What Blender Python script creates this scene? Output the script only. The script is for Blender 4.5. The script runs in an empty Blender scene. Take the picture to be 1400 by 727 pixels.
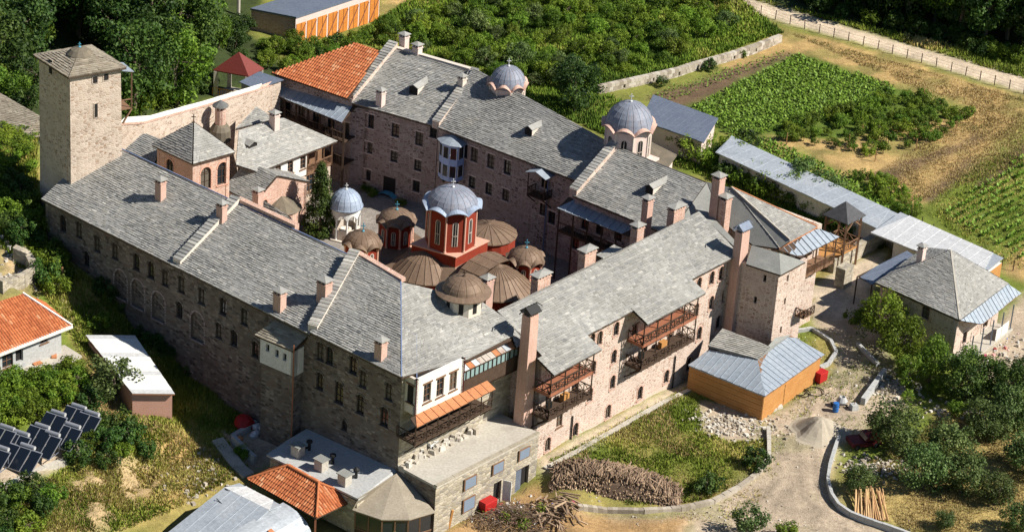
import bpy, bmesh, math, random
import numpy as np
from mathutils import Vector, Matrix
random.seed(7); rng = np.random.default_rng(7)
S = bpy.context.scene
COL = S.collection
R_ = math.radians
# ---------------------------------------------------------------- camera
FOC, DIST, PITCH, ROLL = 3647.0, 300.0, R_(27), R_(4.04)
fw = np.array([0, math.cos(PITCH), -math.sin(PITCH)])
_r0 = np.array([1.0, 0, 0]); _u0 = np.array([0, math.sin(PITCH), math.cos(PITCH)])
cR = math.cos(ROLL)*_r0 + math.sin(ROLL)*_u0
cU = math.cos(ROLL)*_u0 - math.sin(ROLL)*_r0
CAM = -DIST*fw
cd = bpy.data.cameras.new("camera"); cam = bpy.data.objects.new("camera", cd); COL.objects.link(cam)
cd.sensor_width = 36; cd.lens = FOC/1400*36; cd.clip_end = 5000; cd.clip_start = 1
M = Matrix(((cR[0], cU[0], -fw[0], CAM[0]), (cR[1], cU[1], -fw[1], CAM[1]), (cR[2], cU[2], -fw[2], CAM[2]), (0, 0, 0, 1)))
cam.matrix_world = M; S.camera = cam
# ---------------------------------------------------------------- world, sun, exposure
SUN_EL, SUN_AZ = R_(42), R_(102)      # azimuth measured from +Y (north) clockwise: the sun stands to the right
w = bpy.data.worlds.new("World"); S.world = w; w.use_nodes = True
nt = w.node_tree; nt.nodes.clear()
sky = nt.nodes.new('ShaderNodeTexSky'); sky.sky_type = 'NISHITA'; sky.sun_disc = False
sky.sun_elevation = SUN_EL; sky.sun_rotation = SUN_AZ; sky.air_density = 1.0; sky.dust_density = 0.1; sky.ozone_density = 2.5
bg = nt.nodes.new('ShaderNodeBackground'); bg.inputs[1].default_value = 0.05
wo = nt.nodes.new('ShaderNodeOutputWorld'); nt.links.new(sky.outputs[0], bg.inputs[0]); nt.links.new(bg.outputs[0], wo.inputs[0])
sl = bpy.data.lights.new("sun", 'SUN'); sl.energy = 5.0; sl.angle = R_(0.5); sl.color = (1, 0.945, 0.85)
so = bpy.data.objects.new("sun", sl); COL.objects.link(so)
sd = Vector((math.sin(SUN_AZ)*math.cos(SUN_EL), math.cos(SUN_AZ)*math.cos(SUN_EL), math.sin(SUN_EL)))
so.rotation_euler = sd.to_track_quat('Z', 'Y').to_euler()
S.view_settings.view_transform = 'Standard'; S.view_settings.look = 'None'; S.view_settings.gamma = 1
S.view_settings.exposure = 0.66
S.cycles.max_bounces = 5; S.cycles.diffuse_bounces = 2; S.cycles.transparent_max_bounces = 6

# ---------------------------------------------------------------- measuring: photo pixel (1400 wide) to a point in the place
def ray(x, y): return fw*FOC + cR*(x-700) + cU*(363.5-y)
def at(x, y, z=0.0):
    v = ray(x, y); t = (z-CAM[2])/v[2]; return CAM+v*t
def onplane(x, y, P, n):
    v = ray(x, y); n = np.asarray(n, float); t = ((np.asarray(P, float)-CAM) @ n)/(v @ n); return CAM+v*t
def onwall(x, y, A, B):
    d = np.array([B[0]-A[0], B[1]-A[1], 0.0]); n = np.array([d[1], -d[0], 0]); return onplane(x, y, (A[0], A[1], 0), n)
def zabove(x, y, P):
    v = ray(x, y); k = (v[0]*(P[0]-CAM[0])+v[1]*(P[1]-CAM[1]))/(v[0]**2+v[1]**2); return (CAM+v*k)[2]
V3 = lambda *a: np.array(a, float)
def nrm(v): v = np.asarray(v, float); return v/np.linalg.norm(v)

# ---------------------------------------------------------------- mesh building
class MB:
    def __init__(s): s.v = []; s.f = []; s.m = []; s.c = []
    def face(s, pts, m=0, c=None):
        i = len(s.v); s.v.extend([tuple(map(float, p)) for p in pts]); s.f.append(tuple(range(i, i+len(pts)))); s.m.append(m); s.c.append(c)
        return s
    def prism(s, pts, ext, m=0, mt=None, c=None):
        """closed solid: polygon pts swept by ext"""
        pts = [np.asarray(p, float) for p in pts]; e = np.asarray(ext, float); n = np.zeros(3)
        for a, b in zip(pts, pts[1:]+pts[:1]): n += np.cross(a, b)
        if n @ e > 0: pts = pts[::-1]
        top = [p+e for p in pts]
        s.face(pts, m, c); s.face(top[::-1], m if mt is None else mt, c)
        k = len(pts)
        for i in range(k): j = (i+1) % k; s.face([pts[j], pts[i], top[i], top[j]], m, c)
        return s
    def box(s, c, sx, sy, sz, ang=0.0, m=0, z0=True, col=None, taper=1.0):
        """box with its base centre at c (z0) turned by ang"""
        ca, sa = math.cos(ang), math.sin(ang); zb = c[2] if z0 else c[2]-sz/2
        def P(x, y, z): return (c[0]+x*ca-y*sa, c[1]+x*sa+y*ca, zb+z)
        a, b = sx/2, sy/2
        lo = [P(-a, -b, 0), P(a, -b, 0), P(a, b, 0), P(-a, b, 0)]; a *= taper; b *= taper
        hi = [P(-a, -b, sz), P(a, -b, sz), P(a, b, sz), P(-a, b, sz)]
        s.face(lo[::-1], m, col); s.face(hi, m, col)
        for i in range(4): j = (i+1) % 4; s.face([lo[i], lo[j], hi[j], hi[i]], m, col)
        return s
    def bar(s, a, b, r, r2=None, m=0, c=None, k=4, up=(0, 0, 1)):
        a = np.asarray(a, float); b = np.asarray(b, float); r2 = r if r2 is None else r2
        d = nrm(b-a); u = np.cross(d, up)
        if np.linalg.norm(u) < 1e-3: u = np.cross(d, (1, 0, 0))
        u = nrm(u); w_ = np.cross(d, u)
        A = []; B = []
        for i in range(k):
            t = 2*math.pi*(i+.5)/k; q = (math.cos(t)*u+math.sin(t)*w_)*(1.414 if k == 4 else 1); A.append(a+q*r); B.append(b+q*r2)
        s.face(A, m, c); s.face(B[::-1], m, c)
        for i in range(k): j = (i+1) % k; s.face([A[j], A[i], B[i], B[j]], m, c)
        return s
    def lathe(s, c, prof, k=24, m=0, rf=None, a0=0, a1=2*math.pi, zf=None):
        """prof: list of (radius, z). rf(i,t): radius scale per angle"""
        full = abs(a1-a0-2*math.pi) < 1e-6; n = k if full else k+1
        rings = []
        for q, (r, z) in enumerate(prof):
            rg = []
            for i in range(n):
                t = a0+(a1-a0)*i/k; f = rf(q, t) if rf else 1; zz = z+(zf(q, t) if zf else 0)
                rg.append((c[0]+r*f*math.cos(t), c[1]+r*f*math.sin(t), c[2]+zz))
            rings.append(rg)
        for q in range(len(prof)-1):
            A, B = rings[q], rings[q+1]
            for i in range(k):
                j = (i+1) % n if full else i+1
                if prof[q+1][0] < 1e-4: s.face([A[i], A[j], B[i]], m)
                elif prof[q][0] < 1e-4: s.face([A[i], B[j], B[i]], m)
                else: s.face([A[i], A[j], B[j], B[i]], m)
        return s
    def mesh(s, name, mats, off=(0, 0, 0), smooth=False):
        off = np.asarray(off, float); V = np.array(s.v, float)-off
        me = bpy.data.meshes.new(name); me.from_pydata(V.tolist(), [], s.f)
        for mt in mats: me.materials.append(mt)
        me.polygons.foreach_set('material_index', s.m)
        n = len(me.polygons)
        nr = np.empty(n*3); me.polygons.foreach_get('normal', nr); nr = nr.reshape(-1, 3)
        tot = np.array([len(f) for f in s.f]); li = np.repeat(np.arange(n), tot); N = nr[li]
        idx = np.concatenate([np.array(f) for f in s.f]); P = V[idx]+off
        t = np.stack([-N[:, 1], N[:, 0], np.zeros(len(N))], 1); L = np.linalg.norm(t, axis=1); flat = L < 1e-3
        t[flat] = (1, 0, 0); L[flat] = 1; t /= L[:, None]; b = np.cross(N, t)
        uv = np.stack([(P*t).sum(1), (P*b).sum(1)], 1)
        me.uv_layers.new(name='uv').data.foreach_set('uv', uv.ravel())
        if any(c is not None for c in s.c):
            at_ = me.attributes.new('tint', 'FLOAT', 'FACE'); at_.data.foreach_set('value', [0.5 if c is None else c for c in s.c])
        if smooth: me.polygons.foreach_set('use_smooth', [True]*n)
        return me
    def obj(s, name, mats, label=None, cat=None, group=None, kind=None, smooth=False, base=None):
        """a top-level thing or piece of the setting that is one mesh"""
        V = np.array(s.v); off = base if base is not None else ((V[:, 0].min()+V[:, 0].max())/2, (V[:, 1].min()+V[:, 1].max())/2, V[:, 2].min())
        o = bpy.data.objects.new(name, s.mesh(name, mats if isinstance(mats, (list, tuple)) else [mats], off, smooth)); COL.objects.link(o)
        o.location = off; tag(o, label, cat, group, kind); return o
def tag(o, label=None, cat=None, group=None, kind=None):
    if label: o['label'] = label
    if cat: o['category'] = cat
    if group: o['group'] = group
    if kind: o['kind'] = kind
    return o
class Thing:
    def __init__(s, name, loc, label, cat, group=None):
        s.o = bpy.data.objects.new(name, None); COL.objects.link(s.o); s.o.empty_display_size = .5
        s.loc = np.array([float(q) for q in loc]); s.o.location = s.loc; tag(s.o, label, cat, group)
    def part(s, name, mb, mats, parent=None, kind=None, label=None, smooth=False):
        """geometry given in world coordinates"""
        if not mb.f: return None
        o = bpy.data.objects.new(name, mb.mesh(name, mats if isinstance(mats, (list, tuple)) else [mats], s.loc, smooth)); COL.objects.link(o)
        o.parent = parent or s.o; tag(o, label, None, None, kind); return o
    def put(s, name, me, P, ang, parent=None, kind=None, label=None):
        """a shared mesh placed at P"""
        o = bpy.data.objects.new(name, me); COL.objects.link(o); o.parent = parent or s.o
        o.location = np.asarray(P, float)-s.loc; o.rotation_euler = (0, 0, ang); tag(o, label, None, None, kind); return o
def clone(src, loc, rz=0, sc=1.0, label=None, group=None):
    r = src.copy(); COL.objects.link(r); r.location = loc; r.rotation_euler = (0, 0, rz); r.scale = (sc,)*3 if not hasattr(sc, '__len__') else sc
    if label: r['label'] = label
    if group: r['group'] = group
    for ch in list(src.children):
        c = ch.copy(); COL.objects.link(c); c.parent = r
        for g in ch.children: d = g.copy(); COL.objects.link(d); d.parent = c
    return r

# ---------------------------------------------------------------- materials
class Mat:
    def __init__(s, name):
        s.m = bpy.data.materials.new(name); s.m.use_nodes = True; s.t = s.m.node_tree; s.t.nodes.clear()
        s.out = s.n('ShaderNodeOutputMaterial'); s.b = s.n('ShaderNodeBsdfPrincipled'); s.l(s.b.outputs[0], s.out.inputs[0])
        s.b.inputs['Roughness'].default_value = .85; s.b.inputs['Specular IOR Level'].default_value = .25
    def n(s, t, **k):
        q = s.t.nodes.new(t)
        for a, b in k.items(): setattr(q, a, b)
        return q
    def l(s, a, b): s.t.links.new(a, b)
    def co(s, kind='UV', sc=(1, 1, 1)):
        g = s.n('ShaderNodeTexCoord'); mp = s.n('ShaderNodeMapping'); mp.inputs['Scale'].default_value = sc; s.l(g.outputs[kind], mp.inputs[0]); return mp.outputs[0]
    def noise(s, co, scale, detail=4, rough=.6, dist=0):
        q = s.n('ShaderNodeTexNoise'); q.inputs['Scale'].default_value = scale; q.inputs['Detail'].default_value = detail; q.inputs['Roughness'].default_value = rough
        q.inputs['Distortion'].default_value = dist; s.l(co, q.inputs['Vector']); return q.outputs[0]
    def ramp(s, fac, stops, interp='LINEAR'):
        q = s.n('ShaderNodeValToRGB'); q.color_ramp.interpolation = interp; e = q.color_ramp.elements
        while len(e) < len(stops): e.new(.5)
        for i, (p, c) in enumerate(stops): e[i].position = p; e[i].color = (*c, 1) if not isinstance(c, (int, float)) else (c, c, c, 1)
        s.l(fac, q.inputs[0]); return q.outputs[0]
    def mix(s, fac, a, b, mode='MIX'):
        q = s.n('ShaderNodeMix', data_type='RGBA', blend_type=mode)
        for sock, v in ((q.inputs[0], fac), (q.inputs[6], a), (q.inputs[7], b)):
            if isinstance(v, (int, float)): sock.default_value = v
            elif isinstance(v, tuple): sock.default_value = (*v, 1)
            else: s.l(v, sock)
        return q.outputs[2]
    def math(s, op, a, b=0.0):
        q = s.n('ShaderNodeMath', operation=op)
        for sock, v in ((q.inputs[0], a), (q.inputs[1], b)):
            if isinstance(v, (int, float)): sock.default_value = v
            else: s.l(v, sock)
        return q.outputs[0]
    def bump(s, h, st=.5, d=.05):
        q = s.n('ShaderNodeBump'); q.inputs['Strength'].default_value = st; q.inputs['Distance'].default_value = d; s.l(h, q.inputs['Height']); s.l(q.outputs[0], s.b.inputs['Normal'])
    def col(s, c):
        if isinstance(c, tuple): s.b.inputs['Base Color'].default_value = (*c, 1)
        else: s.l(c, s.b.inputs['Base Color'])
    def set(s, **k):
        for a, v in k.items(): s.b.inputs[a.replace('_', ' ')].default_value = v
        return s
def mottled(name, c1, c2, sc=1.2, rough=.85, fine=9, bump=.15, metal=0, streak=None, stain=None):
    q = Mat(name); co = q.co('UV'); a = q.noise(co, sc, 6, .65); f = q.noise(co, fine, 3)
    c = q.mix(q.ramp(a, [(.3, 0.0), (.7, 1.0)]), c1, c2)
    c = q.mix(.45, c, q.ramp(f, [(.3, .55), (.7, 1.25)]), 'MULTIPLY')
    if streak:
        sv = q.noise(q.co('UV', (streak[0], streak[1], 1)), 1.0, 4); c = q.mix(q.ramp(sv, [(.5, 0.0), (.72, streak[3] if len(streak) > 3 else .8)]), c, streak[2])
    if stain:
        sv = q.noise(q.co('UV', (1, 1, 1)), stain[0], 5, .7); c = q.mix(q.ramp(sv, [(stain[2], 0.0), (stain[2]+.12, .85)]), c, stain[1])
    q.col(c); q.bump(f, bump, .03); q.set(Roughness=rough, Metallic=metal); return q.m
def masonry(name, stones, mortar, sx=2.6, sy=5.5, blotch=None, mw=.06, bump=.6, brick=None):
    """rubble courses: flattened cells with mortar joints, each stone its own shade"""
    q = Mat(name); base = q.co('UV'); d = q.noise(base, 1.5, 2)
    vm = q.n('ShaderNodeVectorMath', operation='MULTIPLY_ADD'); q.l(d, vm.inputs[0]); vm.inputs[1].default_value = (.25, .12, 0); q.l(base, vm.inputs[2])
    mp = q.n('ShaderNodeMapping'); mp.inputs['Scale'].default_value = (sx, sy, 1); q.l(vm.outputs[0], mp.inputs[0])
    v = q.n('ShaderNodeTexVoronoi', voronoi_dimensions='2D'); v.inputs['Scale'].default_value = 1; v.inputs['Randomness'].default_value = .8; q.l(mp.outputs[0], v.inputs['Vector'])
    e = q.n('ShaderNodeTexVoronoi', voronoi_dimensions='2D', feature='DISTANCE_TO_EDGE'); e.inputs['Scale'].default_value = 1; e.inputs['Randomness'].default_value = .8; q.l(mp.outputs[0], e.inputs['Vector'])
    sp = q.n('ShaderNodeSeparateColor'); q.l(v.outputs['Color'], sp.inputs[0])
    n = len(stones); c = q.ramp(sp.outputs[0], [((i+.5)/n, s_) for i, s_ in enumerate(stones)])
    fn = q.noise(base, 14, 3); c = q.mix(.5, c, q.ramp(fn, [(.3, .6), (.7, 1.3)]), 'MULTIPLY')
    j = q.ramp(e.outputs[0], [(mw*.6, 1.0), (mw*1.8, 0.0)])
    c = q.mix(j, c, mortar)
    big = q.noise(base, .22, 5, .6)
    if blotch: c = q.mix(q.ramp(big, [(.42, 0.0), (.66, .75)]), c, blotch)
    c = q.mix(.5, c, q.ramp(q.noise(base, .6, 4), [(.25, .7), (.75, 1.25)]), 'MULTIPLY')
    q.col(c); h = q.ramp(e.outputs[0], [(0.0, 0.0), (.2, 1.0)]); q.bump(q.mix(.4, h, fn), bump, .06); return q.m
def tinted(name, stops, rough=.85, noise_sc=6, attr='tint', lichen=None, bump=.2, spec=.25):
    q = Mat(name); a = q.n('ShaderNodeAttribute', attribute_name=attr); c = q.ramp(a.outputs['Fac'], stops)
    co = q.co('UV'); f = q.noise(co, noise_sc, 4); c = q.mix(.5, c, q.ramp(f, [(.3, .65), (.7, 1.25)]), 'MULTIPLY')
    if lichen:
        c = q.mix(q.ramp(q.noise(co, .35, 6, .7), [(.45, 0.0), (.7, .6)]), c, lichen); c = q.mix(.6, c, q.ramp(q.noise(co, .11, 5, .65), [(.3, .78), (.7, 1.2)]), 'MULTIPLY')
        c = q.mix(.4, c, q.ramp(q.noise(q.co('UV', (1.2, .12, 1)), 1.0, 4), [(.35, .75), (.6, 1.1)]), 'MULTIPLY')
    q.col(c); q.bump(f, bump, .02); q.set(Roughness=rough, Specular_IOR_Level=spec); return q.m
MT = {}
MT['slate'] = tinted('slate_stone', [(0, (.115, .118, .12)), (.3, (.222, .222, .216)), (.6, (.308, .302, .286)), (.85, (.40, .388, .358)), (1, (.52, .50, .45))], .75, 5, lichen=(.25, .235, .19))
MT['slate_tan'] = tinted('slate_tan_stone', [(0, (.14, .12, .09)), (.4, (.26, .225, .175)), (.8, (.36, .32, .25)), (1, (.44, .40, .33))], .85, 5, lichen=(.25, .2, .14))
MT['slate_plain'] = mottled('weathered_cement_roof', (.20, .205, .195), (.27, .27, .25), .5, .9, 6, .1, stain=(.25, (.33, .33, .3), .58))
MT['tile'] = tinted('clay_tile', [(0, (.22, .06, .022)), (.35, (.40, .115, .042)), (.75, (.50, .17, .065)), (1, (.58, .30, .16))], .8, 4, lichen=(.28, .09, .04))
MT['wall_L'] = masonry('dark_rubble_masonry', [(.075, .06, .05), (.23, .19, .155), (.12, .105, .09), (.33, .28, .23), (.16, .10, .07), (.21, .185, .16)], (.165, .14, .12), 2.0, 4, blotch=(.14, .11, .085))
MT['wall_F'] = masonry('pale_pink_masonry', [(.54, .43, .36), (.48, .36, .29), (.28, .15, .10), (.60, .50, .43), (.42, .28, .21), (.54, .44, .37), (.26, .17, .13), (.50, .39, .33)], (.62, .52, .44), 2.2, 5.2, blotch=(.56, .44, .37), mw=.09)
MT['wall_B'] = masonry('brown_grey_masonry', [(.12, .085, .075), (.38, .31, .29), (.20, .155, .14), (.46, .39, .37), (.24, .15, .13), (.33, .28, .26)], (.44, .38, .36), 2.0, 3.9, blotch=(.33, .25, .23), mw=.08)
MT['wall_T'] = masonry('tower_masonry', [(.56, .46, .38), (.50, .41, .33), (.30, .19, .12), (.58, .48, .40), (.40, .31, .24), (.54, .45, .37), (.24, .17, .13), (.52, .42, .34)], (.57, .48, .40), 2.3, 4.8, blotch=(.50, .41, .33), mw=.07)
MT['wall_grey'] = masonry('grey_yellow_fieldstone', [(.30, .26, .19), (.46, .40, .30), (.36, .32, .25), (.52, .46, .36), (.27, .24, .2)], (.30, .27, .22), 1.7, 3.4, mw=.05)
MT['brickwall'] = masonry('pink_brick_masonry', [(.44, .24, .17), (.56, .36, .28), (.50, .30, .22), (.60, .42, .34)], (.60, .46, .39), 2.2, 6.5, blotch=(.52, .33, .25), mw=.08)
MT['pink'] = mottled('pink_plaster', (.52, .33, .26), (.58, .39, .32), .7, .9, 5, streak=(2.5, .25, (.44, .28, .23)))
MT['salmon'] = mottled('salmon_plaster', (.60, .33, .24), (.66, .38, .29), .7)
MT['palepink'] = mottled('pale_pink_plaster', (.62, .48, .43), (.68, .56, .50), .8)
MT['white'] = mottled('white_plaster', (.66, .63, .58), (.74, .72, .68), .6, .9, 5, .1, streak=(2.2, .3, (.5, .46, .4), .5))
MT['cream'] = mottled('cream_trim', (.60, .52, .44), (.68, .60, .52), 1.5)
MT['red'] = mottled('deep_red_plaster', (.21, .026, .012), (.28, .042, .02), 1.2, .9, 7, streak=(2, .4, (.2, .04, .03), .5))
MT['lead'] = mottled('brown_lead_sheet', (.16, .105, .072), (.235, .165, .115), .9, .6, 6, .15, .15, streak=(3, .5, (.15, .1, .075)))
MT['leadblue'] = mottled('blue_grey_lead_sheet', (.17, .20, .26), (.27, .29, .34), 1.2, .6, 6, .12, .1, streak=(5, .6, (.27, .17, .14), .6))
MT['leadpale'] = mottled('pale_blue_lead_sheet', (.27, .33, .43), (.36, .42, .52), 1.2, .6, 6, .1, .1)
MT['metal'] = mottled('grey_blue_sheet_metal', (.27, .32, .38), (.36, .40, .45), .5, .5, 3, .05, .2, streak=(.15, .02, (.28, .3, .33), .5))
MT['metal_white'] = mottled('pale_sheet_metal', (.62, .63, .64), (.72, .72, .72), .3, .45, 3, .05, .25, streak=(.1, 1.5, (.5, .5, .5), .5))
MT['metal_old'] = mottled('weathered_sheet_metal', (.38, .42, .47), (.50, .53, .56), .25, .5, 3, .05, .3, stain=(.35, (.30, .33, .37), .56))
MT['metal_dk'] = mottled('slate_blue_sheet_metal', (.15, .18, .24), (.19, .22, .28), .4, .45, 3, .05, .3)
MT['rust'] = mottled('rusty_sheet_metal', (.42, .16, .07), (.52, .24, .11), .8, .8, 6, .1, .1, stain=(.8, (.28, .09, .05), .55))
MT['rustmix'] = mottled('rust_streaked_sheet', (.50, .46, .42), (.42, .36, .31), .6, .7, 5, .1, .2, stain=(.5, (.26, .09, .05), .5))
MT['wood_dk'] = mottled('dark_timber', (.055, .034, .023), (.085, .055, .038), 1.5, .8, 8)
MT['wood_md'] = mottled('brown_timber', (.17, .095, .055), (.24, .14, .085), 1.5, .8, 8)
MT['wood_or'] = mottled('orange_varnished_boards', (.42, .20, .065), (.52, .27, .095), .8, .6, 6, .1, streak=(.3, 6, (.42, .17, .04), .8))
MT['wood_rd'] = mottled('reddish_boards', (.27, .10, .055), (.34, .14, .08), .8, .7, 6)
MT['log'] = tinted('cut_firewood', [(0, (.09, .06, .042)), (.5, (.22, .15, .10)), (.8, (.38, .27, .18)), (1, (.58, .42, .27))], .9, 12)
MT['pole'] = tinted('peeled_poles', [(0, (.42, .24, .11)), (1, (.62, .42, .22))], .8, 8)
MT['concrete'] = mottled('pale_concrete', (.42, .385, .33), (.50, .465, .40), .35, .9, 4, .1, stain=(.3, (.34, .31, .265), .55))
MT['concrete_gr'] = mottled('grey_concrete', (.37, .375, .37), (.46, .46, .45), .4, .85, 4, .1, stain=(.4, (.30, .31, .32), .54))
MT['cement_tan'] = mottled('tan_cement_render', (.27, .23, .175), (.34, .295, .23), .5, .9, 5, .1, stain=(.6, (.42, .37, .30), .6))
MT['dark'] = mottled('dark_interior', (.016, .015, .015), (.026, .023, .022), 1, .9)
g = Mat('window_glass'); g.col((.02, .025, .03)); g.set(Roughness=.12, Specular_IOR_Level=.6); MT['glass'] = g.m
g = Mat('pale_window_glass'); g.col((.23, .33, .33)); g.set(Roughness=.2, Specular_IOR_Level=.6); MT['glass_pale'] = g.m
g = Mat('sky_blue_pane'); g.col((.20, .25, .32)); g.set(Roughness=.15, Specular_IOR_Level=.8); MT['glass_sky'] = g.m
MT['curtain'] = mottled('curtained_glass', (.10, .085, .07), (.17, .15, .12), 3, .3)
g = Mat('pond_water'); g.col((.01, .03, .018)); g.set(Roughness=.08); MT['pond'] = g.m
g = Mat('solar_glass'); g.col((.008, .012, .02)); g.set(Roughness=.2, Specular_IOR_Level=.5); MT['solar'] = g.m
g = Mat('galvanised_tank'); g.col((.34, .35, .38)); g.set(Roughness=.45, Metallic=.4); MT['tank'] = g.m
for k_, c_ in dict(paint_red=(.42, .022, .02), paint_blue=(.03, .14, .42), paint_white=(.75, .75, .73), paint_bluebox=(.42, .55, .85), paint_dkred=(.10, .012, .018), flash_blue=(.17, .22, .36),
                   paint_roofred=(.17, .035, .028), paint_teal=(.10, .33, .45), plastic_black=(.02, .02, .02)).items():
    MT[k_] = mottled(k_, tuple(q*.9 for q in c_), c_, 1.5, .55, 6, .05)
MT['rubble'] = tinted('loose_rubble', [(0, (.26, .22, .17)), (.5, (.42, .37, .3)), (1, (.62, .58, .52))], .9, 6)
MT['litter'] = tinted('mixed_litter', [(0, (.55, .54, .52)), (.3, (.45, .42, .38)), (.5, (.7, .7, .7)), (.8, (.5, .08, .05)), (1, (.08, .16, .45))], .7, 6)
def leafmat(name, stops, tr=.35):
    q = Mat(name); a = q.n('ShaderNodeAttribute', attribute_name='tint'); c = q.ramp(a.outputs['Fac'], stops)
    oi = q.n('ShaderNodeObjectInfo'); hv = q.n('ShaderNodeHueSaturation'); q.l(c, hv.inputs['Color'])
    mr = q.n('ShaderNodeMapRange'); q.l(oi.outputs['Random'], mr.inputs[0]); mr.inputs[3].default_value = .75; mr.inputs[4].default_value = 1.3; q.l(mr.outputs[0], hv.inputs['Value'])
    mh = q.n('ShaderNodeMapRange'); m2 = q.math('FRACT', q.math('MULTIPLY', oi.outputs['Random'], 7.31)); q.l(m2, mh.inputs[0]); mh.inputs[3].default_value = .482; mh.inputs[4].default_value = .518; q.l(mh.outputs[0], hv.inputs['Hue'])
    q.l(hv.outputs[0], q.b.inputs['Base Color']); t = q.n('ShaderNodeBsdfTranslucent'); q.l(hv.outputs[0], t.inputs[0]); m = q.n('ShaderNodeMixShader'); m.inputs[0].default_value = tr
    q.l(q.b.outputs[0], m.inputs[1]); q.l(t.outputs[0], m.inputs[2]); q.l(m.outputs[0], q.out.inputs[0]); q.set(Roughness=.6); return q.m
MT['leaf'] = leafmat('broadleaf_foliage', [(0, (.035, .07, .006)), (.5, (.10, .17, .015)), (1, (.22, .30, .035))])
MT['leaf_dk'] = leafmat('dark_foliage', [(0, (.016, .04, .008)), (.5, (.045, .09, .014)), (1, (.10, .16, .03))], .25)
MT['leaf_olive'] = leafmat('olive_foliage', [(0, (.035, .06, .014)), (.5, (.085, .135, .034)), (1, (.17, .22, .07))], .25)
MT['leaf_br'] = leafmat('bright_foliage', [(0, (.06, .11, .008)), (.5, (.14, .22, .018)), (1, (.25, .34, .04))])
MT['grass'] = tinted('grass_blades', [(0, (.09, .13, .012)), (.4, (.17, .23, .025)), (.7, (.32, .32, .06)), (1, (.55, .43, .16))], .9, 4)
MT['door_or'] = mottled('bright_orange_doors', (.50, .17, .03), (.60, .24, .05), 1, .6, 6, .1)
MT['slate_dk'] = mottled('dark_slate_shingle', (.055, .055, .06), (.09, .09, .095), 2, .8, 9, .2)
MT['lush'] = tinted('lush_grass_blades', [(0, (.05, .095, .01)), (.5, (.12, .20, .02)), (.85, (.21, .30, .03)), (1, (.34, .33, .08))], .9, 4)
MT['straw'] = tinted('dry_grass_blades', [(0, (.16, .16, .05)), (.4, (.33, .25, .10)), (1, (.50, .37, .17))], .9, 4)
MT['crop'] = tinted('crop_leaves', [(0, (.06, .11, .008)), (.6, (.13, .23, .018)), (1, (.22, .34, .04))], .6, 4)
MT['bark'] = mottled('bark', (.12, .09, .065), (.2, .16, .12), 3, .95, 12)
# ---------------------------------------------------------------- building pieces
class Plane:
    def __init__(s, P0, P1, P2):
        s.o = np.asarray(P0, float); s.u = nrm(np.asarray(P1, float)-s.o); n = nrm(np.cross(s.u, np.asarray(P2, float)-s.o))
        if n[2] < 0: n = -n
        s.n = n; s.v = np.cross(n, s.u)
        if s.v[2] < 0: s.u = -s.u; s.v = np.cross(n, s.u)
    def to2(s, P): d = np.asarray(P, float)-s.o; return (d @ s.u, d @ s.v)
    def to3(s, u, v, h=0.0): return s.o+s.u*u+s.v*v+s.n*h
def span(poly, v):
    xs = []
    for (a, b), (c, d) in zip(poly, poly[1:]+poly[:1]):
        if (b-v)*(d-v) <= 0 and abs(b-d) > 1e-9: xs.append(a+(c-a)*(v-b)/(d-b))
    return (min(xs), max(xs)) if len(xs) > 1 else None
def courses(mb, pl, poly2, e=.25, wd=.42, lift=.055, jit=.035, lo=0.0, hi=1.0, base=0.10):
    """overlapping stone slates laid course by course over a convex polygon of the roof plane"""
    v0 = min(q[1] for q in poly2); v1 = max(q[1] for q in poly2); n = max(1, int(round((v1-v0)/e))); e = (v1-v0)/n
    for k in range(n):
        va, vb = v0+k*e+1e-4, v0+(k+1)*e-1e-4; A = span(poly2, va); B = span(poly2, vb)
        if not A or not B: continue
        wa, wb = A[1]-A[0], B[1]-B[0]; m = max(1, int(max(wa, wb)/wd))
        cuts = np.sort(np.clip((np.arange(m+1)+rng.uniform(-.33, .33, m+1))/m, 0, 1)); cuts[0] = 0; cuts[-1] = 1
        rowt = rng.normal(0, .05)
        for i in range(m):
            a0, a1 = A[0]+wa*cuts[i], A[0]+wa*cuts[i+1]; b0, b1 = B[0]+wb*cuts[i], B[0]+wb*cuts[i+1]
            if a1-a0 < 1e-3 and b1-b0 < 1e-3: continue
            l = base+lift+rng.uniform(-.5, .9)*lift*.6; dv = rng.uniform(-jit, jit*.3) if k else rng.uniform(-jit, 0)
            t = float(np.clip(rng.normal(.5, .14)+rowt, 0, 1)); t = lo+(hi-lo)*t
            l += .03*math.sin(a0*.5+va*.35)*math.sin(va*.6+1.3)
            p0 = pl.to3(a0, va+dv, l); p1 = pl.to3(a1, va+dv, l+rng.uniform(-.015, .015)); p2 = pl.to3(b1, vb+.02, base+.012); p3 = pl.to3(b0, vb+.02, base+.012)
            mb.face([p0, p1, p2, p3], 0, t); mb.face([pl.to3(a0, va+dv, 0), pl.to3(a1, va+dv, 0), p1, p0], 0, t*.6)
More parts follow.
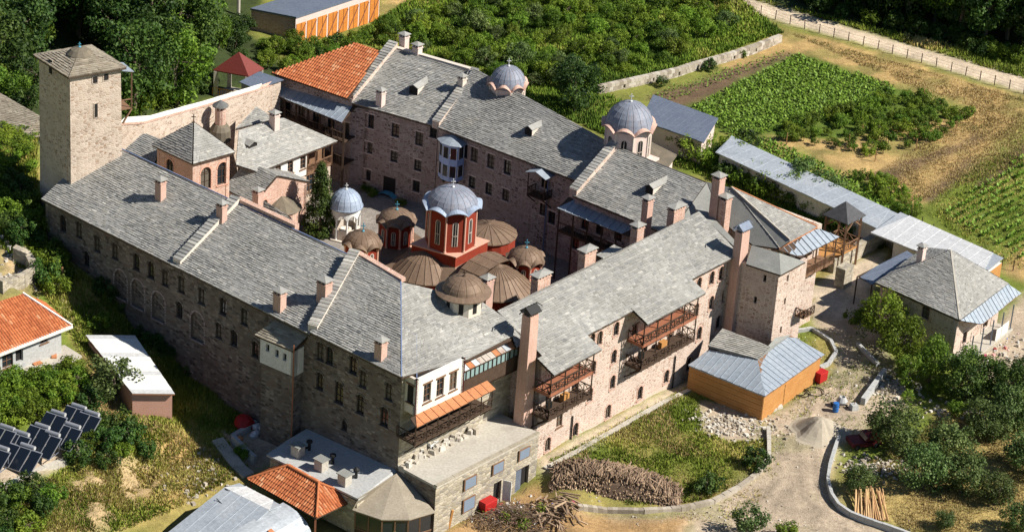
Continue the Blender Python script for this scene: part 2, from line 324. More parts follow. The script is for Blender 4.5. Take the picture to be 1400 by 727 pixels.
def tiles(mb, pl, poly2, pitch=.26, e=.42, h=.075):
    """clay pan-and-cover tiles"""
    u0 = min(q[0] for q in poly2); u1 = max(q[0] for q in poly2); sw = [(b, a) for a, b in poly2]; n = int((u1-u0)/pitch)
    for k in range(n):
        ua, ub = u0+k*pitch, u0+(k+1)*pitch; um = (ua+ub)/2; Sp = span(sw, um)
        if not Sp: continue
        m = max(1, int(math.ceil((Sp[1]-Sp[0])/e)))
        for i in range(m):
            va, vb = Sp[0]+i*e, min(Sp[0]+(i+1)*e, Sp[1]); t = float(np.clip(rng.normal(.55, .2), 0, 1)); L = .035+rng.uniform(0, .015)
            q = [(ua, 0.0), (ua+pitch*.28, h), (ua+pitch*.55, h), (ub-pitch*.12, 0.0), (ub, -.0)]
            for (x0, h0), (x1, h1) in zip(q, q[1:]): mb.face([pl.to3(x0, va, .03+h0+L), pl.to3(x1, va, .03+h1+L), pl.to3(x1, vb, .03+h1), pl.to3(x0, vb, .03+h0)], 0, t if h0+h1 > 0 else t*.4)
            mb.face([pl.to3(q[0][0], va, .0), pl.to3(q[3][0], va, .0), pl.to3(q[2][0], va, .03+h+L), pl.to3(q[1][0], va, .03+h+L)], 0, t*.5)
def roof(T, P, mat='slate', thick=.16, slabmat='wood_dk', parent=None, kw=None, name='roof', style='slate', label=None, pitch=.9, pln=None):
    """one roof slope. P: world points, the first two along the eave. a slab with its covering on top"""
    P = [np.asarray(p, float) for p in P]; pl = pln or Plane(P[0], P[1], P[2]); poly2 = [pl.to2(p) for p in P]
    P3 = [pl.to3(u, v) for u, v in poly2]
    sl_ = MB().prism([p-np.array([0, 0, thick]) for p in P3], (0, 0, thick)); r = T.part(name, sl_, MT[slabmat], parent, label=label)
    if parent is not None: r_parent = parent
    else: r_parent = r
    mb = MB(); kw = kw or {}
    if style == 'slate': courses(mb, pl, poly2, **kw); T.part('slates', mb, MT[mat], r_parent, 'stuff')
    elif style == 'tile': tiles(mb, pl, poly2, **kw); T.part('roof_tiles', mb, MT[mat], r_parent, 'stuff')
    elif style == 'metal': panels(T, r_parent, pl, poly2, mat, pitch)
    elif style == 'plain': T.part('roof_skin', MB().prism([p+pl.n*.004 for p in P3], pl.n*.03), MT[mat], r_parent)
    return pl, r
def panels(T, parent, pl, poly2, mat, pitch=.9, rib=.06, mats=None, name='roof_panel'):
    """standing-seam or lapped sheets running down the slope, each sheet a piece"""
    u0 = min(q[0] for q in poly2); u1 = max(q[0] for q in poly2); n = max(1, int(round((u1-u0)/pitch))); p = (u1-u0)/n; sw = [(b, a) for a, b in poly2]
    for k in range(n):
        ua, ub = u0+k*p+.002, u0+(k+1)*p-.002; A = span(sw, ua+1e-3); B = span(sw, ub-1e-3)
        if not A or not B: continue
        mb = MB(); h = .03+rng.uniform(0, .02); dv = rng.uniform(-.04, .04)
        mb.prism([pl.to3(ua, A[0]+dv, .004), pl.to3(ub, B[0]+dv, .004), pl.to3(ub, B[1], .004), pl.to3(ua, A[1], .004)], pl.n*h)
        if rib: mb.prism([pl.to3(ua, A[0]+dv, h), pl.to3(ua+.07, A[0]+dv, h), pl.to3(ua+.07, A[1], h), pl.to3(ua, A[1], h)], pl.n*rib)
        mm = mat if mats is None else mats[rng.integers(len(mats))]
        T.part(name, mb, MT[mm], parent)
_wt = {}
def wtemplate(kind, w_, h):
    """window meshes in local axes: x along the wall, y into the wall, z up, origin at sill centre"""
    key = (kind, round(w_, 2), round(h, 2))
    if key in _wt: return _wt[key]
    f = MB(); p = MB(); a = w_/2; D = .22
    def arcpts(r, n=8, cz=h-a): return [(r*math.cos(math.pi*i/n), 0, cz+r*math.sin(math.pi*i/n)) for i in range(n+1)]
    if kind[0] == 'A':      # arched head, brick surround
        ar = arcpts(a)
        for sgn in (1, -1):  # spandrels flush with the wall, 2 cm back
            pts = [(sgn*a, .02, h), (0, .02, h)]+[(sgn*abs(x), .02, z) for x, y, z in ar[:5][::-1]]
            f.prism(pts, (0, .3, 0), 1)
        ro = arcpts(a+.16)
        for i in range(8): f.prism([ar[i], ar[i+1], ro[i+1], ro[i]], (0, -.035, 0), 2)
        if kind != 'AS':
            for sgn in (1, -1):
                for z in np.arange(0.05, h-a-.1, .3): f.box((sgn*(a+.08), -.017, z), .16, .035, .2, m=2)
    else:
        f.box((0, -.02, h+.0), w_+.3, .08, .16, m=2)   # lintel
    f.box((0, -.04, -.1), w_+.24, .16, .1, m=2)        # sill
    t = .06
    if kind == 'AN':
        p.face([(-a-.02, .3, -.02), (a+.02, .3, -.02), (a+.02, .3, h+.02), (-a-.02, .3, h+.02)]); r = (f.mesh('window', [MT['wall_L'], MT['wall_L'], MT['wall_B']]), p.mesh('pane', [MT['wall_L']])); _wt[key] = r; return r
    f.box((-a+t/2, D-.03, 0), t, .06, h, m=0); f.box((a-t/2, D-.03, 0), t, .06, h, m=0); f.box((0, D-.03, 0), w_, .06, t, m=0)
    f.box((0, D-.03, h-t if kind[0] != 'A' else h-a), w_, .06, t, m=0); f.box((0, D-.035, 0), .05, .06, h, m=0)
    for z in ((h*.33, h*.66) if h > 1.3 else (h*.5,)): f.box((0, D-.035, z), w_, .05, .04, m=0)
    p.face([(-a-.02, D, -.02), (a+.02, D, -.02), (a+.02, D, h+.02), (-a-.02, D, h+.02)])
    mats = {'A': (MT['wood_dk'], MT['wall_F'], MT['brickwall']), 'AS': (MT['wood_dk'], MT['wall_L'], MT['wall_L']), 'R': (MT['wood_dk'], MT['wall_B'], MT['palepink']),
            'RW': (MT['wood_md'], MT['white'], MT['wood_md']), 'AN': (MT['wall_L'], MT['wall_L'], MT['wall_L']), 'AP': (MT['wood_dk'], MT['brickwall'], MT['salmon']), 'RP': (MT['paint_white'], MT['white'], MT['cream'])}[kind]
    r = (f.mesh('window', list(mats)), p.mesh('pane', [MT['glass'] if kind != 'AN' else MT['wall_L']])); _wt[key] = r; return r
def wall(T, A, B, z0, z1, mat, wins=(), name='wall', thick=.45, top=None, parent=None, extra=None, label=None):
    """outside face seen with A on the left and B on the right. wins: (px, py, width, height, kind) centres in the photo, or (None, u, z, w, h, kind)"""
    A = np.array([A[0], A[1], 0.0]); B = np.array([B[0], B[1], 0.0]); L = np.linalg.norm(B-A); d = (B-A)/L; n = np.array([d[1], -d[0], 0]); ang = math.atan2(d[1], d[0])
    H = []
    for q in wins:
        if q[0] is None: _, u, z, ww, hh, kd = q
        else:
            px_, py_, ww, hh, kd = q; X = onwall(px_, py_, A, B); u = (X-A) @ d; z = X[2]-hh/2
        u = min(max(u, ww/2+.1), L-ww/2-.1); z = min(max(z, z0+.1), z1-hh-.1)
        if any(abs(u-h_[0]) < (ww+h_[2])/2+.05 and z < h_[1]+h_[3]+.05 and h_[1] < z+hh+.05 for h_ in H): continue
        H.append((u, z, ww, hh, kd))
    us = sorted({0.0, L, *[h[0]-h[2]/2 for h in H], *[h[0]+h[2]/2 for h in H]}); vs = sorted({z0, z1, *[h[1] for h in H], *[h[1]+h[3] for h in H]})
    P = lambda u, z, y=0.0: A+d*u-n*y+np.array([0, 0, z])
    mb = MB()
    for v0, v1 in zip(vs, vs[1:]):
        run = None
        for u0, u1 in list(zip(us, us[1:]))+[(None, None)]:
            hole = u0 is None or any(abs((u0+u1)/2-h[0]) < h[2]/2 and h[1] < (v0+v1)/2 < h[1]+h[3] for h in H)
            if not hole: run = (run[0], u1) if run else (u0, u1)
            elif run: mb.face([P(run[0], v0), P(run[1], v0), P(run[1], v1), P(run[0], v1)]); run = None
    for u, z, ww, hh, kd in H:
        a, b = u-ww/2, u+ww/2; D = .35
        mb.face([P(a, z), P(a, z+hh), P(a, z+hh, D), P(a, z, D)]); mb.face([P(b, z), P(b, z, D), P(b, z+hh, D), P(b, z+hh)])
        mb.face([P(a, z), P(a, z, D), P(b, z, D), P(b, z)]); mb.face([P(a, z+hh), P(b, z+hh), P(b, z+hh, D), P(a, z+hh, D)])
    if top: mb.face([P(0, z1)]+[P(L, z1)]+[P(u, z) for u, z in top])
    # back and ends give the wall its thickness
    mb.face([P(0, z0, thick), P(0, z1, thick), P(L, z1, thick), P(L, z0, thick)]); mb.face([P(0, z1), P(L, z1), P(L, z1, thick), P(0, z1, thick)])
    mb.face([P(0, z0), P(0, z1), P(0, z1, thick), P(0, z0, thick)]); mb.face([P(L, z0), P(L, z0, thick), P(L, z1, thick), P(L, z1)])
    wo_ = T.part(name, mb, MT[mat], parent, label=label)
    for u, z, ww, hh, kd in H:
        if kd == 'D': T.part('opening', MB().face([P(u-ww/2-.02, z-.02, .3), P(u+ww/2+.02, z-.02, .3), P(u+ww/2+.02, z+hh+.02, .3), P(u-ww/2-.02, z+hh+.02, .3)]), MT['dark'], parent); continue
        fm, pm = wtemplate(kd, ww, hh); o = T.put('window' if kd != 'AN' else 'blind_arch', fm, P(u, z), ang, parent)
        if kd != 'AN' and rng.random() < .3:
            k2 = (kd, round(ww, 2), round(hh, 2), 'c')
            if k2 not in _wt: m2 = pm.copy(); m2.materials.clear(); m2.materials.append(MT['curtain']); _wt[k2] = m2
            pm = _wt[k2]
        pane = bpy.data.objects.new('pane' if kd != 'AN' else 'arch_infill', pm); COL.objects.link(pane); pane.parent = o if parent is None else parent
        if parent is not None: pane.location = o.location; pane.rotation_euler = o.rotation_euler
    return wo_, P, L
def firewall(T, pts, wd=.7, h=.55, mat='cream', sidemat='wall_F', name='firewall'):
    """stone parapet that runs over the roof along pts (eave, ridge, far eave)"""
    mb = MB(); pts = [np.asarray(p, float) for p in pts]; dz = np.array([0, 0, 1.0])
    for a, b in zip(pts, pts[1:]):
        s_ = nrm(np.cross(b-a, dz))*wd/2
        mb.prism([a-s_-dz*.3, a+s_-dz*.3, b+s_-dz*.3, b-s_-dz*.3], dz*(h+.3))
    o = T.part(name, mb, MT[sidemat]); cp = MB()
    for a, b in zip(pts, pts[1:]):
        L = np.linalg.norm(b-a); k = max(1, int(L/.45)); s_ = nrm(np.cross(b-a, dz))*(wd/2+.07)
        for i in range(k):
            p, q = a+(b-a)*(i/k+.006), a+(b-a)*((i+1)/k-.006); hh = rng.uniform(.05, .09)
            cp.prism([p-s_+dz*(h+.003), p+s_+dz*(h+.003), q+s_+dz*(h+.003), q-s_+dz*(h+.003)], dz*hh, c=float(rng.uniform(.3, 1)))
    T.part('coping_stones', cp, MT['slate'], o, 'stuff'); return o
def chimney(T, P, w_, d_, h, ang=0.0, mat='pink', style='cap', name='chimney', capmat='slate', flues=1):
    """shaft standing from P (inside the roof) with a slotted head and a stone cap"""
    b = MB().box((P[0], P[1], P[2]), w_, d_, h-.55, ang); o = T.part(name, b, MT[mat])
    z = P[2]+h-.55; hd = MB(); hd.box((P[0], P[1], z), w_+.16, d_+.16, .09, ang, 0)
    ca, sa = math.cos(ang), math.sin(ang); nx = 2+flues
    for i in range(nx):
        for j in (-1, 1):
            x = (-w_/2+.07)+(w_-.14)*i/(nx-1); y = j*(d_/2-.07); hd.box((P[0]+x*ca-y*sa, P[1]+x*sa+y*ca, z+.09), .14, .14, .3, ang, 0)
    hd.box((P[0], P[1], z+.09), w_*.6, d_*.6, .28, ang, 1)
    T.part('flue_head', hd, [MT[mat], MT['dark']], o)
    cp = MB(); a, c = w_/2+.16, d_/2+.16
    if style == 'cap':
        q = [(P[0]+x*ca-y*sa, P[1]+x*sa+y*ca, z+.39) for x, y in ((-a, -c), (a, -c), (a, c), (-a, c))]; cp.prism(q, (0, 0, .07))
        tp = (P[0], P[1], z+.39+.07+.28); q2 = [(x, y, zz+.07) for x, y, zz in q]
        for i in range(4): cp.face([q2[i], q2[(i+1) % 4], tp])
    else:  # gabled slate cap
        q = [(P[0]+x*ca-y*sa, P[1]+x*sa+y*ca, z+.39) for x, y in ((-a, -c), (a, -c), (a, c), (-a, c))]; cp.prism(q, (0, 0, .08))
        r = [(P[0]+x*ca, P[1]+x*sa, z+.39+.5) for x in (-a, a)]; q2 = [(x, y, zz+.08) for x, y, zz in q]
        cp.face([q2[0], q2[1], r[1], r[0]]); cp.face([q2[2], q2[3], r[0], r[1]]); cp.face([q2[1], q2[2], r[1]]); cp.face([q2[3], q2[0], r[0]])
    for i in range(len(cp.c)): cp.c[i] = .6
    T.part('chimney_cap', cp, MT[capmat], o); return o
def railing(mb, a, b, h=1.0, step=1.0, cross=True, r=.035, m=0):
    a = np.asarray(a, float); b = np.asarray(b, float); L = np.linalg.norm(b-a); n = max(1, int(round(L/step))); z = np.array([0, 0, 1.0])
    mb.bar(a+z*h, b+z*h, r*1.3, m=m); mb.bar(a+z*.12, b+z*.12, r, m=m)
    for i in range(n+1): p = a+(b-a)*i/n; mb.bar(p, p+z*h, r*1.3, m=m)
    for i in range(n):
        p, q = a+(b-a)*i/n, a+(b-a)*(i+1)/n
        if cross: mb.bar(p+z*.12, q+z*h, r*.8, m=m); mb.bar(q+z*.12, p+z*h, r*.8, m=m)
        else:
            for k in range(1, 4): s_ = p+(q-p)*k/4; mb.bar(s_+z*.12, s_+z*h, r*.7, m=m)
def dome(T, c, Rr, H, gores, scal=.0, lip=.0, mat='lead', thick=.1, rib=True, parent=None, name='dome', flat=1.0, a0=0.0):
    """ribbed dome of sheet gores over an arcaded rim; every gore is a piece"""
    o = T.part(name, MB().lathe((c[0], c[1], c[2]-.03), [(Rr*.96, .02), (Rr*.9, H*.28), (Rr*.72, H*.6), (Rr*.42, H*.86), (0, H*.97)], gores*2), MT[mat], parent, smooth=True)
    pr = [(1.0+lip, -.02), (1.0, .10), (.95, .30), (.85, .52), (.70, .71), (.50, .87), (.27, .965), (0.02, 1.0)]
    for g_ in range(gores):
        mb = MB(); t0 = a0+2*math.pi*g_/gores; dt = 2*math.pi/gores
        zf = (lambda q, t: -scal*(1-abs(math.sin(4*(t-a0))))*(1.0 if q == 0 else .35 if q == 1 else 0)) if scal else None
        mb.lathe(c, [(r*Rr, z*H) for r, z in pr], 4, 0, a0=t0, a1=t0+dt, zf=zf)
        if rib:
            for (r1, z1), (r2, z2) in zip(pr[:-1], pr[1:-1]):
                p = V3(c[0]+r1*Rr*math.cos(t0), c[1]+r1*Rr*math.sin(t0), c[2]+z1*H+(zf(0, t0) if zf and r1 > .99 else 0)); q = V3(c[0]+r2*Rr*math.cos(t0), c[1]+r2*Rr*math.sin(t0), c[2]+z2*H)
                mb.bar(p, q, .028, k=4)
        T.part('dome_panel', mb, MT[mat], o, smooth=False)
    return o
def cross_top(T, P, h=.9, mat='paint_white', parent=None):
    mb = MB().bar(P, V3(*P)+V3(0, 0, h), .045).bar(V3(*P)+V3(-.25*h, 0, h*.68), V3(*P)+V3(.25*h, 0, h*.68), .04); mb.lathe(P, [(.14, 0), (.16, .12), (0.0, .25)], 8)
    return T.part('cross', mb, MT[mat], parent)
def rectpts(P0, d, n, L, W):
    P0 = np.asarray(P0, float); d = np.asarray(d, float); n = np.asarray(n, float); return [P0, P0+d*L, P0+d*L+n*W, P0+n*W]

def sheetroof(T, q, mat, pitch=.9, rib=.06, mats=None, name='roof', slab='wood_md', label=None):
    pq = Plane(*q[:3]); v = [pq.to2(p) for p in q]; q3 = [pq.to3(*p) for p in v]; o = T.part(name, MB().prism([p-V3(0, 0, .12) for p in q3], (0, 0, .1)), MT[slab], label=label); panels(T, o, pq, v, mat, pitch, rib, mats); return o
def oz(pts): return [at(*p) for p in pts]
Z = lambda p, z: np.array([p[0], p[1], z])
ANG_L = math.atan2(-.62, .785); ANG_F = math.atan2(.76, .65)
dF = V3(.65, .76, 0); nF = V3(.76, -.65, 0); dL = V3(.785, -.62, 0); nL = V3(-.62, -.785, 0)
def hit(x, y, plane): return onplane(x, y, plane.o, plane.n)
# ================================================================ long wing along the slope (its outer wall lies in shade)
T = Thing('monastery_wing', (-28, -35, 0), 'long stone wing whose arched outer wall lies in shadow above the slope', 'building', 'wings of the monastery'); WL = T
E0, E1, E2 = at(57, 273, 15), at(424, 458, 15), at(549, 517, 15)
R0, R1, R2 = at(141, 193, 18.6), at(485, 353.5, 18.65), at(548, 390, 18.5)
Emid = E0+(E1-E0)*.515; Rmid = R0+(R1-R0)*.545
plL, r1 = roof(T, [E0, Emid, Rmid, R0]); _, r2 = roof(T, [Emid, E1, R1, Rmid])
E1b, E2b = Z(E1, 15.25), Z(E2, 15.05); R1b, R2b = Z(R1, 18.95), Z(R2, 18.75)
pl3, r3 = roof(T, [E1b, E2b, R2b, R1b])
# hip end over the front block
pe = Plane(E2b, E2b+dF, R2b)
hp = [E2b, hit(641, 495, pe), hit(700, 463, pe), hit(703, 450, pe), hit(684, 432, pe), hit(655, 411, pe), R2b]
hp[1][2] = 15.05
_, r4 = roof(T, hp, pln=pe, kw=dict(lo=.25, hi=1.0))
inn = -nL*.5
W0, W1, W2 = E0+inn, E1+inn, E2+inn-dF*0+dL*-.35
aw = []
for x, y in [(250, 190), (315, 215), (387, 270), (458, 300), (542, 343), (600, 375), (657, 405), (722, 432), (802, 478), (887, 520), (972, 560)]: aw.append((x/2.908, y/2.908+240, .95, 1.9, 'AS'))
for x, y in [(343, 330), (713, 533), (870, 615), (930, 645), (1015, 690)]: aw.append((x/2.908, y/2.908+240, .9, 1.8, 'AS'))
for x, y in [(480, 432), (548, 470), (630, 520), (785, 600)]: aw.append((x/2.908, y/2.908+240, 1.9, 3.2, 'AN'))
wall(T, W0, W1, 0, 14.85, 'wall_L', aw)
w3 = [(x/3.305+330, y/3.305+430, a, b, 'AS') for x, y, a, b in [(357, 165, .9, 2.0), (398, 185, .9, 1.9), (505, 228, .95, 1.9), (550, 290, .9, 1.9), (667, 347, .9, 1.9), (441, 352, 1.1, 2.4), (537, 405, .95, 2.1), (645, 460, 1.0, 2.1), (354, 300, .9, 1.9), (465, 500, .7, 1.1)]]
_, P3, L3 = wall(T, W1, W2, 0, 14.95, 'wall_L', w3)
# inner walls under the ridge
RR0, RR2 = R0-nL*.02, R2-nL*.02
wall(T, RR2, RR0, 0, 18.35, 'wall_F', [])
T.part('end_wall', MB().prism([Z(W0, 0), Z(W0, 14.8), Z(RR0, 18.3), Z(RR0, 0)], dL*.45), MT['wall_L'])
# ridge flashing (blue grey lead)
fl = MB()
for a, b in ((R0, Rmid), (Rmid, R1), (R1b, R2b), (R2b, E2b)): fl.bar(V3(*a)+V3(0, 0, .10), V3(*b)+V3(0, 0, .12), .05)
pts = [hit(553.6, 449, pe), hit(568.7, 459, pe), hit(570, 518, pe)]
for a, b in zip(pts, pts[1:]): fl.bar(a+V3(0, 0, .1), b+V3(0, 0, .1), .04)
rg = MB()
T.part('ridge_flashing', fl, MT['flash_blue'])
inL = lambda P, k=.25: P+nL*k
firewall(T, [Emid+V3(0, 0, .1)-nL*.3, Rmid+V3(0, 0, .15), Rmid-nL*1.2-V3(0, 0, .6)], .95, .55, sidemat='cream')
firewall(T, [E1+V3(0, 0, .2)-nL*.3, R1+V3(0, 0, .25)], .95, .75, sidemat='cream')
rk = MB()
for a, b in ((R1b, R2b),): rk.prism([a-nL*.05, b-nL*.05, b-nL*.65, a-nL*.65], (0, 0, .38))
T.part('ridge_parapet', rk, MT['brickwall'])
rk = MB().prism([Rmid-nL*.1, Rmid+(R1-Rmid)*.5-nL*.1, Rmid+(R1-Rmid)*.5-nL*.7, Rmid-nL*.7], (0, 0, .5)); T.part('ridge_parapet', rk, MT['brickwall'])
def chim_on(T, pl, bx, by, ty, w_, d_, ang, mat='pink', style='cap', flues=1, lean=True, capmat='slate', sink=.5):
    B = onplane(bx, by, pl.o, pl.n); h = zabove(bx, ty, B)-B[2]; return chimney(T, B-V3(0, 0, sink), w_, d_, h+sink, ang, mat, style, flues=flues, capmat=capmat)
chim_on(T, plL, 219.5, 273, 243, .85, .75, ANG_L, 'pink'); chim_on(T, plL, 303, 303, 275, .85, .7, ANG_L, 'pink')
chim_on(T, plL, 382, 424, 395, 1.0, .8, ANG_L, 'pink'); chim_on(T, plL, 443, 412, 380, 1.15, .95, ANG_L, 'pink')
chim_on(T, pl3, 520, 490, 462, .9, .8, ANG_L, 'pink')
# ---- front block: stone end wall, white oriel, glazed gallery
NE_ = E2+V3(-.3, 0, 0)-nF*.6
Wf0 = W2.copy(); Wf1 = Wf0+dF*15.4
wall(T, Wf0, Wf1, 0, 14.6, 'wall_grey', [], name='front_wall')
ow = 1.45                                                       # the oriel stands out this far
Oa = onwall(568.5, 545, Wf0+nF*ow, Wf0+nF*ow+dF); Ob = onwall(633.5, 520, Wf0+nF*ow, Wf0+nF*ow+dF); zt = 14.9; zo = onwall(568, 568, Wf0+nF*ow, Wf0+nF*ow+dF)[2]
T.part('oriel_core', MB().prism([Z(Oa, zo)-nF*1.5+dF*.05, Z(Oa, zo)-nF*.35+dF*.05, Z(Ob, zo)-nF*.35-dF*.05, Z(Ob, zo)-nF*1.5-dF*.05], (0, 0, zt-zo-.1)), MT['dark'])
wall(T, Oa, Ob, zo, zt, 'white', [(584.2, 536.5, 1.0, 2.0, 'RW'), (602, 529, 1.0, 2.0, 'RW'), (619.6, 520.8, 1.0, 2.0, 'RW')], name='oriel_wall', thick=.3)
wall(T, Z(Oa, 0)-nF*1.6, Oa, zo, zt, 'cream', [(561, 538, .8, 1.9, 'RW')], name='oriel_side', thick=.3)
wall(T, Ob, Z(Ob, 0)-nF*1.6, zo, zt, 'cream', [], name='oriel_side', thick=.3)
tr = MB()
for u in (0, 1): p = Z(Oa, zo)*(1-u)+Z(Ob, zo)*u+nF*.02; T.part('corner_trim', MB().bar(p, p+V3(0, 0, zt-zo), .05), MT['paint_dkred'])
# glazed gallery right of the oriel
Ga = Z(Ob, 0)-nF*.25; Gb = onwall(707, 500, Ga, Ga+dF); gz0, gz1, gz2 = onwall(634, 541, Ga, Ga+dF)[2], onwall(634, 521, Ga, Ga+dF)[2], onwall(637, 504, Ga, Ga+dF)[2]
gl = np.linalg.norm((Gb-Ga)[:2]); T.part('gallery_parapet', MB().prism([Z(Ga, gz0), Z(Gb, gz0), Z(Gb, gz0)-nF*.15, Z(Ga, gz0)-nF*.15], (0, 0, gz1-gz0)), MT['wood_dk'])
T.part('gallery_floor', MB().prism([Z(Ga, gz0), Z(Gb, gz0), Z(Gb, gz0)-nF*1.5, Z(Ga, gz0)-nF*1.5], (0, 0, .2)), MT['wood_dk'])
n = 13
for i in range(n):
    a = Z(Ga, gz1)+dF*(gl*i/n); pn = MB().prism([a+dF*.09, a+dF*(gl/n-.09), a+dF*(gl/n-.09)-nF*.05, a+dF*.09-nF*.05], (0, 0, gz2-gz1-.1)); f = MB()
    for u in (0, gl/n-.0): f.box(a+dF*u, .09, .12, gz2-gz1, ANG_F)
    f.bar(a+V3(0, 0, .03), a+dF*gl/n+V3(0, 0, .03), .05); f.bar(a+V3(0, 0, gz2-gz1-.05), a+dF*gl/n+V3(0, 0, gz2-gz1-.05), .05)
    o = T.part('window', f, MT['wood_dk']); T.part('pane', pn, MT['glass_pale'], o)
gp = [Z(Ga, gz2+.05)+nF*.35, Z(Gb, gz2+.05)+nF*.35, Z(Gb, gz2+1.0)-nF*2.0, Z(Ga, gz2+1.0)-nF*2.0]
pg = Plane(*gp[:3]); s2 = [pg.to2(p) for p in gp]; o = T.part('roof', MB().prism([p-V3(0, 0, .1) for p in gp], (0, 0, .08)), MT['wood_dk'], label='patched rusty sheet roof over the glazed gallery')
panels(T, o, pg, s2, 'rustmix', .75, mats=['rustmix', 'metal_white', 'rustmix', 'rust', 'metal_old'])
# rusty porch roof, balcony and its rail
pz = zo+.05; pa, pb = Z(Oa, pz)-dF*.6, Z(Ob, pz)+dF*3.4
pp = [pa+nF*1.15-V3(0, 0, .45)-dF*.3, pb+nF*1.15-V3(0, 0, .45), pb, pa]; pq = Plane(*pp[:3]); o = T.part('porch_roof', MB().prism([p-V3(0, 0, .08) for p in pp], (0, 0, .06)), MT['wood_dk']); panels(T, o, pq, [pq.to2(p) for p in pp], 'rust', .95)
bz = onwall(572, 606, Oa+nF*.8, Oa+nF*.8+dF)[2]
ba, bb = Z(pa, bz)+nF*.75, Z(pb, bz)+nF*.75; ba2, bb2 = ba-nF*2.4, bb-nF*2.4
T.part('balcony_floor', MB().prism([ba, bb, bb2, ba2], (0, 0, -.18)), MT['wood_dk'])
rl = MB(); railing(rl, ba, bb, 1.0, 1.1); railing(rl, ba2, ba, 1.0, 1.1); T.part('railing', rl, MT['wood_dk'])
ps = MB()
for i in range(8): q = ba+(bb-ba)*i/7; ps.bar(q, V3(q[0], q[1], pz-.4), .06)
for i in range(8): q = ba+(bb-ba)*i/7-V3(0, 0, .15); ps.bar(q, q-nF*1.3-V3(0, 0, 1.3), .055)
T.part('post', ps, MT['wood_dk'])
mb = MB()
for i in range(60):
    q = Z(Wf0, 5.1)+dF*rng.uniform(0, 11)+nF*rng.uniform(.1, .9); mb.box((q[0], q[1], q[2]-.2), rng.uniform(.3, .8), rng.uniform(.3, .7), rng.uniform(.3, 1.0), rng.uniform(0, 3), col=float(rng.uniform(.3, 1)), taper=.7)
T.part('rubble_footing', mb, MT['rubble'], kind='stuff')
# ================================================================ sunlit wing
T = Thing('monastery_wing', (10, -30, 0), 'sunlit pale stone wing with arched windows and two roofed timber balconies', 'building', 'wings of the monastery'); WF = T
Fe0, Fe1 = at(727, 499, 12.6), at(1010, 348, 12.6); dFf = nrm(Fe1-Fe0); nFf = V3(dFf[1], -dFf[0], 0)
Fr0, Fr1 = at(687, 422, 15.3), at(955, 290, 15.2)
plF = Plane(Fe0, Fe1, (Fr0+Fr1)/2); skw = dict(e=.27, wd=.5, lo=.2, hi=.95, jit=.06)
CH1 = at(709, 574, 5.3)+nFf*.5; uc = (CH1-Fe0) @ dFf+.78; vb = -((CH1-Fe0) @ nFf)+.72
on = lambda P: V3(P[0], P[1], plF.o[2]-((P-plF.o)[:2] @ plF.n[:2])/plF.n[2])
FA = on(Fe0+dFf*uc); wr = -((Fr0-Fe0) @ nFf); FC = on(Fe0+dFf*uc-nFf*wr)
roof(T, [FA, Fe1, Fr1, FC], kw=skw); roof(T, [on(Fe0+dFf*uc-nFf*vb), FC, Fr0, on(Fe0+dFf*(uc-1.75)-nFf*vb)][::1], kw=skw)
Fw0, Fw1 = FA-nFf*.55, Fe1-nFf*.55+dFf*.9
fwz = []
for x, y in [(809.6, 465.6), (819.8, 461.9), (842.5, 449.5), (955.5, 388.6), (973, 380), (985.7, 373.4), (997.4, 365.5), (810.8, 502.8), (839.2, 487.4), (951.8, 423.8), (972.3, 413.7), (990.5, 402.7),
             (837.4, 522.2), (955.8, 455.6), (982, 440), (806.3, 539.7), (911, 514.6), (875, 536.9), (831.3, 562.3), (786.6, 587), (748.8, 607), (942, 497.6)]: fwz.append((x, y, .85, 1.6, 'A'))
for x, y in [(868, 455), (900, 445), (925, 430), (880, 485), (915, 468), (770, 512), (750, 545), (785, 536), (765, 572)]: fwz.append((x, y, .95, 1.9, 'RW'))
_, PF, LF = wall(T, Fw0, Fw1, -1, 12.45, 'wall_F', fwz)
T.part('end_wall', MB().prism([Z(Fw0, 0), Z(Fw0, 12.4), Z(FC, 14.9), Z(FC, 0)], dFf*.45), MT['wall_B'])
wall(T, Fr1-dFf*.3, Fr0, 0, 14.95, 'wall_B', [], name='courtyard_wall')
T.part('gable_wall', MB().prism([Z(Fw1, 0), Z(Fw1, 12.4), Z(Fr1, 15), Z(Fr1, 0)], -dFf*.45), MT['wall_F'])
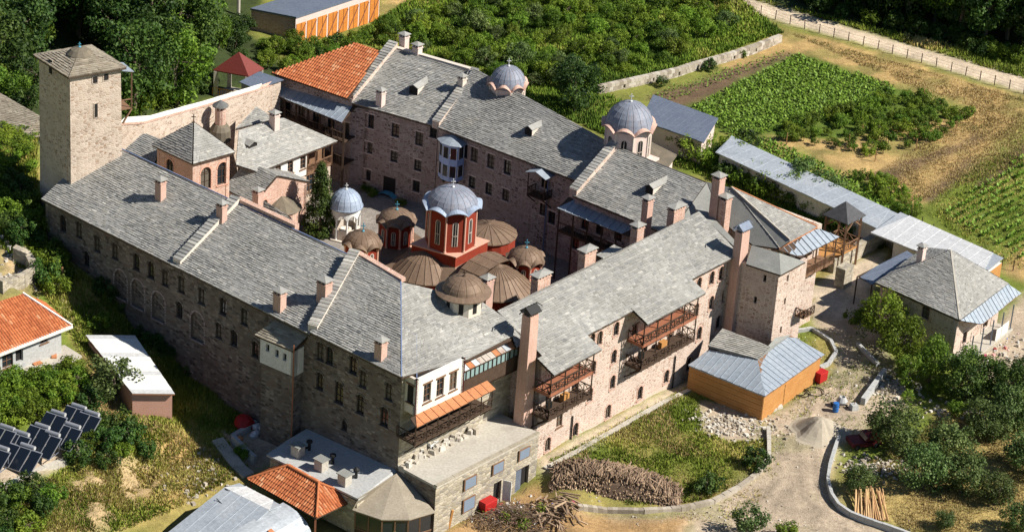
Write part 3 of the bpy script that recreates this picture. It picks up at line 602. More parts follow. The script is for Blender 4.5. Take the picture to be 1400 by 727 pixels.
def balcony(T, xs, roofpx, zf, proj, zlow, pl):
    """two-storey timber balcony: xs = (left, right) metres along the wall, zf/zlow deck heights"""
    P = lambda u, y, z: Z(Fw0, z)+dFf*u+nFf*y
    a, b = xs; o = roofpx
    Q = [P(a, proj+.5, 0), P(b, proj+.5, 0), P(b, .35, 0), P(a, .35, 0)]
    for q in Q: q[2] = pl.o[2]-((q-pl.o)[:2] @ pl.n[:2])/pl.n[2]+.08
    sl = Plane(Q[0], Q[1], Q[2]); r = T.part('balcony_roof', MB().prism([q-V3(0, 0, .12) for q in Q], (0, 0, .11)), MT['wood_dk']); mb = MB(); courses(mb, sl, [sl.to2(q) for q in Q], 27e-2, .5, lo=.2, hi=1.0); T.part('slates', mb, MT['slate'], r, 'stuff')
    for z, m in ((zf, 'wood_rd'), (zlow, 'wood_dk')):
        T.part('deck', MB().prism([P(a+.3, 0, z), P(a+.3, proj, z), P(b-.3, proj, z), P(b-.3, 0, z)], (0, 0, -.32 if z == zf else -.22)), MT[m])
        rl = MB(); railing(rl, P(a+.35, proj-.05, z), P(b-.35, proj-.05, z), 1.0, 1.25); railing(rl, P(a+.35, .1, z), P(a+.35, proj-.05, z), 1.0, 1.0); railing(rl, P(b-.35, .1, z), P(b-.35, proj-.05, z), 1.0, 1.0); T.part('railing', rl, MT['wood_dk'])
    n = max(2, int((b-a)/2.4))
    for i in range(n+1):
        u = a+.4+(b-a-.8)*i/n; q = P(u, proj-.06, zlow); T.part('post', MB().bar(q, P(u, proj-.06, Q[0][2]-.05), .065), MT['wood_dk'])
    m = int((b-a)/1.0)
    for i in range(m+1):
        u = a+.4+(b-a-.8)*i/m; T.part('brace', MB().bar(P(u, proj-.1, zlow-.2), P(u, -.02, zlow-1.7), .06).bar(P(u, proj, zlow-.25), P(u, 0, zlow-.25), .06), MT['wood_dk'])
    T.part('shelf_goods', MB().box(P(a+1.6, 1.0, zlow+.02), .5, .5, 1.1, .3).box(P((a+b)/2+.6, .8, zlow+.02), .9, .5, .8, ANG_F, m=1), [MT['plastic_black'], MT['wood_or']], label='objects left on the lower deck') if b-a > 7 else None
def ualong(x, y, y_off=0): q = onwall(x, y, Fw0+nFf*y_off, Fw0+nFf*y_off+dFf); return (q-Fw0)@dFf, q[2]
ar = 2.0
u0, zA = ualong(878.9, 472.2, ar); u1, _ = ualong(949, 430.8, ar); _, zB = ualong(875.8, 505, ar)
balcony(T, (u0-.3, u1+.9), None, zA, ar, zB, plF)
u0, zA2 = ualong(751.8, 539.7, ar); u1, _ = ualong(806.2, 511.9, ar); _, zB2 = ualong(750.5, 572.6, ar)
balcony(T, (u0-.3, u1+.9), None, zA2, ar, zB2, plF)
for x, y0, y1 in ((922.5, 486, 535), (782, 568, 610)):
    q = onwall(x, y0, Fw0, Fw0+dFf)+nFf*.12; q2 = onwall(x-2.5, y1, Fw0, Fw0+dFf)+nFf*.12; T.part('downpipe', MB().bar(q, V3(q[0], q[1], q2[2]), .07), MT['plastic_black'])
# tall pink chimney shafts against the wall
def bigchim(T, B, tx, ty, w_, d_, ang, capm='metal_dk'):
    bz = B[2]; h = zabove(tx, ty, B)-bz; b = MB().box(B-V3(0, 0, .5), w_, d_, h+.1, ang, taper=.86); o = T.part('chimney', b, MT['pink'])
    zt = bz+h-.45; hd = MB(); ca, sa = math.cos(ang), math.sin(ang)
    for i in range(5):
        for j in (-1, 1): x = (-.5+i/4)*w_*.72; y = j*d_*.34; hd.box((B[0]+x*ca-y*sa, B[1]+x*sa+y*ca, zt), .12, .12, .4, ang)
    hd.box((B[0], B[1], zt), w_*.55, d_*.5, .38, ang, m=1); T.part('flue_head', hd, [MT['pink'], MT['dark']], o)
    cp = MB(); a, c = w_*.5+.1, d_*.5+.12
    q = [V3(B[0]+x*ca-y*sa, B[1]+x*sa+y*ca, zt+.4) for x, y in ((-a, -c), (a, -c), (a, c), (-a, c))]; cp.prism(q, (0, 0, .1)); q = [p+V3(0, 0, .1) for p in q]
    r_ = [V3(B[0]+x*ca, B[1]+x*sa, zt+1.05) for x in (-a, a)]; cp.face([q[0], q[1], r_[1], r_[0]]); cp.face([q[2], q[3], r_[0], r_[1]]); cp.face([q[1], q[2], r_[1]]); cp.face([q[3], q[0], r_[0]])
    for k in range(5):
        x = -a+2*a*k/4
        for s_ in (-1, 1): cp.bar((B[0]+x*ca-s_*c*-sa*1, B[1]+x*sa+s_*c*ca, zt+.53), (B[0]+x*ca, B[1]+x*sa, zt+1.09), .04)
    T.part('chimney_cap', cp, MT[capm], o); return B, h
bigchim(T, CH1, 718, 424, 1.35, 1.25, ANG_F, 'plastic_black')
Bc, _ = bigchim(T, onwall(1000, 451, Fw0+nFf*1.0, Fw0+nFf*1.0+dFf), 1015, 311, 1.5, 1.1, ANG_F, 'metal_dk')
# courtyard-side stacks standing above the ridge
def stack(T, x, y, ty, z, w_, d_, mat, fl, ang, style='cap'):
    B = at(x, y, z); h = zabove(x, ty, B)-z; chimney(T, B-V3(0, 0, 3), w_, d_, h+3, ang, mat, style, flues=fl)
for x, y, ty, w_, d_, m_, f_ in [(738, 403, 372, 1.9, .9, 'brickwall', 3), (801, 371, 338, 1.7, .9, 'brickwall', 2), (870, 331, 305, 1.1, .9, 'brickwall', 1), (923, 305, 279, 1.8, .9, 'brickwall', 3)]:
    stack(T, x, y, ty, 14.2, w_, d_, m_, f_, ANG_F)
stack(T, 883, 306, 268, 13.2, .9, .8, 'pink', 1, ANG_F); stack(T, 665, 409, 377, 13.5, 1.0, .8, 'pink', 1, ANG_F)
# lean-to roofs behind the ridge
for q in ([(706, 425), (790, 386), (783, 378), (700, 417)], [(812, 376), (847, 358), (838, 352), (800, 370)], [(815, 350), (840, 336), (860, 345), (832, 358)]):
    roof(T, [at(x, y, 12.6 if i < 2 else 12.9) for i, (x, y) in enumerate(q)], thick=.3)
# ================================================================ far wing beyond the courtyard
T = Thing('monastery_wing', (0, 8, 0), 'far stone wing beyond the courtyard with three dormers on its slate roof', 'building', 'wings of the monastery'); WB = T
b0, b1, b2 = at(497, 146, 10.5), at(596, 173.5, 10.5), at(793, 249.5, 10.5)
br0, br1, br2 = at(539, 69, 14.1), at(650, 101, 14.1), at(842, 200, 13.4)
dB1 = nrm(b1-b0); plB1, _ = roof(T, [b0-dB1*1.6, b1, br1, br0-dB1*.9]); plB2, _ = roof(T, [b1, b2, br2, br1])
b3, b4 = at(783, 268, 10.5), at(915, 322, 10.5); r5, r6 = at(842, 200, 13.7), at(967, 249, 13.7)
plB3, _ = roof(T, [b3, b4, r6, r5])
hb = Plane(b4, r6, at(975, 305, 10.9)); roof(T, [b4, at(985, 300, 11.2), r6], 'slate_plain', style='plain')
nB = lambda a, b: nrm(V3((b-a)[1], -(b-a)[0], 0))
w01 = nB(b0, b1); w12 = nB(b1, b2); w34 = nB(b3, b4)
def zz(x, y, sx, ox, oy, s): return (x/s+ox, y/s+oy)
bw = []
for x, y in [(483, 482), (583, 518), (678, 552)]: bw.append((x/2.908+340, y/2.908, 1.0, 1.75, 'R'))
for x, y in [(478, 587), (578, 622), (672, 657)]: bw.append((x/2.908+340, y/2.908, .95, 1.45, 'R'))
for x, y in [(453, 690)]: bw.append((x/2.908+340, y/2.908, .95, 1.45, 'R'))
for x, y in [(32, 485), (240, 15)]: bw.append((x/3.605+560, y/3.605+120, .95, 1.5, 'R'))
wall(T, b0-w01*.5, b1-w01*.5, 0, 10.35, 'wall_B', bw)
bw = []
for x, y in [(268, 310), (319, 330), (400, 362), (482, 392), (668, 460)]: bw.append((x/3.605+560, y/3.605+120, 1.0, 1.8, 'R'))
for x, y in [(307, 465), (390, 497), (473, 528), (658, 600)]: bw.append((x/3.605+560, y/3.605+120, .95, 1.5, 'R'))
for x, y in [(325, 620), (200, 600), (700, 640)]: bw.append((x/3.605+560, y/3.605+120, .95, 1.6, 'R'))
wall(T, b1-w12*.5, b2-w12*.5, 0, 10.35, 'wall_B', bw)
wall(T, b3-w34*.5, b4-w34*.5, 0, 10.35, 'wall_B', [(800, 305, 1, 1.6, 'R'), (820, 312, 1, 1.6, 'R'), (845, 320, 1, 1.6, 'R'), (757, 320, .9, 1.5, 'R'), (805, 330, 1, 1.6, 'R'), (835, 340, 1, 1.6, 'R')])
T.part('inner_return_wall', MB().prism([Z(b2-w12*.5, 0), Z(b2-w12*.5, 10.3), Z(b3-w34*.5, 10.3), Z(b3-w34*.5, 0)], V3(.4, .2, 0)), MT['wall_B'])
wall(T, br1, br0, 0, 13.8, 'wall_B', [], name='garden_wall'); wall(T, br2, br1, 0, 13.2, 'wall_B', [], name='garden_wall'); wall(T, r6, r5, 0, 13.4, 'wall_B', [], name='garden_wall')
T.part('gable_wall', MB().prism([Z(b0-w01*.5, 0), Z(b0-w01*.5, 10.3), Z(br0, 13.9), Z(br0, 0)], nrm(b1-b0)*.45), MT['wall_B'])
q0, q1 = at(477.5, 135, 10.9), at(538, 62, 14.6)
firewall(T, [q0, q1], 1.1, .5); firewall(T, [b1+V3(0, 0, .1)-w12*-.1, br1+V3(0, 0, .15)], .9, .6); firewall(T, [b3+V3(0, 0, .1), r5+V3(0, 0, .15)], .95, .7)
fl = MB().prism([b3+V3(-.1, 0, .0), b3+w34*-.3+(b4-b3)*.02, b4, b4+w34*.2], (0, 0, .06)); 
# strip of light coping behind the first ridge, chimneys
T.part('rear_parapet', MB().prism([br0-w01*.1, br1-w01*.1, br1-w01*.7, br0-w01*.7], (0, 0, .35)), MT['cream'])
chim_on(T, plB1, 520, 145, 121, .9, .7, ANG_L, 'palepink'); chim_on(T, plB1, 631, 124, 102, .8, .7, ANG_L, 'cream')
stack(T, 552, 68, 45, 13.9, .9, .8, 'palepink', 1, ANG_L); stack(T, 570, 80, 59, 13.7, .9, .8, 'palepink', 1, ANG_L)
stack(T, 838, 197, 174, 13.4, .9, .8, 'palepink', 1, ANG_L)
T.part('lightning_rod', MB().bar(at(540, 58, 14.6), at(540, 58, 14.6)+V3(0, 0, 2.4), .03), MT['plastic_black'])
def dormer(T, pl, fx, fy, w_, h, L, ang, mat='cream'):
    """gabled dormer whose front stands at (fx,fy) on the roof plane and runs back into the slope"""
    F = onplane(fx, fy, pl.o, pl.n); f = nrm(V3(pl.n[0], pl.n[1], 0)); s_ = V3(-f[1], f[0], 0); z1 = F[2]+h
    # length at which the ridge meets the slope
    g_ = math.hypot(pl.n[0], pl.n[1])/pl.n[2]; Lr = (h+.35)/g_; Ls = h/g_
    a, b = F+s_*w_/2, F-s_*w_/2; A, B_ = Z(a, z1), Z(b, z1); C_ = Z(F, z1+.35)
    mb = MB(); lo = V3(0, 0, -.3)
    for p, q in ((a, A), (b, B_)): mb.face([p+lo, q, q-f*Ls])
    o = T.part('dormer', mb, MT[mat]); T.part('dormer_front', MB().prism([a+lo, b+lo, B_, C_, A], -f*.06), MT['dark'], o)
    rm = MB()
    for p, q in ((A, s_), (B_, -s_)): rm.prism([p+q*.12+f*.15, C_+f*.15, C_-f*Lr, p+q*.12-f*Ls], (0, 0, .09), c=.6)
    T.part('dormer_roof', rm, MT['slate'], o)
dormer(T, plB1, 565, 131, 1.1, 1.0, 3, 0); dormer(T, plB2, 722, 187, 1.0, .95, 3, 0); dormer(T, plB3, 887, 267, 1.0, .95, 3, 0)
# blue and white oriel on the far wall
def oriel(T, cx, cy_top, cy_bot, w_, d_, A, B, mat='paint_bluebox', top='metal'):
    dd = nrm(V3(*(B-A)[:2], 0)); nn = V3(dd[1], -dd[0], 0); q = onwall(cx, (cy_top+cy_bot)/2, A+nn*d_, B+nn*d_); zt, zb = onwall(cx, cy_top, A+nn*d_, B+nn*d_)[2], onwall(cx, cy_bot, A+nn*d_, B+nn*d_)[2]
    c = q-nn*d_; prof = [c-dd*w_/2, c-dd*w_/2+nn*d_*.72, c-dd*w_*.18+nn*d_, c+dd*w_*.18+nn*d_, c+dd*w_/2+nn*d_*.72, c+dd*w_/2]
    H = zt-zb; b = MB().prism([Z(p, zb) for p in prof], (0, 0, H)); o = T.part('oriel', b, MT[mat])
    fr = MB(); gs = MB()
    for k in range(2):
        za, zc = zb+H*(.12+.5*k), zb+H*(.43+.5*k)
        for p, r in zip(prof, prof[1:]):
            m = max(1, int(np.linalg.norm(r-p)/.75)); nn2 = nrm(V3((r-p)[1], -(r-p)[0], 0)); nn2 = nn2 if nn2 @ nn >= -.1 else -nn2
            for i in range(m):
                s_, e_ = p+(r-p)*((i+.12)/m), p+(r-p)*((i+.88)/m); gs.prism([Z(s_, za), Z(e_, za), Z(e_, zc), Z(s_, zc)], nn2*.02)
                fr.bar(Z(s_, za)+nn2*.03, Z(s_, zc)+nn2*.03, .035); fr.bar(Z(e_, za)+nn2*.03, Z(e_, zc)+nn2*.03, .035)
    T.part('pane', gs, MT['glass'], o); T.part('window_frame', fr, MT['paint_white'], o)
    cc = c+nn*d_*.5; rf = MB(); outer = [Z(cc+(p-cc)*1.28, zt+.02) for p in prof]; ap = Z(c+nn*.3, zt+.85)
    rf.prism(outer, (0, 0, .06)); outer = [p+V3(0, 0, .06) for p in outer]
    for i in range(len(outer)-1): rf.face([outer[i], outer[i+1], ap])
    T.part('oriel_roof', rf, MT[top], o)
    br = MB()
    for p in (prof[0], prof[-1]): br.bar(Z(p, zb-1.2), Z(p+nn*d_*.7, zb), .07)
    T.part('bracket', br, MT['wood_dk'], o)
A_, B_ = b1-w12*.5, b2-w12*.5
oriel(T, 609, 197, 247, 2.7, 1.7, A_, B_)
# dark timber balcony oriel with a bright sheet roof
def hang(T, cx, cy_top, cy_bot, w_, d_, A, B):
    dd = nrm(V3(*(B-A)[:2], 0)); nn = V3(dd[1], -dd[0], 0); q = onwall(cx, cy_top, A+nn*d_, B+nn*d_); zt = q[2]; zb = onwall(cx, cy_bot, A+nn*d_, B+nn*d_)[2]; c = q-nn*d_
    P = lambda u, y, z: Z(c, z)+dd*u+nn*y
    o = T.part('timber_balcony', MB().prism([P(-w_/2, 0, zb), P(w_/2, 0, zb), P(w_/2, d_, zb), P(-w_/2, d_, zb)], (0, 0, .15)), MT['wood_dk'])
    rl = MB(); railing(rl, P(-w_/2, d_, zb), P(w_/2, d_, zb), .95, .8, False); railing(rl, P(-w_/2, 0, zb), P(-w_/2, d_, zb), .95, .8, False); railing(rl, P(w_/2, 0, zb), P(w_/2, d_, zb), .95, .8, False)
    for u in (-w_/2, w_/2): rl.bar(P(u, d_, zb), P(u, d_, zt), .06); rl.bar(P(u, d_, zb), P(u, 0, zb-1.3), .06)
    T.part('railing', rl, MT['wood_dk'], o)
    rf = MB(); rf.prism([P(-w_/2-.3, d_+.3, zt), P(0, d_+.3, zt+.5), P(0, 0, zt+.5), P(-w_/2-.3, 0, zt)], (0, 0, .06)); rf.prism([P(w_/2+.3, d_+.3, zt), P(0, d_+.3, zt+.5), P(0, 0, zt+.5), P(w_/2+.3, 0, zt)], (0, 0, .06))
    T.part('balcony_roof', rf, MT['metal'], o)
hang(T, 734, 240, 272, 2.3, 1.5, A_, B_)
T.part('downpipe', MB().bar(onwall(751, 240, A_, B_)+w12*.15, Z(onwall(751, 240, A_, B_)+w12*.15, 0), .07), MT['flash_blue'])
# blue awning over the low door
q = onwall(532, 262, b0-w01*.5, b1-w01*.5); dd = nrm(b1-b0)
mb = MB()
for k in range(5):
    a0_, a1_ = math.pi*k/5, math.pi*(k+1)/5
    P = lambda t, y: Z(q, q[2]-1.2)+dd*(1.5*math.cos(t))*-1+V3(0, 0, 1.3*math.sin(t))+w01*y
    mb.prism([P(a0_, .05), P(a1_, .05), P(a1_, .9), P(a0_, .9)], (0, 0, .06))
T.part('awning', mb, MT['paint_teal']); T.part('door', MB().prism([Z(q-dd*.8, 0), Z(q+dd*.8, 0), Z(q+dd*.8, 2.2), Z(q-dd*.8, 2.2)], w01*.05), MT['dark'])
# sheet canopy before the third roof
cpn = [at(762, 285, 8.9), at(860, 323.5, 8.9), at(865, 312, 9.6), at(782.5, 280.4, 9.6)]
c0 = b3-w34*.45; cq = [Z(at(762, 285, 8.9), 8.9), Z(at(860, 323.5, 8.9), 8.9)]; cq += [cq[1]-w34*1.9+V3(0, 0, .8), cq[0]-w34*1.9+V3(0, 0, .8)]
o = T.part('canopy', MB().prism([p-V3(0, 0, .08) for p in cq], (0, 0, .07)), MT['wood_dk']); pq = Plane(*cq[:3]); panels(T, o, pq, [pq.to2(p) for p in cq], 'metal', 1.0)
gq = [cq[0]-w34*.4, cq[1]-w34*.4]; T.part('gallery_deck', MB().prism([Z(gq[0], 5.9), Z(gq[1], 5.9), Z(gq[1]-w34*1.9, 5.9), Z(gq[0]-w34*1.9, 5.9)], (0, 0, .2)), MT['wood_dk'])
rl = MB(); railing(rl, Z(gq[0], 6.1), Z(gq[1], 6.1), 1.0, 1.2, False)
for i in range(6): p = gq[0]+(gq[1]-gq[0])*i/5; rl.bar(Z(p, 0), Z(p, 8.8), .09)
T.part('railing', rl, MT['wood_dk'])
# ================================================================ corner block with its square tower
T = Thing('monastery_wing', (27, -17, 0), 'corner block with a square stone tower and smooth grey roof beside the timber shed', 'building', 'wings of the monastery'); WN = T
tc = at(1067, 376, 12.5); tl = at(1020, 361, 12.5); tr_ = at(1101, 358, 12.5); tap = at(1065, 346, 13.7); tt = at(1028, 335, 13.7)
dA = nrm(tc-tl); nA = V3(dA[1], -dA[0], 0); dB_ = nrm(tr_-tc); nB_ = V3(dB_[1], -dB_[0], 0)
roof(T, [tl, tc, tap, tt], 'slate_plain', style='plain'); roof(T, [tc, tr_, tap], 'slate_plain', style='plain')
ci = tc-nA*.35-nB_*.35; li = ci-dA*7.5; ri = ci+dB_*5.1
wall(T, li, ci, 0, 12.35, 'wall_F', [(1045.5, 380.5, .35, .8, 'D'), (1032.5, 410, .35, .8, 'D')], label='shaded tower face')
wall(T, ci, ri, 0, 12.35, 'wall_F', [(1077, 380.5, .35, .8, 'D'), (1073, 412, .35, .8, 'D'), (1067.5, 451, .35, .8, 'D')])
ap = at(1000, 257, 15.2); n1, n2 = at(1117, 311, 12.3), at(1065, 340, 12.3)
gp = Plane(at(986, 300, 12.7), n2, ap)
roof(T, [hit(986, 300, gp), hit(1008, 320, gp), hit(1030, 335, gp), n2, hit(1080, 329, gp), ap, hit(967, 249, gp)], 'slate_plain', style='plain')
sp_ = Plane(n2, n1, ap); roof(T, [n2, n1, ap], kw=dict(lo=.35, hi=1))
cc = [at(1094, 351.5, 11.2), at(1147.6, 324, 11.2), n1-V3(0, 0, .1), n2-V3(0, 0, .1)]
o = T.part('canopy', MB().prism([p-V3(0, 0, .1) for p in cc], (0, 0, .08)), MT['wood_dk']); pq = Plane(*cc[:3]); panels(T, o, pq, [pq.to2(p) for p in cc], 'metal', .8, .09)
fl = MB().bar(n1+V3(0, 0, .05), n2+V3(0, 0, .05), .08).bar(ap+V3(0, 0, .1), n1+V3(0, 0, .1), .09); T.part('ridge_flashing', fl, MT['rust'])
T.part('ridge_flashing', MB().bar(ap+V3(0, 0, .12), hit(1080, 329, gp)+V3(0, 0, .12), .07), MT['concrete'])
gn = V3(nB_[0], nB_[1], 0); a, b = Z(cc[0], 0)-gn*.35, Z(cc[1], 0)-gn*.35; a2, b2_ = a-gn*2.0, b-gn*2.0
wall(T, Z(a2, 0)-dB_*1, Z(b2_, 0), 0, 11.9, 'wall_F', [(None, 2.2, 8.9, 1, 1.6, 'RW'), (None, 4.2, 8.9, 1, 1.6, 'RW'), (None, 6, 8.9, 1, 1.6, 'RW')], name='gallery_wall')
T.part('gallery_deck', MB().prism([Z(a, 7.9), Z(b, 7.9), Z(b2_, 7.9), Z(a2, 7.9)], (0, 0, .25)), MT['wood_md'])
rl = MB(); railing(rl, Z(a, 8.15), Z(b, 8.15), 1.0, .8, False)
for i in range(5): p = a+(b-a)*i/4; rl.bar(Z(p, 8), Z(p, 11.1), .08)
for i in range(7): p = a+(b-a)*i/6; rl.bar(Z(p, 7.9), Z(p-gn*1.6, 6.6), .06)
T.part('railing', rl, MT['wood_md'])
T.part('end_wall', MB().prism([Z(b2_, 0), Z(b2_, 11.9), Z(ap, 15), Z(ap, 0)], -dB_*.4), MT['wall_F'])
bq = ri-dB_*.2; ba_, bb_ = Z(bq, 6.0)+nB_*1.1-dB_*.9, Z(bq, 6.0)+nB_*1.1+dB_*1.0
T.part('small_balcony', MB().prism([ba_, bb_, bb_-nB_*1.1, ba_-nB_*1.1], (0, 0, .15)), MT['wood_md']); rl = MB(); railing(rl, ba_+V3(0, 0, .1), bb_+V3(0, 0, .1), .9, .6); railing(rl, ba_-nB_*1.1+V3(0, 0, .1), ba_+V3(0, 0, .1), .9, .6); T.part('railing', rl, MT['wood_dk'])
stack(T, 977, 300, 237, 13.0, 1.0, 1.0, 'pink', 2, ANG_F, 'cap'); stack(T, 989, 302, 266, 13.2, .95, .95, 'brickwall', 2, ANG_F, 'cap')
T.part('parapet', MB().prism([at(950, 288, 13.2), at(1008, 345, 12.9), at(1012, 340, 12.9), at(957, 282, 13.2)], (0, 0, .3)), MT['slate_plain'])
def foot(x, y, z): return Z(at(x, y, z), 0)
# ================================================================ small tower with a white upper room on the long wing
e = 13.1
T = Thing('stair_tower', at(400, 598, 3), 'narrow dark stone tower with a whitewashed top room leaning on the long wing', 'tower')
sl_, sf, sr, st_ = at(349, 458, e), at(401, 480, e), at(428.5, 460, e), at(378, 437, e+.9)
roof(T, [sl_, sf, at(424, 457.5, 14.5), at(380, 436.5, 14.6)], 'slate_tan', kw=dict(wd=.6)); roof(T, [sf, sr, at(424, 457.5, 14.5)], 'slate_tan')
sC = at(403, 484, e-.3); sA = at(356, 464, e-.3); sB = at(430, 466, e-.3)
d1 = nrm(V3(*(sC-sA)[:2], 0)); n1_ = V3(d1[1], -d1[0], 0)
zm = zabove(396, 515, sC)
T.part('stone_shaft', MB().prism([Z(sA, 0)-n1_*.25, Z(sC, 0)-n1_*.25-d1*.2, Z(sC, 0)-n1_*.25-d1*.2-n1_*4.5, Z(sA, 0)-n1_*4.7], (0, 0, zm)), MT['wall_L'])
wall(T, sA, sC, zm, e, 'white', [(118/3.305+330, 150/3.305+430, .45, .8, 'D'), (160/3.305+330, 175/3.305+430, .45, .8, 'D'), (195/3.305+330, 192/3.305+430, .45, .8, 'D')], name='upper_wall')
wall(T, sC, sC-n1_*4.6, zm, e, 'white', [], name='upper_wall')
T.part('downpipe', MB().bar(sC+n1_*.15+V3(0, 0, 1), Z(sC+n1_*.15, 3), .06), MT['wood_rd'])
# ================================================================ terrace building
T = Thing('terrace_building', (0, -51, 0), 'low fieldstone building with a flat pale concrete terrace for a roof', 'building')
zt = 5.3; tA, tB = at(597, 665, zt), at(738, 592, zt); tW = at(545, 637, zt); dT = nrm(tB-tA)
T.part('terrace_slab', MB().prism([tA, tB, tB-nF*6, Z(W2, zt)+dF*1, Z(W2, zt)+nF*.0, tW], (0, 0, -.25)), MT['concrete'])
nT = V3(dT[1], -dT[0], 0)
wall(T, tA-nT*.08, tB-nT*.08, -1.5, zt-.25, 'wall_grey', [(679.6, 671, 1.1, 2.1, 'D'), (713.5, 654, 1.9, 2.5, 'D')])
for x, y, a_, b_ in [(642.5, 658.8, 1.7, 1.25), (680.6, 638.6, 1.6, 1.2), (716.4, 619.2, 1.6, 1.2), (640.6, 688, 1.7, 1.5)]:
    q = onwall(x, y, tA, tB); u = dT*a_/2; f = MB().prism([q-u-V3(0, 0, b_/2), q+u-V3(0, 0, b_/2), q+u+V3(0, 0, b_/2), q-u+V3(0, 0, b_/2)], nT*.1); o = T.part('window', f, MT['wood_md'])
    u = u*.86; h_ = b_*.42; T.part('pane', MB().prism([q-u-V3(0, 0, h_)+nT*.1, q+u-V3(0, 0, h_)+nT*.1, q+u+V3(0, 0, h_)+nT*.1, q-u+V3(0, 0, h_)+nT*.1], nT*.02), MT['glass_sky'], o)
q = onwall(686, 668, tA, tB); T.part('door', MB().prism([Z(q, -.1)+nT*.1, Z(q, -.1)+nT*.9+dT*.3, Z(q, 2.2)+nT*.9+dT*.3, Z(q, 2.2)+nT*.1], dT*.05), MT['paint_white'])
q = onwall(709, 655, tA, tB); T.part('door', MB().prism([Z(q, -.4)-dT*.5-nT*.2, Z(q, -.4)+dT*.5-nT*.2, Z(q, 2.1)+dT*.5-nT*.2, Z(q, 2.1)-dT*.5-nT*.2], nT*.05), MT['metal_dk'])
mb = MB()
for i in range(24): a, b = tA+(tB-tA)*(i+.01)/24, tA+(tB-tA)*(i+.99)/24; mb.prism([a+nT*.06, b+nT*.06, b-nT*.3, a-nT*.3], (0, 0, .10+rng.uniform(0, .04)), c=.8)
T.part('edge_stones', mb, MT['slate_tan'], kind='stuff')
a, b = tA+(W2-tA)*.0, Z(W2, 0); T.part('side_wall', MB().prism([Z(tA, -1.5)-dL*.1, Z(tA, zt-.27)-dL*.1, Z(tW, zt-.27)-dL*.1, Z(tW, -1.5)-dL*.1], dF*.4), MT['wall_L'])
mb = MB()
for i in range(14): p = Z(tB, zt)-nF*rng.uniform(.3, .9); mb.bar(p, p+V3(rng.uniform(-.05, .05), 0, rng.uniform(.3, .8)), .015)
# ================================================================ flat-roofed annex with a six-sided glazed end
T = Thing('annex', at(450, 650, 0), 'low flat-roofed grey annex with a glazed six-sided end under a tan roof', 'building')
fr = [at(364.5, 621, 4.0), at(490, 681.5, 4.25), at(542.5, 644.5, 4.55), at(546, 637, 4.75), at(434, 577, 4.5), at(393, 601, 4.1)]
ap_, pl_ = fr, None; T.part('flat_roof', MB().face(fr).face([p-V3(0, 0, .2) for p in fr][::-1]).face([fr[0]-V3(0, 0, .2), fr[1]-V3(0, 0, .2), fr[1], fr[0]]).face([fr[1]-V3(0, 0, .2), fr[2]-V3(0, 0, .2), fr[2], fr[1]]), MT['concrete_gr'])
fi = [p+(sum(fr)/6-p)*.05 for p in fr]; T.part('wall', MB().prism([Z(p, 0) for p in (fi[0], fi[1], fi[2], fi[3], fi[4], fi[5])], (0, 0, 3.75)), MT['wall_grey'])
hz = 2.8; hx = [at(481, 697.5, hz), at(521, 711, hz), at(560, 711, hz), at(595, 700.5, hz)]; hb_ = [hx[3]-nF*.2+V3(-1.2, 2.9, 0), at(490, 681.5, 4.27)]
apx = at(541, 648.5, 4.6); rf = MB()
ring = [at(490, 681.5, 4.27)]+hx+[Z(at(546, 645, 4.5), 4.5)]
for a, b in zip(ring, ring[1:]): rf.prism([a, b, apx], (0, 0, .10))
T.part('roof', rf, MT['cement_tan'], label='tan rendered roof over the glazed end')
cen = sum(hx)/4+V3(0, 1.2, 0)
for i, (a, b) in enumerate(zip(hx, hx[1:])):
    a, b = a+(cen-a)*.08, b+(cen-b)*.08; m = max(2, int(np.linalg.norm(b-a)/1.3))
    T.part('low_wall', MB().prism([Z(a, -1), Z(b, -1), Z(b+(cen-b)*.06, -1), Z(a+(cen-a)*.06, -1)], (0, 0, 1.9)), MT['wood_dk'])
    for k in range(m):
        p, q = a+(b-a)*k/m, a+(b-a)*(k+1)/m; f = MB().bar(Z(p, .9), Z(p, hz-.05), .07).bar(Z(p, hz-.1), Z(q, hz-.1), .06).bar(Z(p, .93), Z(q, .93), .05); o = T.part('window', f, MT['wood_md'])
        T.part('pane', MB().prism([Z(p+(q-p)*.08, .95), Z(p+(q-p)*.92, .95), Z(p+(q-p)*.92, hz-.15), Z(p+(q-p)*.08, hz-.15)], (cen-a)*.01), MT['glass'], o)
def vent(px_, py_, z, lab):
    P = at(px_, py_, z-.05); V = Thing('roof_vent', P, lab, 'vent', 'vents on the flat concrete roof')
    V.part('housing', MB().box(P, 1.0, .9, 1.1, ANG_L), MT['concrete']); V.part('cover', MB().box(P+V3(0, 0, 1.103), 1.25, 1.1, .08, ANG_L), MT['slate_plain'])
    Q = P+V3(1.0, 1.0, 0); V.part('flue', MB().lathe(Q, [(.14, 0), (.14, .9), (.3, .92), (.3, 1.1), (0, 1.3)], 10).bar(P+V3(.3, .3, .5), Q+V3(0, 0, .4), .08), MT['plastic_black'])
vent(407, 622, 4.2, 'boxy roof vent nearest the dark stair tower'); vent(439, 641, 4.25, 'middle boxy vent on the flat grey roof'); vent(471, 661, 4.3, 'boxy roof vent nearest the six-sided tan roof')
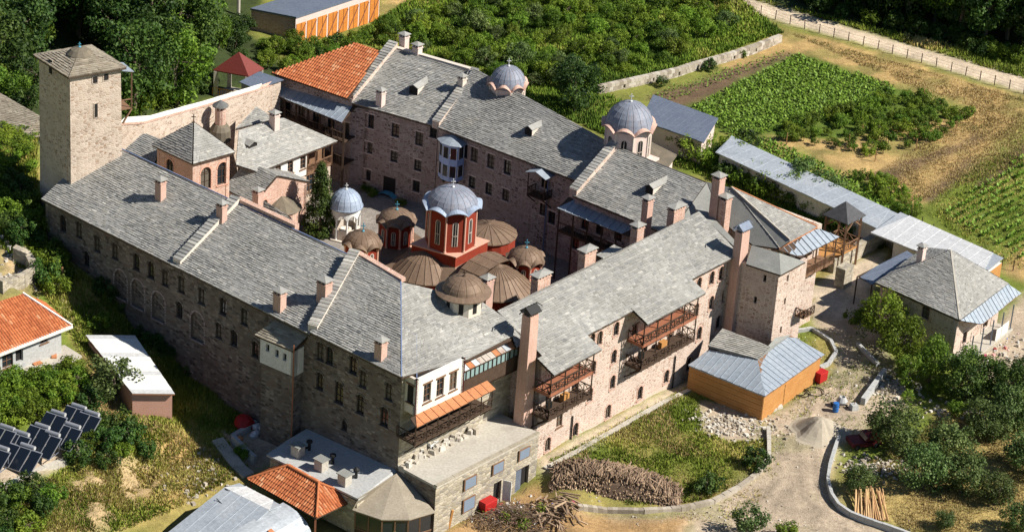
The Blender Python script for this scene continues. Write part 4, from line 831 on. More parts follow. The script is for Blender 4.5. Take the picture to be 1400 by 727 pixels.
# ================================================================ tiled canopy
T = Thing('tiled_canopy', at(430, 727, 0), 'open canopy with a bright orange tiled hip roof on posts', 'canopy')
cl, cf, cr = at(338.6, 655.3, 3.0), at(432.5, 708.5, 3.0), at(489, 681.3, 3.0); cbk = cl+cr-cf
r1_, r2_ = at(395, 632, 4.45), at(433.6, 665, 4.45)
m1 = (cl+cbk)/2; m2 = (cf+cr)/2; dd = nrm(m2-m1); Lc = np.linalg.norm(m2-m1); wd_ = np.linalg.norm(cr-cf)
r1_ = Z(m1+dd*wd_*.48, 4.55); r2_ = Z(m2-dd*wd_*.48, 4.55)
for q in ([cl, cf, r2_, r1_], [cf, cr, r2_], [cr, cbk, r1_, r2_], [cbk, cl, r1_]): roof(T, q, 'tile', .1, style='tile', kw=dict(pitch=.3, e=.5))
hp_ = MB()
for a, b in ((cf, r2_), (cl, r1_), (cr, r2_), (r1_, r2_)): hp_.bar(a+V3(0, 0, .14), b+V3(0, 0, .14), .12, k=8, c=.7)
T.part('hip_tiles', hp_, MT['tile'])
for p in (cl, cf, cr, cbk): q = p+((cl+cr)/2-p)*.06; T.part('post', MB().bar(Z(q, -1), Z(q, 2.9), .08), MT['wood_rd'])
# ================================================================ metal-roofed shed at the lower left
T = Thing('metal_shed', at(290, 727, 0), 'wide low shed under a pale curved sheet-metal roof below the rubble bank', 'shed')
a0, a1, a2_, a3 = at(306, 666, 3.4), at(327, 659.5, 3.1), at(385, 690, 3.1), at(368, 697, 3.4)
q1_ = [a1, a2_, a3, a0]; T_o = T.part('roof', MB().prism([p-V3(0, 0, .1) for p in q1_], (0, 0, .09)), MT['metal_old']); pq = Plane(a0, a3, a1); panels(T, T_o, pq, [pq.to2(p) for p in q1_], 'metal_white', 1.1, .03)
b0_, b1_ = at(218, 727, 2.2), at(380, 760, 2.2); b0_ = a0+(b0_-a0)*1.35; b1_ = a3+(b1_-a3)*.95
dS = nrm(a3-a0); nS = V3(dS[1], -dS[0], 0); b0_ = Z(a0, 1.6)+nS*7.5-dS*.3; b1_ = Z(a3, 1.6)+nS*7.5
a0s = at(306, 666, 3.4)
q2_ = [b0_, b1_, a3, a0]; pq = Plane(*q2_[:3]); T_o = T.part('roof', MB().prism([p-V3(0, 0, .1) for p in q2_], (0, 0, .09)), MT['metal_old']); panels(T, T_o, pq, [pq.to2(p) for p in q2_], 'metal_old', 1.15, .03)
T.part('wall', MB().prism([Z(p, -1.5) for p in (a0+nS*.4+dS*.3, a3+nS*.4-dS*.3, b1_-nS*.4-dS*.3, b0_-nS*.4+dS*.3)], (0, 0, 3.0)), MT['wood_dk'])
T.part('cable', MB().bar(at(296, 681, 3.2), at(303, 688, 3.0), .03).bar(at(303, 688, 3.0), at(316, 684, 3.1), .03).bar(at(316, 684, 3.1), at(320, 676, 3.2), .03).bar(at(320, 676, 3.2), at(308, 668, 3.42), .03), MT['plastic_black'])
T = Thing('curved_shed', at(400, 727, 0), 'small barrel-roofed shed with a rust-streaked edge between the pale shed and the tiled canopy', 'shed')
c0_, c1_ = at(383, 689, 3.0), at(368, 698, 3.0); ax = nrm(c0_-c1_); pr = MB(); dn = nrm(V3(dS[0], dS[1], 0))
for k in range(6):
    f = lambda t: (dn*(3.6*math.sin(t)), 2.0*(math.cos(t)-1))
    (p, zz_), (q, zw) = f(k*.24), f((k+1)*.24)
    A_1, B_1 = c0_+p+V3(0, 0, zz_)+nS*-.4, c0_+q+V3(0, 0, zw)+nS*-.4; pr.prism([A_1, B_1, B_1+nS*7, A_1+nS*7], (0, 0, .05))
T.part('roof_panel', pr, MT['metal_old']); A_1 = c0_+nS*3.0; T.part('rust_patch', MB().prism([c0_+nS*3.4+dn*2.0+V3(0, 0, -.22), c0_+nS*3.4+dn*3.3+V3(0, 0, -.75), c0_+nS*3.9+dn*3.3+V3(0, 0, -.75), c0_+nS*3.9+dn*2.0+V3(0, 0, -.22)], (0, 0, .09)), MT['rust'])
T.part('wall', MB().prism([Z(c0_, -1.5), Z(c0_+dn*3.0, -1.5), Z(c0_+dn*3.0+nS*6, -1.5), Z(c0_+nS*6, -1.5)], (0, 0, 3.3)), MT['wood_dk'])
# ================================================================ tall square tower
tb = at(57, 273, 9)
T = Thing('stone_tower', Z((-46, -15), 8), 'tall square stone tower with a low slate roof at the far left corner', 'tower')
hT = 28.4; fc = at(97, 232, 16.9); fc = Z(fc, 0)
fT = Z(at(95.5, 103, hT), 0); lT = Z(at(53.5, 76, hT), 0); rT = Z(at(165, 91, hT), 0)
dt1 = nrm(fT-lT); dt2 = nrm(rT-fT); wl = np.linalg.norm(fT-lT); wr_ = np.linalg.norm(rT-fT); bk = lT+rT-fT
cT = (lT+rT)/2
def tp(P, z): k = 1+.055*(hT-z)/20; return Z(cT+(P-cT)*k, z)
tw = MB()
crn = [lT, fT, rT, bk]
for i in range(4):
    a, b = crn[i], crn[(i+1) % 4]; tw.face([tp(a, 4), tp(b, 4), tp(b, hT), tp(a, hT)])
T.part('wall', tw, MT['wall_T'])
def tslit(x, y, a_, b_, A, B):
    q = onwall(x, y, A, B); dd = nrm(B-A); nn = V3(dd[1], -dd[0], 0); k = 1+.055*(hT-q[2])/20; q = V3(*q)+nn*(wr_/2*(k-1)+.0)
    f = MB().prism([q-dd*(a_/2+.1)+V3(0, 0, -.1), q+dd*(a_/2+.1)+V3(0, 0, -.1), q+dd*(a_/2+.1)+V3(0, 0, b_+.1), q-dd*(a_/2+.1)+V3(0, 0, b_+.1)], nn*.05); o = T.part('window', f, MT['wall_T'])
    T.part('opening', MB().prism([q-dd*a_/2+nn*.05, q+dd*a_/2+nn*.05, q+dd*a_/2+nn*.05+V3(0, 0, b_), q-dd*a_/2+nn*.05+V3(0, 0, b_)], nn*.012), MT['dark'], o)
tslit(130, 113.5, .5, .7, fT, rT); tslit(145, 109.5, .5, .7, fT, rT); tslit(131, 160, .35, 1.5, fT, rT); tslit(70, 101, .6, 1.5, lT, fT)
ov = [Z(cT+(p-cT)*1.14, hT-.1) for p in crn]; tpx = Z(cT, hT+1.1)
for i in range(4): roof(T, [ov[i], ov[(i+1) % 4], tpx], 'slate_tan', .14, kw=dict(e=.28, wd=.42))
T.part('roof_cap', MB().lathe(Z(cT, hT+.45), [(1.5, 0), (1.35, .45), (.9, .85), (.35, 1.05), (0, 1.1)], 12), MT['slate_tan'])
cross_top(T, Z(cT, hT+1.45), .6, 'paint_teal')
q = rT+V3(0, 0, 0)
T.part('timber_balcony', MB().prism([tp(rT, 23.5)-dt1*0+dt2*.0, tp(rT, 23.5)+dt2*1.1, tp(rT, 23.5)+dt2*1.1-V3(dt2[1], -dt2[0], 0)*2.5, tp(rT, 23.5)-V3(dt2[1], -dt2[0], 0)*2.5], (0, 0, .15)).bar(Z(rT+dt2*1.2, 23.5), Z(rT+dt2*1.2, 27.6), .06).bar(Z(rT+dt2*1.2, 24.6), Z(rT+dt2*.1, 24.6), .05).bar(Z(rT+dt2*1.2, 23.5), Z(rT+dt2*.2, 22), .08), MT['wood_md'])
T.part('balcony_roof', MB().prism([Z(rT-dt2*.1, 27.9), Z(rT+dt2*1.5, 27.5), Z(rT+dt2*1.5, 27.5)-V3(dt2[1], -dt2[0], 0)*2.6, Z(rT-dt2*.1, 27.9)-V3(dt2[1], -dt2[0], 0)*2.6], (0, 0, .07)), MT['metal'])
# ================================================================ curtain wall running back from the tower
T = Thing('curtain_wall', at(250, 150, 5), 'long stone curtain wall with a pale coping running from the tower to the tiled roof', 'wall')
pc = [at(164, 168, 15.8), at(197, 166, 15), at(270, 146, 13), at(320, 131, 12), at(352, 121.5, 11.4), at(372, 114, 11)]
bd = MB(); cp = MB(); th = V3(.3, 1.1, 0)
for a, b in zip(pc, pc[1:]):
    bd.face([Z(a, 0), Z(b, 0), b-V3(0, 0, .2), a-V3(0, 0, .2)]); bd.face([Z(b, 0)+th, Z(a, 0)+th, a+th-V3(0, 0, .2), b+th-V3(0, 0, .2)]); bd.face([a-V3(0, 0, .2), b-V3(0, 0, .2), b+th-V3(0, 0, .2), a+th-V3(0, 0, .2)])
T.part('wall', bd, MT['wall_T'])
cb = MB()
for a, b in zip(pc, pc[1:]): cb.prism([a-V3(0, .12, .25), b-V3(0, .12, .25), b+th*1.05-V3(0, 0, .25), a+th*1.05-V3(0, 0, .25)], (0, 0, .24))
T.part('brick_course', cb, MT['brickwall'])
for a, b in zip(pc[:4], pc[1:5]):
    k = max(2, int(np.linalg.norm(b-a)/2))
    for i in range(k):
        p, q = a+(b-a)*(i+.005)/k, a+(b-a)*(i+.995)/k
        T.part('coping_slab', MB().prism([p-V3(0, .05, 0), q-V3(0, .05, 0), q+th*1.2, p+th*1.2], (0, 0, .12+.02*(i % 2))), MT['white'])
# ================================================================ gatehouse group
T = Thing('bell_tower', at(265, 265, 3), 'square pink brick belfry with twin arched openings and a slate pyramid roof', 'tower')
ez = 17.0; gl_, gf, gr = at(208, 198.5, ez), at(263.5, 224.5, ez), at(321, 208.5, ez); gb = gl_+gr-gf; gap = at(268, 175.5, 20.2); gc = (gl_+gr)/2; gap = Z(gc, 20.0)
for a, b in ((gl_, gf), (gf, gr), (gr, gb), (gb, gl_)): roof(T, [a, b, gap], kw=dict(lo=.2))
iw = lambda p: Z(gc+(p-gc)*.88, 0)
wall(T, iw(gl_), iw(gf), 0, ez-.1, 'brickwall', [(None, 2.0, ez-3.2, 1.2, 2.3, 'AP')]); _, Pg, Lg = wall(T, iw(gf), iw(gr), 0, ez-.1, 'brickwall', [(281.3, 243.8, 1.35, 2.6, 'AP'), (304.2, 237, 1.35, 2.6, 'AP')]); wall(T, iw(gr), iw(gb), 0, ez-.1, 'brickwall', []); wall(T, iw(gb), iw(gl_), 0, ez-.1, 'brickwall', [])
cross_top(T, gap, 1.0, 'wood_dk')
def cyl_chim(x, y, ty, z, lab):
    P = at(x, y, z); h = zabove(x, ty, P)-z; T = Thing('round_chimney', P, lab, 'chimney'); T.part('base', MB().lathe(P, [(1.25, -1), (1.2, .3), (.9, .8), (.75, 1.0), (0, 1.0)], 14), MT['slate_tan'])
    T.part('shaft', MB().lathe(P+V3(0, 0, .8), [(.62, 0), (.62, h-2.0), (0, h-2.0)], 12), MT['brickwall']); hd = MB()
    for k in range(8): t = k*math.pi/4; hd.box(P+V3(.5*math.cos(t), .5*math.sin(t), h-1.22), .2, .2, .45, t)
    T.part('flue_head', hd, MT['brickwall']); T.part('chimney_cap', MB().lathe(P+V3(0, 0, h-.8), [(0, 0), (.95, 0), (.9, .12), (0, .75)], 12), MT['slate'])
cyl_chim(301, 180, 136, 9.6, 'round brick chimney with a slate cone cap beside the curtain wall')
T = Thing('gatehouse', at(390, 265, 0), 'white and stone gatehouse with a slate roof and timber balcony by the courtyard cypress', 'building')
gz = 7.2; wr0 = [at(353, 236, gz), at(461, 193.5, gz)]; wpl_up = at(384, 161, 10.2)
wp = Plane(wr0[0], wr0[1], wpl_up); roof(T, [wr0[0], wr0[1], hit(383.7, 161, wp), hit(326, 179, wp), hit(322, 226, wp)], kw=dict(lo=.3, hi=1))
dw = nrm(wr0[1]-wr0[0]); nw = V3(dw[1], -dw[0], 0); wa = Z(wr0[0], 0)-nw*.5+dw*.1; wb = onwall(420, 225, wa, wa+dw); we = Z(wr0[1], 0)-nw*.5-dw*.3
zwb = onwall(389, 251, wa, wa+dw)[2]; wb = Z(wb, 0)
wall(T, wa, wb, zwb, gz-.1, 'white', [(363.4, 237, .9, 1.5, 'RW'), (380.4, 234, .9, 1.6, 'RW'), (397.1, 228.5, .9, 1.6, 'RW'), (414.3, 222.5, .9, 1.6, 'RW')], name='upper_wall')
wall(T, wa-nw*.15, we-nw*.15, -.5, zwb, 'wall_T', [(395, 253, .9, 1.5, 'RW'), (None, 10.5, 0, 1.4, 2.4, 'D'), (424, 250, 1.3, 2.2, 'RW')], name='lower_wall')
T.part('back_room', MB().prism([wb-nw*1.6, we-nw*1.6, we-nw*4, wb-nw*4], (0, 0, gz-.3)), MT['wood_md'])
T.part('balcony_floor', MB().prism([Z(wb, zwb), Z(we, zwb), Z(we-nw*1.6, zwb), Z(wb-nw*1.6, zwb)], (0, 0, .2)), MT['wood_md']); rl = MB(); railing(rl, Z(wb, zwb+.2), Z(we, zwb+.2), 1.0, .9, False)
for i in range(4): p = wb+(we-wb)*i/3; rl.bar(Z(p, zwb), Z(p, gz-.1), .08)
T.part('railing', rl, MT['wood_md'])
chim_on(T, wp, 375, 176, 152, .9, .8, ANG_L, 'palepink'); dormer(T, wp, 346, 203, 1.3, .5, 2, 0, 'slate_tan')
# small slate roof behind it, against the curtain wall
T = Thing('lean_to', at(350, 165, 5), 'small slate lean-to roof between the curtain wall and the gatehouse chimney', 'building')
roof(T, [at(322, 177, 9.8), at(376, 163, 9.8), at(350, 147, 10.8)]); T.part('wall', MB().prism([foot(326, 176, 9.8), foot(374, 163, 9.8), foot(350, 151, 10.6)], (0, 0, 9.6)), MT['wall_T'])
T = Thing('lean_to', at(200, 200, 5), 'slate lean-to roof between the tower foot and the belfry', 'building')
roof(T, [at(172, 205, 14.6), at(212, 225, 14.6), at(222, 192, 15.7), at(196, 180, 15.9)], kw=dict(lo=.1, hi=.8)); roof(T, [at(200, 216, 14.2), at(262, 258, 14.2), at(240, 212, 15.8), at(210, 208, 15.8)], kw=dict(lo=.3))
T.part('wall', MB().prism([foot(176, 205, 14), foot(255, 254, 14), foot(238, 215, 15), foot(199, 183, 16)], (0, 0, 13.8)), MT['wall_T'])
# little gabled chapel in the court
T = Thing('court_chapel', at(370, 290, 0), 'small gabled pink chapel with an apse in the left court', 'building')
cz = 6.5; g0, g1 = at(333, 262, cz+.2), at(403, 262, cz); ga, gb2 = at(350, 281, cz-1.6), at(404, 261, cz-1.6); gp_ = at(366, 244.5, cz+1.4)
gd = nrm(gb2-ga); ga = Z(ga, 0); gb2 = ga+gd*np.linalg.norm(gb2-ga); gn_ = V3(gd[1], -gd[0], 0); L_ = np.linalg.norm(gb2-ga); zg = cz-1.2
wall(T, ga, gb2, -.5, zg, 'brickwall', [(362.5, 261, .8, 1.7, 'AP')], top=[(L_*.4, zg+2.1)], name='gable_wall')
pk = Z(ga+gd*L_*.4, zg+2.25); bkv = -gn_*5
roof(T, [Z(ga, zg)-gd*.4, Z(ga, zg)-gd*.4+bkv, pk+bkv, pk]); roof(T, [Z(gb2, zg)+gd*.4+bkv, Z(gb2, zg)+gd*.4, pk, pk+bkv])
T.part('side_wall', MB().prism([ga, ga+bkv, ga+bkv+gd*.4, ga+gd*.4], (0, 0, zg-.1)).prism([gb2, gb2+bkv, gb2+bkv-gd*.4, gb2-gd*.4], (0, 0, zg-.1)), MT['brickwall'])
T.part('apse', MB().lathe(Z(ga+gd*L_*.5, 0), [(2.1, 0), (2.1, 3.6), (0, 3.6)], 16), MT['brickwall']); T.part('apse_roof', MB().lathe(Z(ga+gd*L_*.5, 3.6), [(2.35, 0), (1.4, .7), (0, 1.3)], 16), MT['slate_tan'])
chimney(T, at(352, 291, 7)-V3(0, 0, 4), .9, .8, 7, ANG_L, 'pink')
T = Thing('lean_to', at(375, 300, 2), 'pale slate lean-to roof below the gabled chapel', 'building')
roof(T, [at(356, 290, 6.0), at(402, 308, 6.0), at(398, 297, 6.6), at(366, 276, 6.8)], kw=dict(lo=.4, hi=1)); T.part('wall', MB().prism([foot(360, 289, 6), foot(398, 304, 6), foot(394, 298, 6), foot(368, 282, 6)], (0, 0, 5.7)), MT['brickwall'])
# ================================================================ tiled block with the sheet canopy, between curtain wall and far wing
T = Thing('tiled_block', at(430, 200, 0), 'long dark timber-fronted block under a bright orange tiled roof', 'building')
oa, ob = at(371, 100, 11.2), at(477, 136, 11.2); ou, ov_ = at(486, 58, 14.8), at(519, 70, 14.8)
op = Plane(oa, ob, at(500, 62, 15)); roof(T, [oa, ob, hit(519, 70, op), hit(486, 58.5, op)], 'tile', style='tile', kw=dict(pitch=.34, e=.5))
dc = nrm(V3(*(ob-oa)[:2], 0)); nc = V3(dc[1], -dc[0], 0)
ca_, cb_ = at(370, 127, 9.0), at(467, 168, 9.0); cq = [ca_, cb_, at(497, 156, 10.2), at(388, 110, 10.6)]
cq = [ca_, cb_, Z(cb_-nc*3.1, 10.3), Z(ca_-nc*3.1, 10.3)]
sheetroof(T, cq, 'metal', .95, 0.06, name='canopy', slab='wood_dk')
wall(T, Z(oa-nc*.6, 0), Z(ob-nc*.6, 0), 0, 11, 'wall_B', [(None, 2+i*2.2, 6.2, 1.0, 1.7, 'R') for i in range(5)])
p0, p1 = Z(ca_, 0)-nc*.5, Z(cb_, 0)-nc*.5
for zd in (3.2, 6.2): T.part('gallery_deck', MB().prism([Z(p0, zd), Z(p1, zd), Z(p1-nc*2.6, zd), Z(p0-nc*2.6, zd)], (0, 0, .2)), MT['wood_dk'])
rl = MB(); railing(rl, Z(p0, 6.4), Z(p1, 6.4), 1.0, 1.0, False); railing(rl, Z(p0, 3.4), Z(p1, 3.4), 1.0, 1.0, False); T.part('railing', rl, MT['wood_dk'])
for i in range(7): p = p0+(p1-p0)*i/6; T.part('post', MB().bar(Z(p, 0), Z(p, 8.9), .12), MT['wood_dk'])
T.part('side_roof', MB().prism([at(327, 113, 11), at(350, 123, 11), at(388, 110, 11), at(354, 99, 11)], (0, 0, .1)), MT['metal_dk'])
T.part('side_wall', MB().prism([foot(330, 112, 11), foot(350, 121, 11), foot(384, 110, 11), foot(355, 101, 11)], (0, 0, 10.95)), MT['wall_T'])
T.part('link_wall', MB().prism([Z(ob-nc*.6, 0), Z(b0-w01*.6, 0), Z(b0-w01*4, 0), Z(ob-nc*5, 0)], (0, 0, 10)), MT['wall_B'])
# ================================================================ church in the middle of the court
T = Thing('church', at(640, 400, 0), 'deep red church with ribbed lead domes in the middle of the courtyard', 'church')
zb = 7.5; ql, qf, qr = at(563, 334.5, zb), at(623, 352, zb), at(667, 330, zb); qb = ql+qr-qf; cc_ = (ql+qr)/2
T.part('crossing_block', MB().prism([Z(p, 5) for p in (ql, qf, qr, qb)], (0, 0, zb-5)), MT['red'])
T.part('crossing_roof', MB().prism([Z(cc_+(p-cc_)*1.05, zb) for p in (ql, qf, qr, qb)], (0, 0, .1)), MT['salmon'])
wide = [Z(cc_+(p-cc_)*1.75, 0) for p in (ql, qf, qr, qb)]
T.part('nave', MB().prism(wide, (0, 0, 5.0)), MT['red'])
rf = MB()
for i in range(4): rf.face([Z(wide[i], 5.0), Z(wide[(i+1) % 4], 5.0), Z([ql, qf, qr, qb][(i+1) % 4], 6.3), Z([ql, qf, qr, qb][i], 6.3)])
T.part('nave_roof', rf, MT['lead'])
def drum(T, c, r, h, n, a0, nichew, mats=('red', 'cream'), scallop=.5, domeH=2.4, gores=None, dmat='leadblue', lip=.12, win=True, ribmat='cream', crossm='paint_white', r_dome=None):
    """polygonal drum with an arched window on each side, colonnettes, scalloped rim and ribbed dome"""
    pts = [V3(c[0]+r*math.cos(a0+2*math.pi*i/n), c[1]+r*math.sin(a0+2*math.pi*i/n), c[2]) for i in range(n)]
    o = T.part('drum', MB().prism(pts, (0, 0, h)), MT[mats[0]])
    for i in range(n):
        a, b = pts[i], pts[(i+1) % n]; m = (a+b)/2; dd = nrm(b-a); nn = nrm(V3(m[0]-c[0], m[1]-c[1], 0)); L = np.linalg.norm(b-a)
        T.part('colonnette', MB().lathe(a+nn*0, [(.17, 0), (.17, .12), (.11, .2), (.11, h-.35), (.18, h-.15), (.18, h)], 8), MT['salmon' if mats[0] == 'red' else mats[1]], o)
        ww = L*nichew; hh = h*.62; z0 = c[2]+h*.16
        def arch(w_, h_, off, th, z0=z0, k=8):
            p = [m+dd*w_/2+nn*off, ]; P = [Z(m, 0)+dd*(w_/2)+V3(0, 0, z0)]+[Z(m, 0)+dd*(w_/2*math.cos(math.pi*q/k))+V3(0, 0, z0+h_-w_/2+w_/2*math.sin(math.pi*q/k)) for q in range(k+1)]+[Z(m, 0)-dd*(w_/2)+V3(0, 0, z0)]
            return MB().prism([q+nn*off for q in P], nn*th)
        if win:
            w1 = T.part('window', arch(ww+.14, hh+.09, -.02, .05), MT[mats[1]], o); T.part('pane', arch(ww-.05, hh, .0, .045, z0+.04), MT['dark'], o)
            T.part('mullion', MB().bar(Z(m, z0)+nn*.06, Z(m, z0+hh)+nn*.06, .03).bar(Z(m, z0+hh*.45)-dd*ww*.4+nn*.06, Z(m, z0+hh*.45)+dd*ww*.4+nn*.06, .025), MT[mats[1]], o)
    # scalloped eave: one arch per side
    sc_ = MB(); R2 = r*1.2
    for i in range(n):
        t0, t1 = a0+2*math.pi*i/n, a0+2*math.pi*(i+1)/n; k = 8
        for q in range(k):
            s0, s1 = q/k, (q+1)/k; f = lambda s_: (t0+(t1-t0)*s_, scallop*math.sin(math.pi*s_)**.8)
            (ta, za), (tb_, zb_) = f(s0), f(s1)
            P = lambda t, rr, z: V3(c[0]+rr*math.cos(t), c[1]+rr*math.sin(t), c[2]+h+z)
            sc_.face([P(ta, R2, za-.07), P(tb_, R2, zb_-.07), P(tb_, R2, zb_), P(ta, R2, za)]); sc_.face([P(ta, R2, za), P(tb_, R2, zb_), P(tb_, r*.9, max(zb_, 0)+.25), P(ta, r*.9, max(za, 0)+.25)])
            sc_.face([P(ta, R2, za-.07), P(ta, r*.8, -.02), P(tb_, r*.8, -.02), P(tb_, R2, zb_-.07)])
    T.part('scalloped_rim', sc_, MT[ribmat if ribmat else dmat], o)
    d_ = dome(T, V3(c[0], c[1], c[2]+h+.18), (r_dome or r*1.02), domeH, gores or n*2, 0, .02, dmat, parent=None)
    cross_top(T, V3(c[0], c[1], c[2]+h+.15+domeH), 1.0, crossm)
drum(T, V3(cc_[0], cc_[1], zb+.1), 2.7, 4.5, 8, math.atan2(*(qf-cc_)[:2][::-1])+math.pi/8, .24, scallop=.5, domeH=1.9, gores=20, ribmat='leadpale')
# conch roofs (fans of lead over round apses)
def conch(c, r, zw, h, a0, a1, k=14, back=None, red=True):
    ang = [a0+(a1-a0)*i/k for i in range(k+1)]; P = [V3(c[0]+r*math.cos(t), c[1]+r*math.sin(t), zw) for t in ang]; wv = [V3(c[0]+r*.93*math.cos(t), c[1]+r*.93*math.sin(t), 0) for t in ang]
    T.part('apse', MB().prism(wv, (0, 0, zw-.03)), MT['red']); top = V3(c[0], c[1], zw+h)
    o = T.part('apse_roof', MB().prism([p-V3(0, 0, .02) for p in P], (0, 0, .12)), MT['lead'])
    for i in range(k):
        a, b = P[i], P[i+1]; m1, m2 = a*.55+top*.45+V3(0, 0, h*.16), b*.55+top*.45+V3(0, 0, h*.16); mb = MB().face([a+V3(0, 0, .1), b+V3(0, 0, .1), m2, m1]).face([m1, m2, top]).bar(a+V3(0, 0, .12), m1+V3(0, 0, .02), .035).bar(m1+V3(0, 0, .02), top, .035)
        T.part('roof_panel', mb, MT['lead'], o)
lc = (at(579, 390, 4.8)+V3(0, 3.8, 0)); aL = math.atan2(nL[1], nL[0]); conch(lc, 3.95, 4.8, 2.6, aL-2.1, aL+2.1, 18)
rc = at(682, 361, 7.4)+V3(0, 0, 0); aF = math.atan2(-.62, .785); conch(rc, 3.9, 4.8, 2.6, aF-1.75, aF+1.75, 18)
bv = MB(); sd = V3(-dL[1], dL[0], 0); hw = 3.9
for i in range(8):
    f = lambda k: (hw*math.cos(math.pi*k/8), 4.8+2.65*math.sin(math.pi*k/8)**.85); (y0, z0_), (y1, z1_) = f(i), f(i+1); a, b = Z(rc+sd*y0, z0_+.05), Z(rc+sd*y1, z1_+.05); bv.face([a, b, b-dL*2.9, a-dL*2.9]); bv.bar(a, a-dL*2.9, .03)
for j in range(3):
    for i in range(8): f = lambda k: Z(rc+sd*hw*math.cos(math.pi*k/8)-dL*j*1.1, 4.87+2.65*math.sin(math.pi*k/8)**.85); bv.bar(f(i), f(i+1), .03)
T.part('barrel_roof', bv, MT['lead'])
kc = at(668, 322, 5.2); conch(V3(kc[0], kc[1]+.2, 0), 3.2, 5.4, 1.2, .0, math.pi*2, 18)
br_ = Plane(at(640, 372, 6.0), at(690, 352, 6.0), at(655, 345, 7.0))
def sdrum(x, y, z, r, h, n, lab=None, dm='lead'):
    c = at(x, y, z); drum(T, V3(c[0], c[1], z-h), r, h, n, .3, .24, ('red', 'cream'), .5, r*.68, n*2, dm, ribmat='lead', crossm='paint_teal')
    T.part('dome_base', MB().prism([V3(c[0]+r*1.05*math.cos(t+.6), c[1]+r*1.05*math.sin(t+.6), 0) for t in (0, math.pi/2, math.pi, -math.pi/2)], (0, 0, z-h-.02)), MT['red'])
sdrum(496, 333, 7.2, 1.9, 2.5, 8); sdrum(542, 303, 7.2, 1.9, 2.5, 8); sdrum(719, 355, 6.8, 1.85, 2.2, 8)
nx0, nx1 = at(500, 345, 4.6), at(560, 330, 4.6)
T.part('narthex', MB().prism([Z(at(478, 345, 4.6), 0), Z(at(528, 372, 4.6), 0), Z(at(600, 345, 4.6), 0), Z(at(545, 305, 4.6), 0)], (0, 0, 4.55)), MT['red'])
T.part('narthex_roof', MB().prism([at(476, 345, 4.6), at(528, 374, 4.6), at(602, 345, 4.6), at(545, 303, 4.6)], (0, 0, .12)), MT['lead'])
# ================================================================ white fountain kiosk
T = Thing('fountain_kiosk', at(474, 312, 0), 'white arcaded kiosk with a pale blue ribbed dome beside the cypress', 'kiosk')
kc = at(473, 279, 4.2); kc = V3(kc[0], kc[1], 0); T.part('plinth', MB().lathe(kc, [(2.1, -.5), (2.1, .35), (0, .35)], 8), MT['cream']); n = 8
ar = MB()
for i in range(n):
    t0, t1 = 2*math.pi*i/n+.2, 2*math.pi*(i+1)/n+.2; P = lambda t, r, z: V3(kc[0]+r*math.cos(t), kc[1]+r*math.sin(t), z)
    T.part('column', MB().lathe(P(t0, 1.6, .35), [(.17, 0), (.11, .2), (.11, 2.4), (.18, 2.6)], 8), MT['paint_white'])
    for q in range(8):
        f = lambda s_: (t0+(t1-t0)*s_, 2.75+.62*math.sin(math.pi*s_)); (ta, za), (tb_, zb_) = f(q/8), f((q+1)/8)
        ar.face([P(ta, 1.68, za), P(tb_, 1.68, zb_), P(tb_, 1.68, 4.0), P(ta, 1.68, 4.0)]); ar.face([P(ta, 1.5, za), P(ta, 1.5, 4.0), P(tb_, 1.5, 4.0), P(tb_, 1.5, zb_)]); ar.face([P(ta, 1.5, za), P(tb_, 1.5, zb_), P(tb_, 1.68, zb_), P(ta, 1.68, za)])
    a, b = P(t0, 1.6, .35), P(t1, 1.6, .35); T.part('parapet_panel', MB().prism([a, b, b*.93+Z(kc, .35)*.07, a*.93+Z(kc, .35)*.07], (0, 0, 1.15)), MT['cream'])
T.part('arcade', ar, MT['paint_white']); T.part('basin', MB().lathe(kc+V3(0, 0, .35), [(.7, 0), (.75, .8), (.5, .85), (0, .6)], 12), MT['cream'])
T.part('cornice', MB().lathe(kc+V3(0, 0, 3.98), [(1.4, 0), (1.95, 0), (1.98, .15), (1.6, .2), (0, .2)], 24), MT['leadpale']); dome(T, kc+V3(0, 0, 4.15), 1.85, 1.9, 16, 0, .03, 'leadpale'); cross_top(T, kc+V3(0, 0, 6.0), .8)
# ================================================================ little round chapel on the roof
T = Thing('roof_chapel', at(627, 400, 15), 'small plastered roof chapel with a brown ribbed dome on the pale hip roof', 'chapel')
c = hit(632, 436, pe); c = c+V3(-.1, 2.0, 0); h = 2.6; zb0 = pe.o[2]-((c-pe.o)[:2]@pe.n[:2])/pe.n[2]
T.part('drum', MB().prism([V3(c[0]+1.95*math.cos(t*math.pi/4+.35), c[1]+1.95*math.sin(t*math.pi/4+.35), zb0-1.6) for t in range(8)], (0, 0, 3.1)), MT['cream'])
for t in range(8):
    a = (t+.5)*math.pi/4+.35; m = V3(c[0]+1.8*math.cos(a), c[1]+1.8*math.sin(a), zb0-.3); T.part('window', MB().box(m, .08, .45, 1.3, a), MT['dark'])
T.part('eave_ring', MB().lathe(V3(c[0], c[1], zb0+1.45), [(1.9, 0), (2.7, -.15), (2.72, -.05), (2.0, .25), (0, .3)], 24), MT['lead']); dome(T, V3(c[0], c[1], zb0+1.55), 2.05, 1.4, 14, 0, .0, 'lead'); cross_top(T, V3(c[0], c[1], zb0+2.9), .6, 'wood_dk')
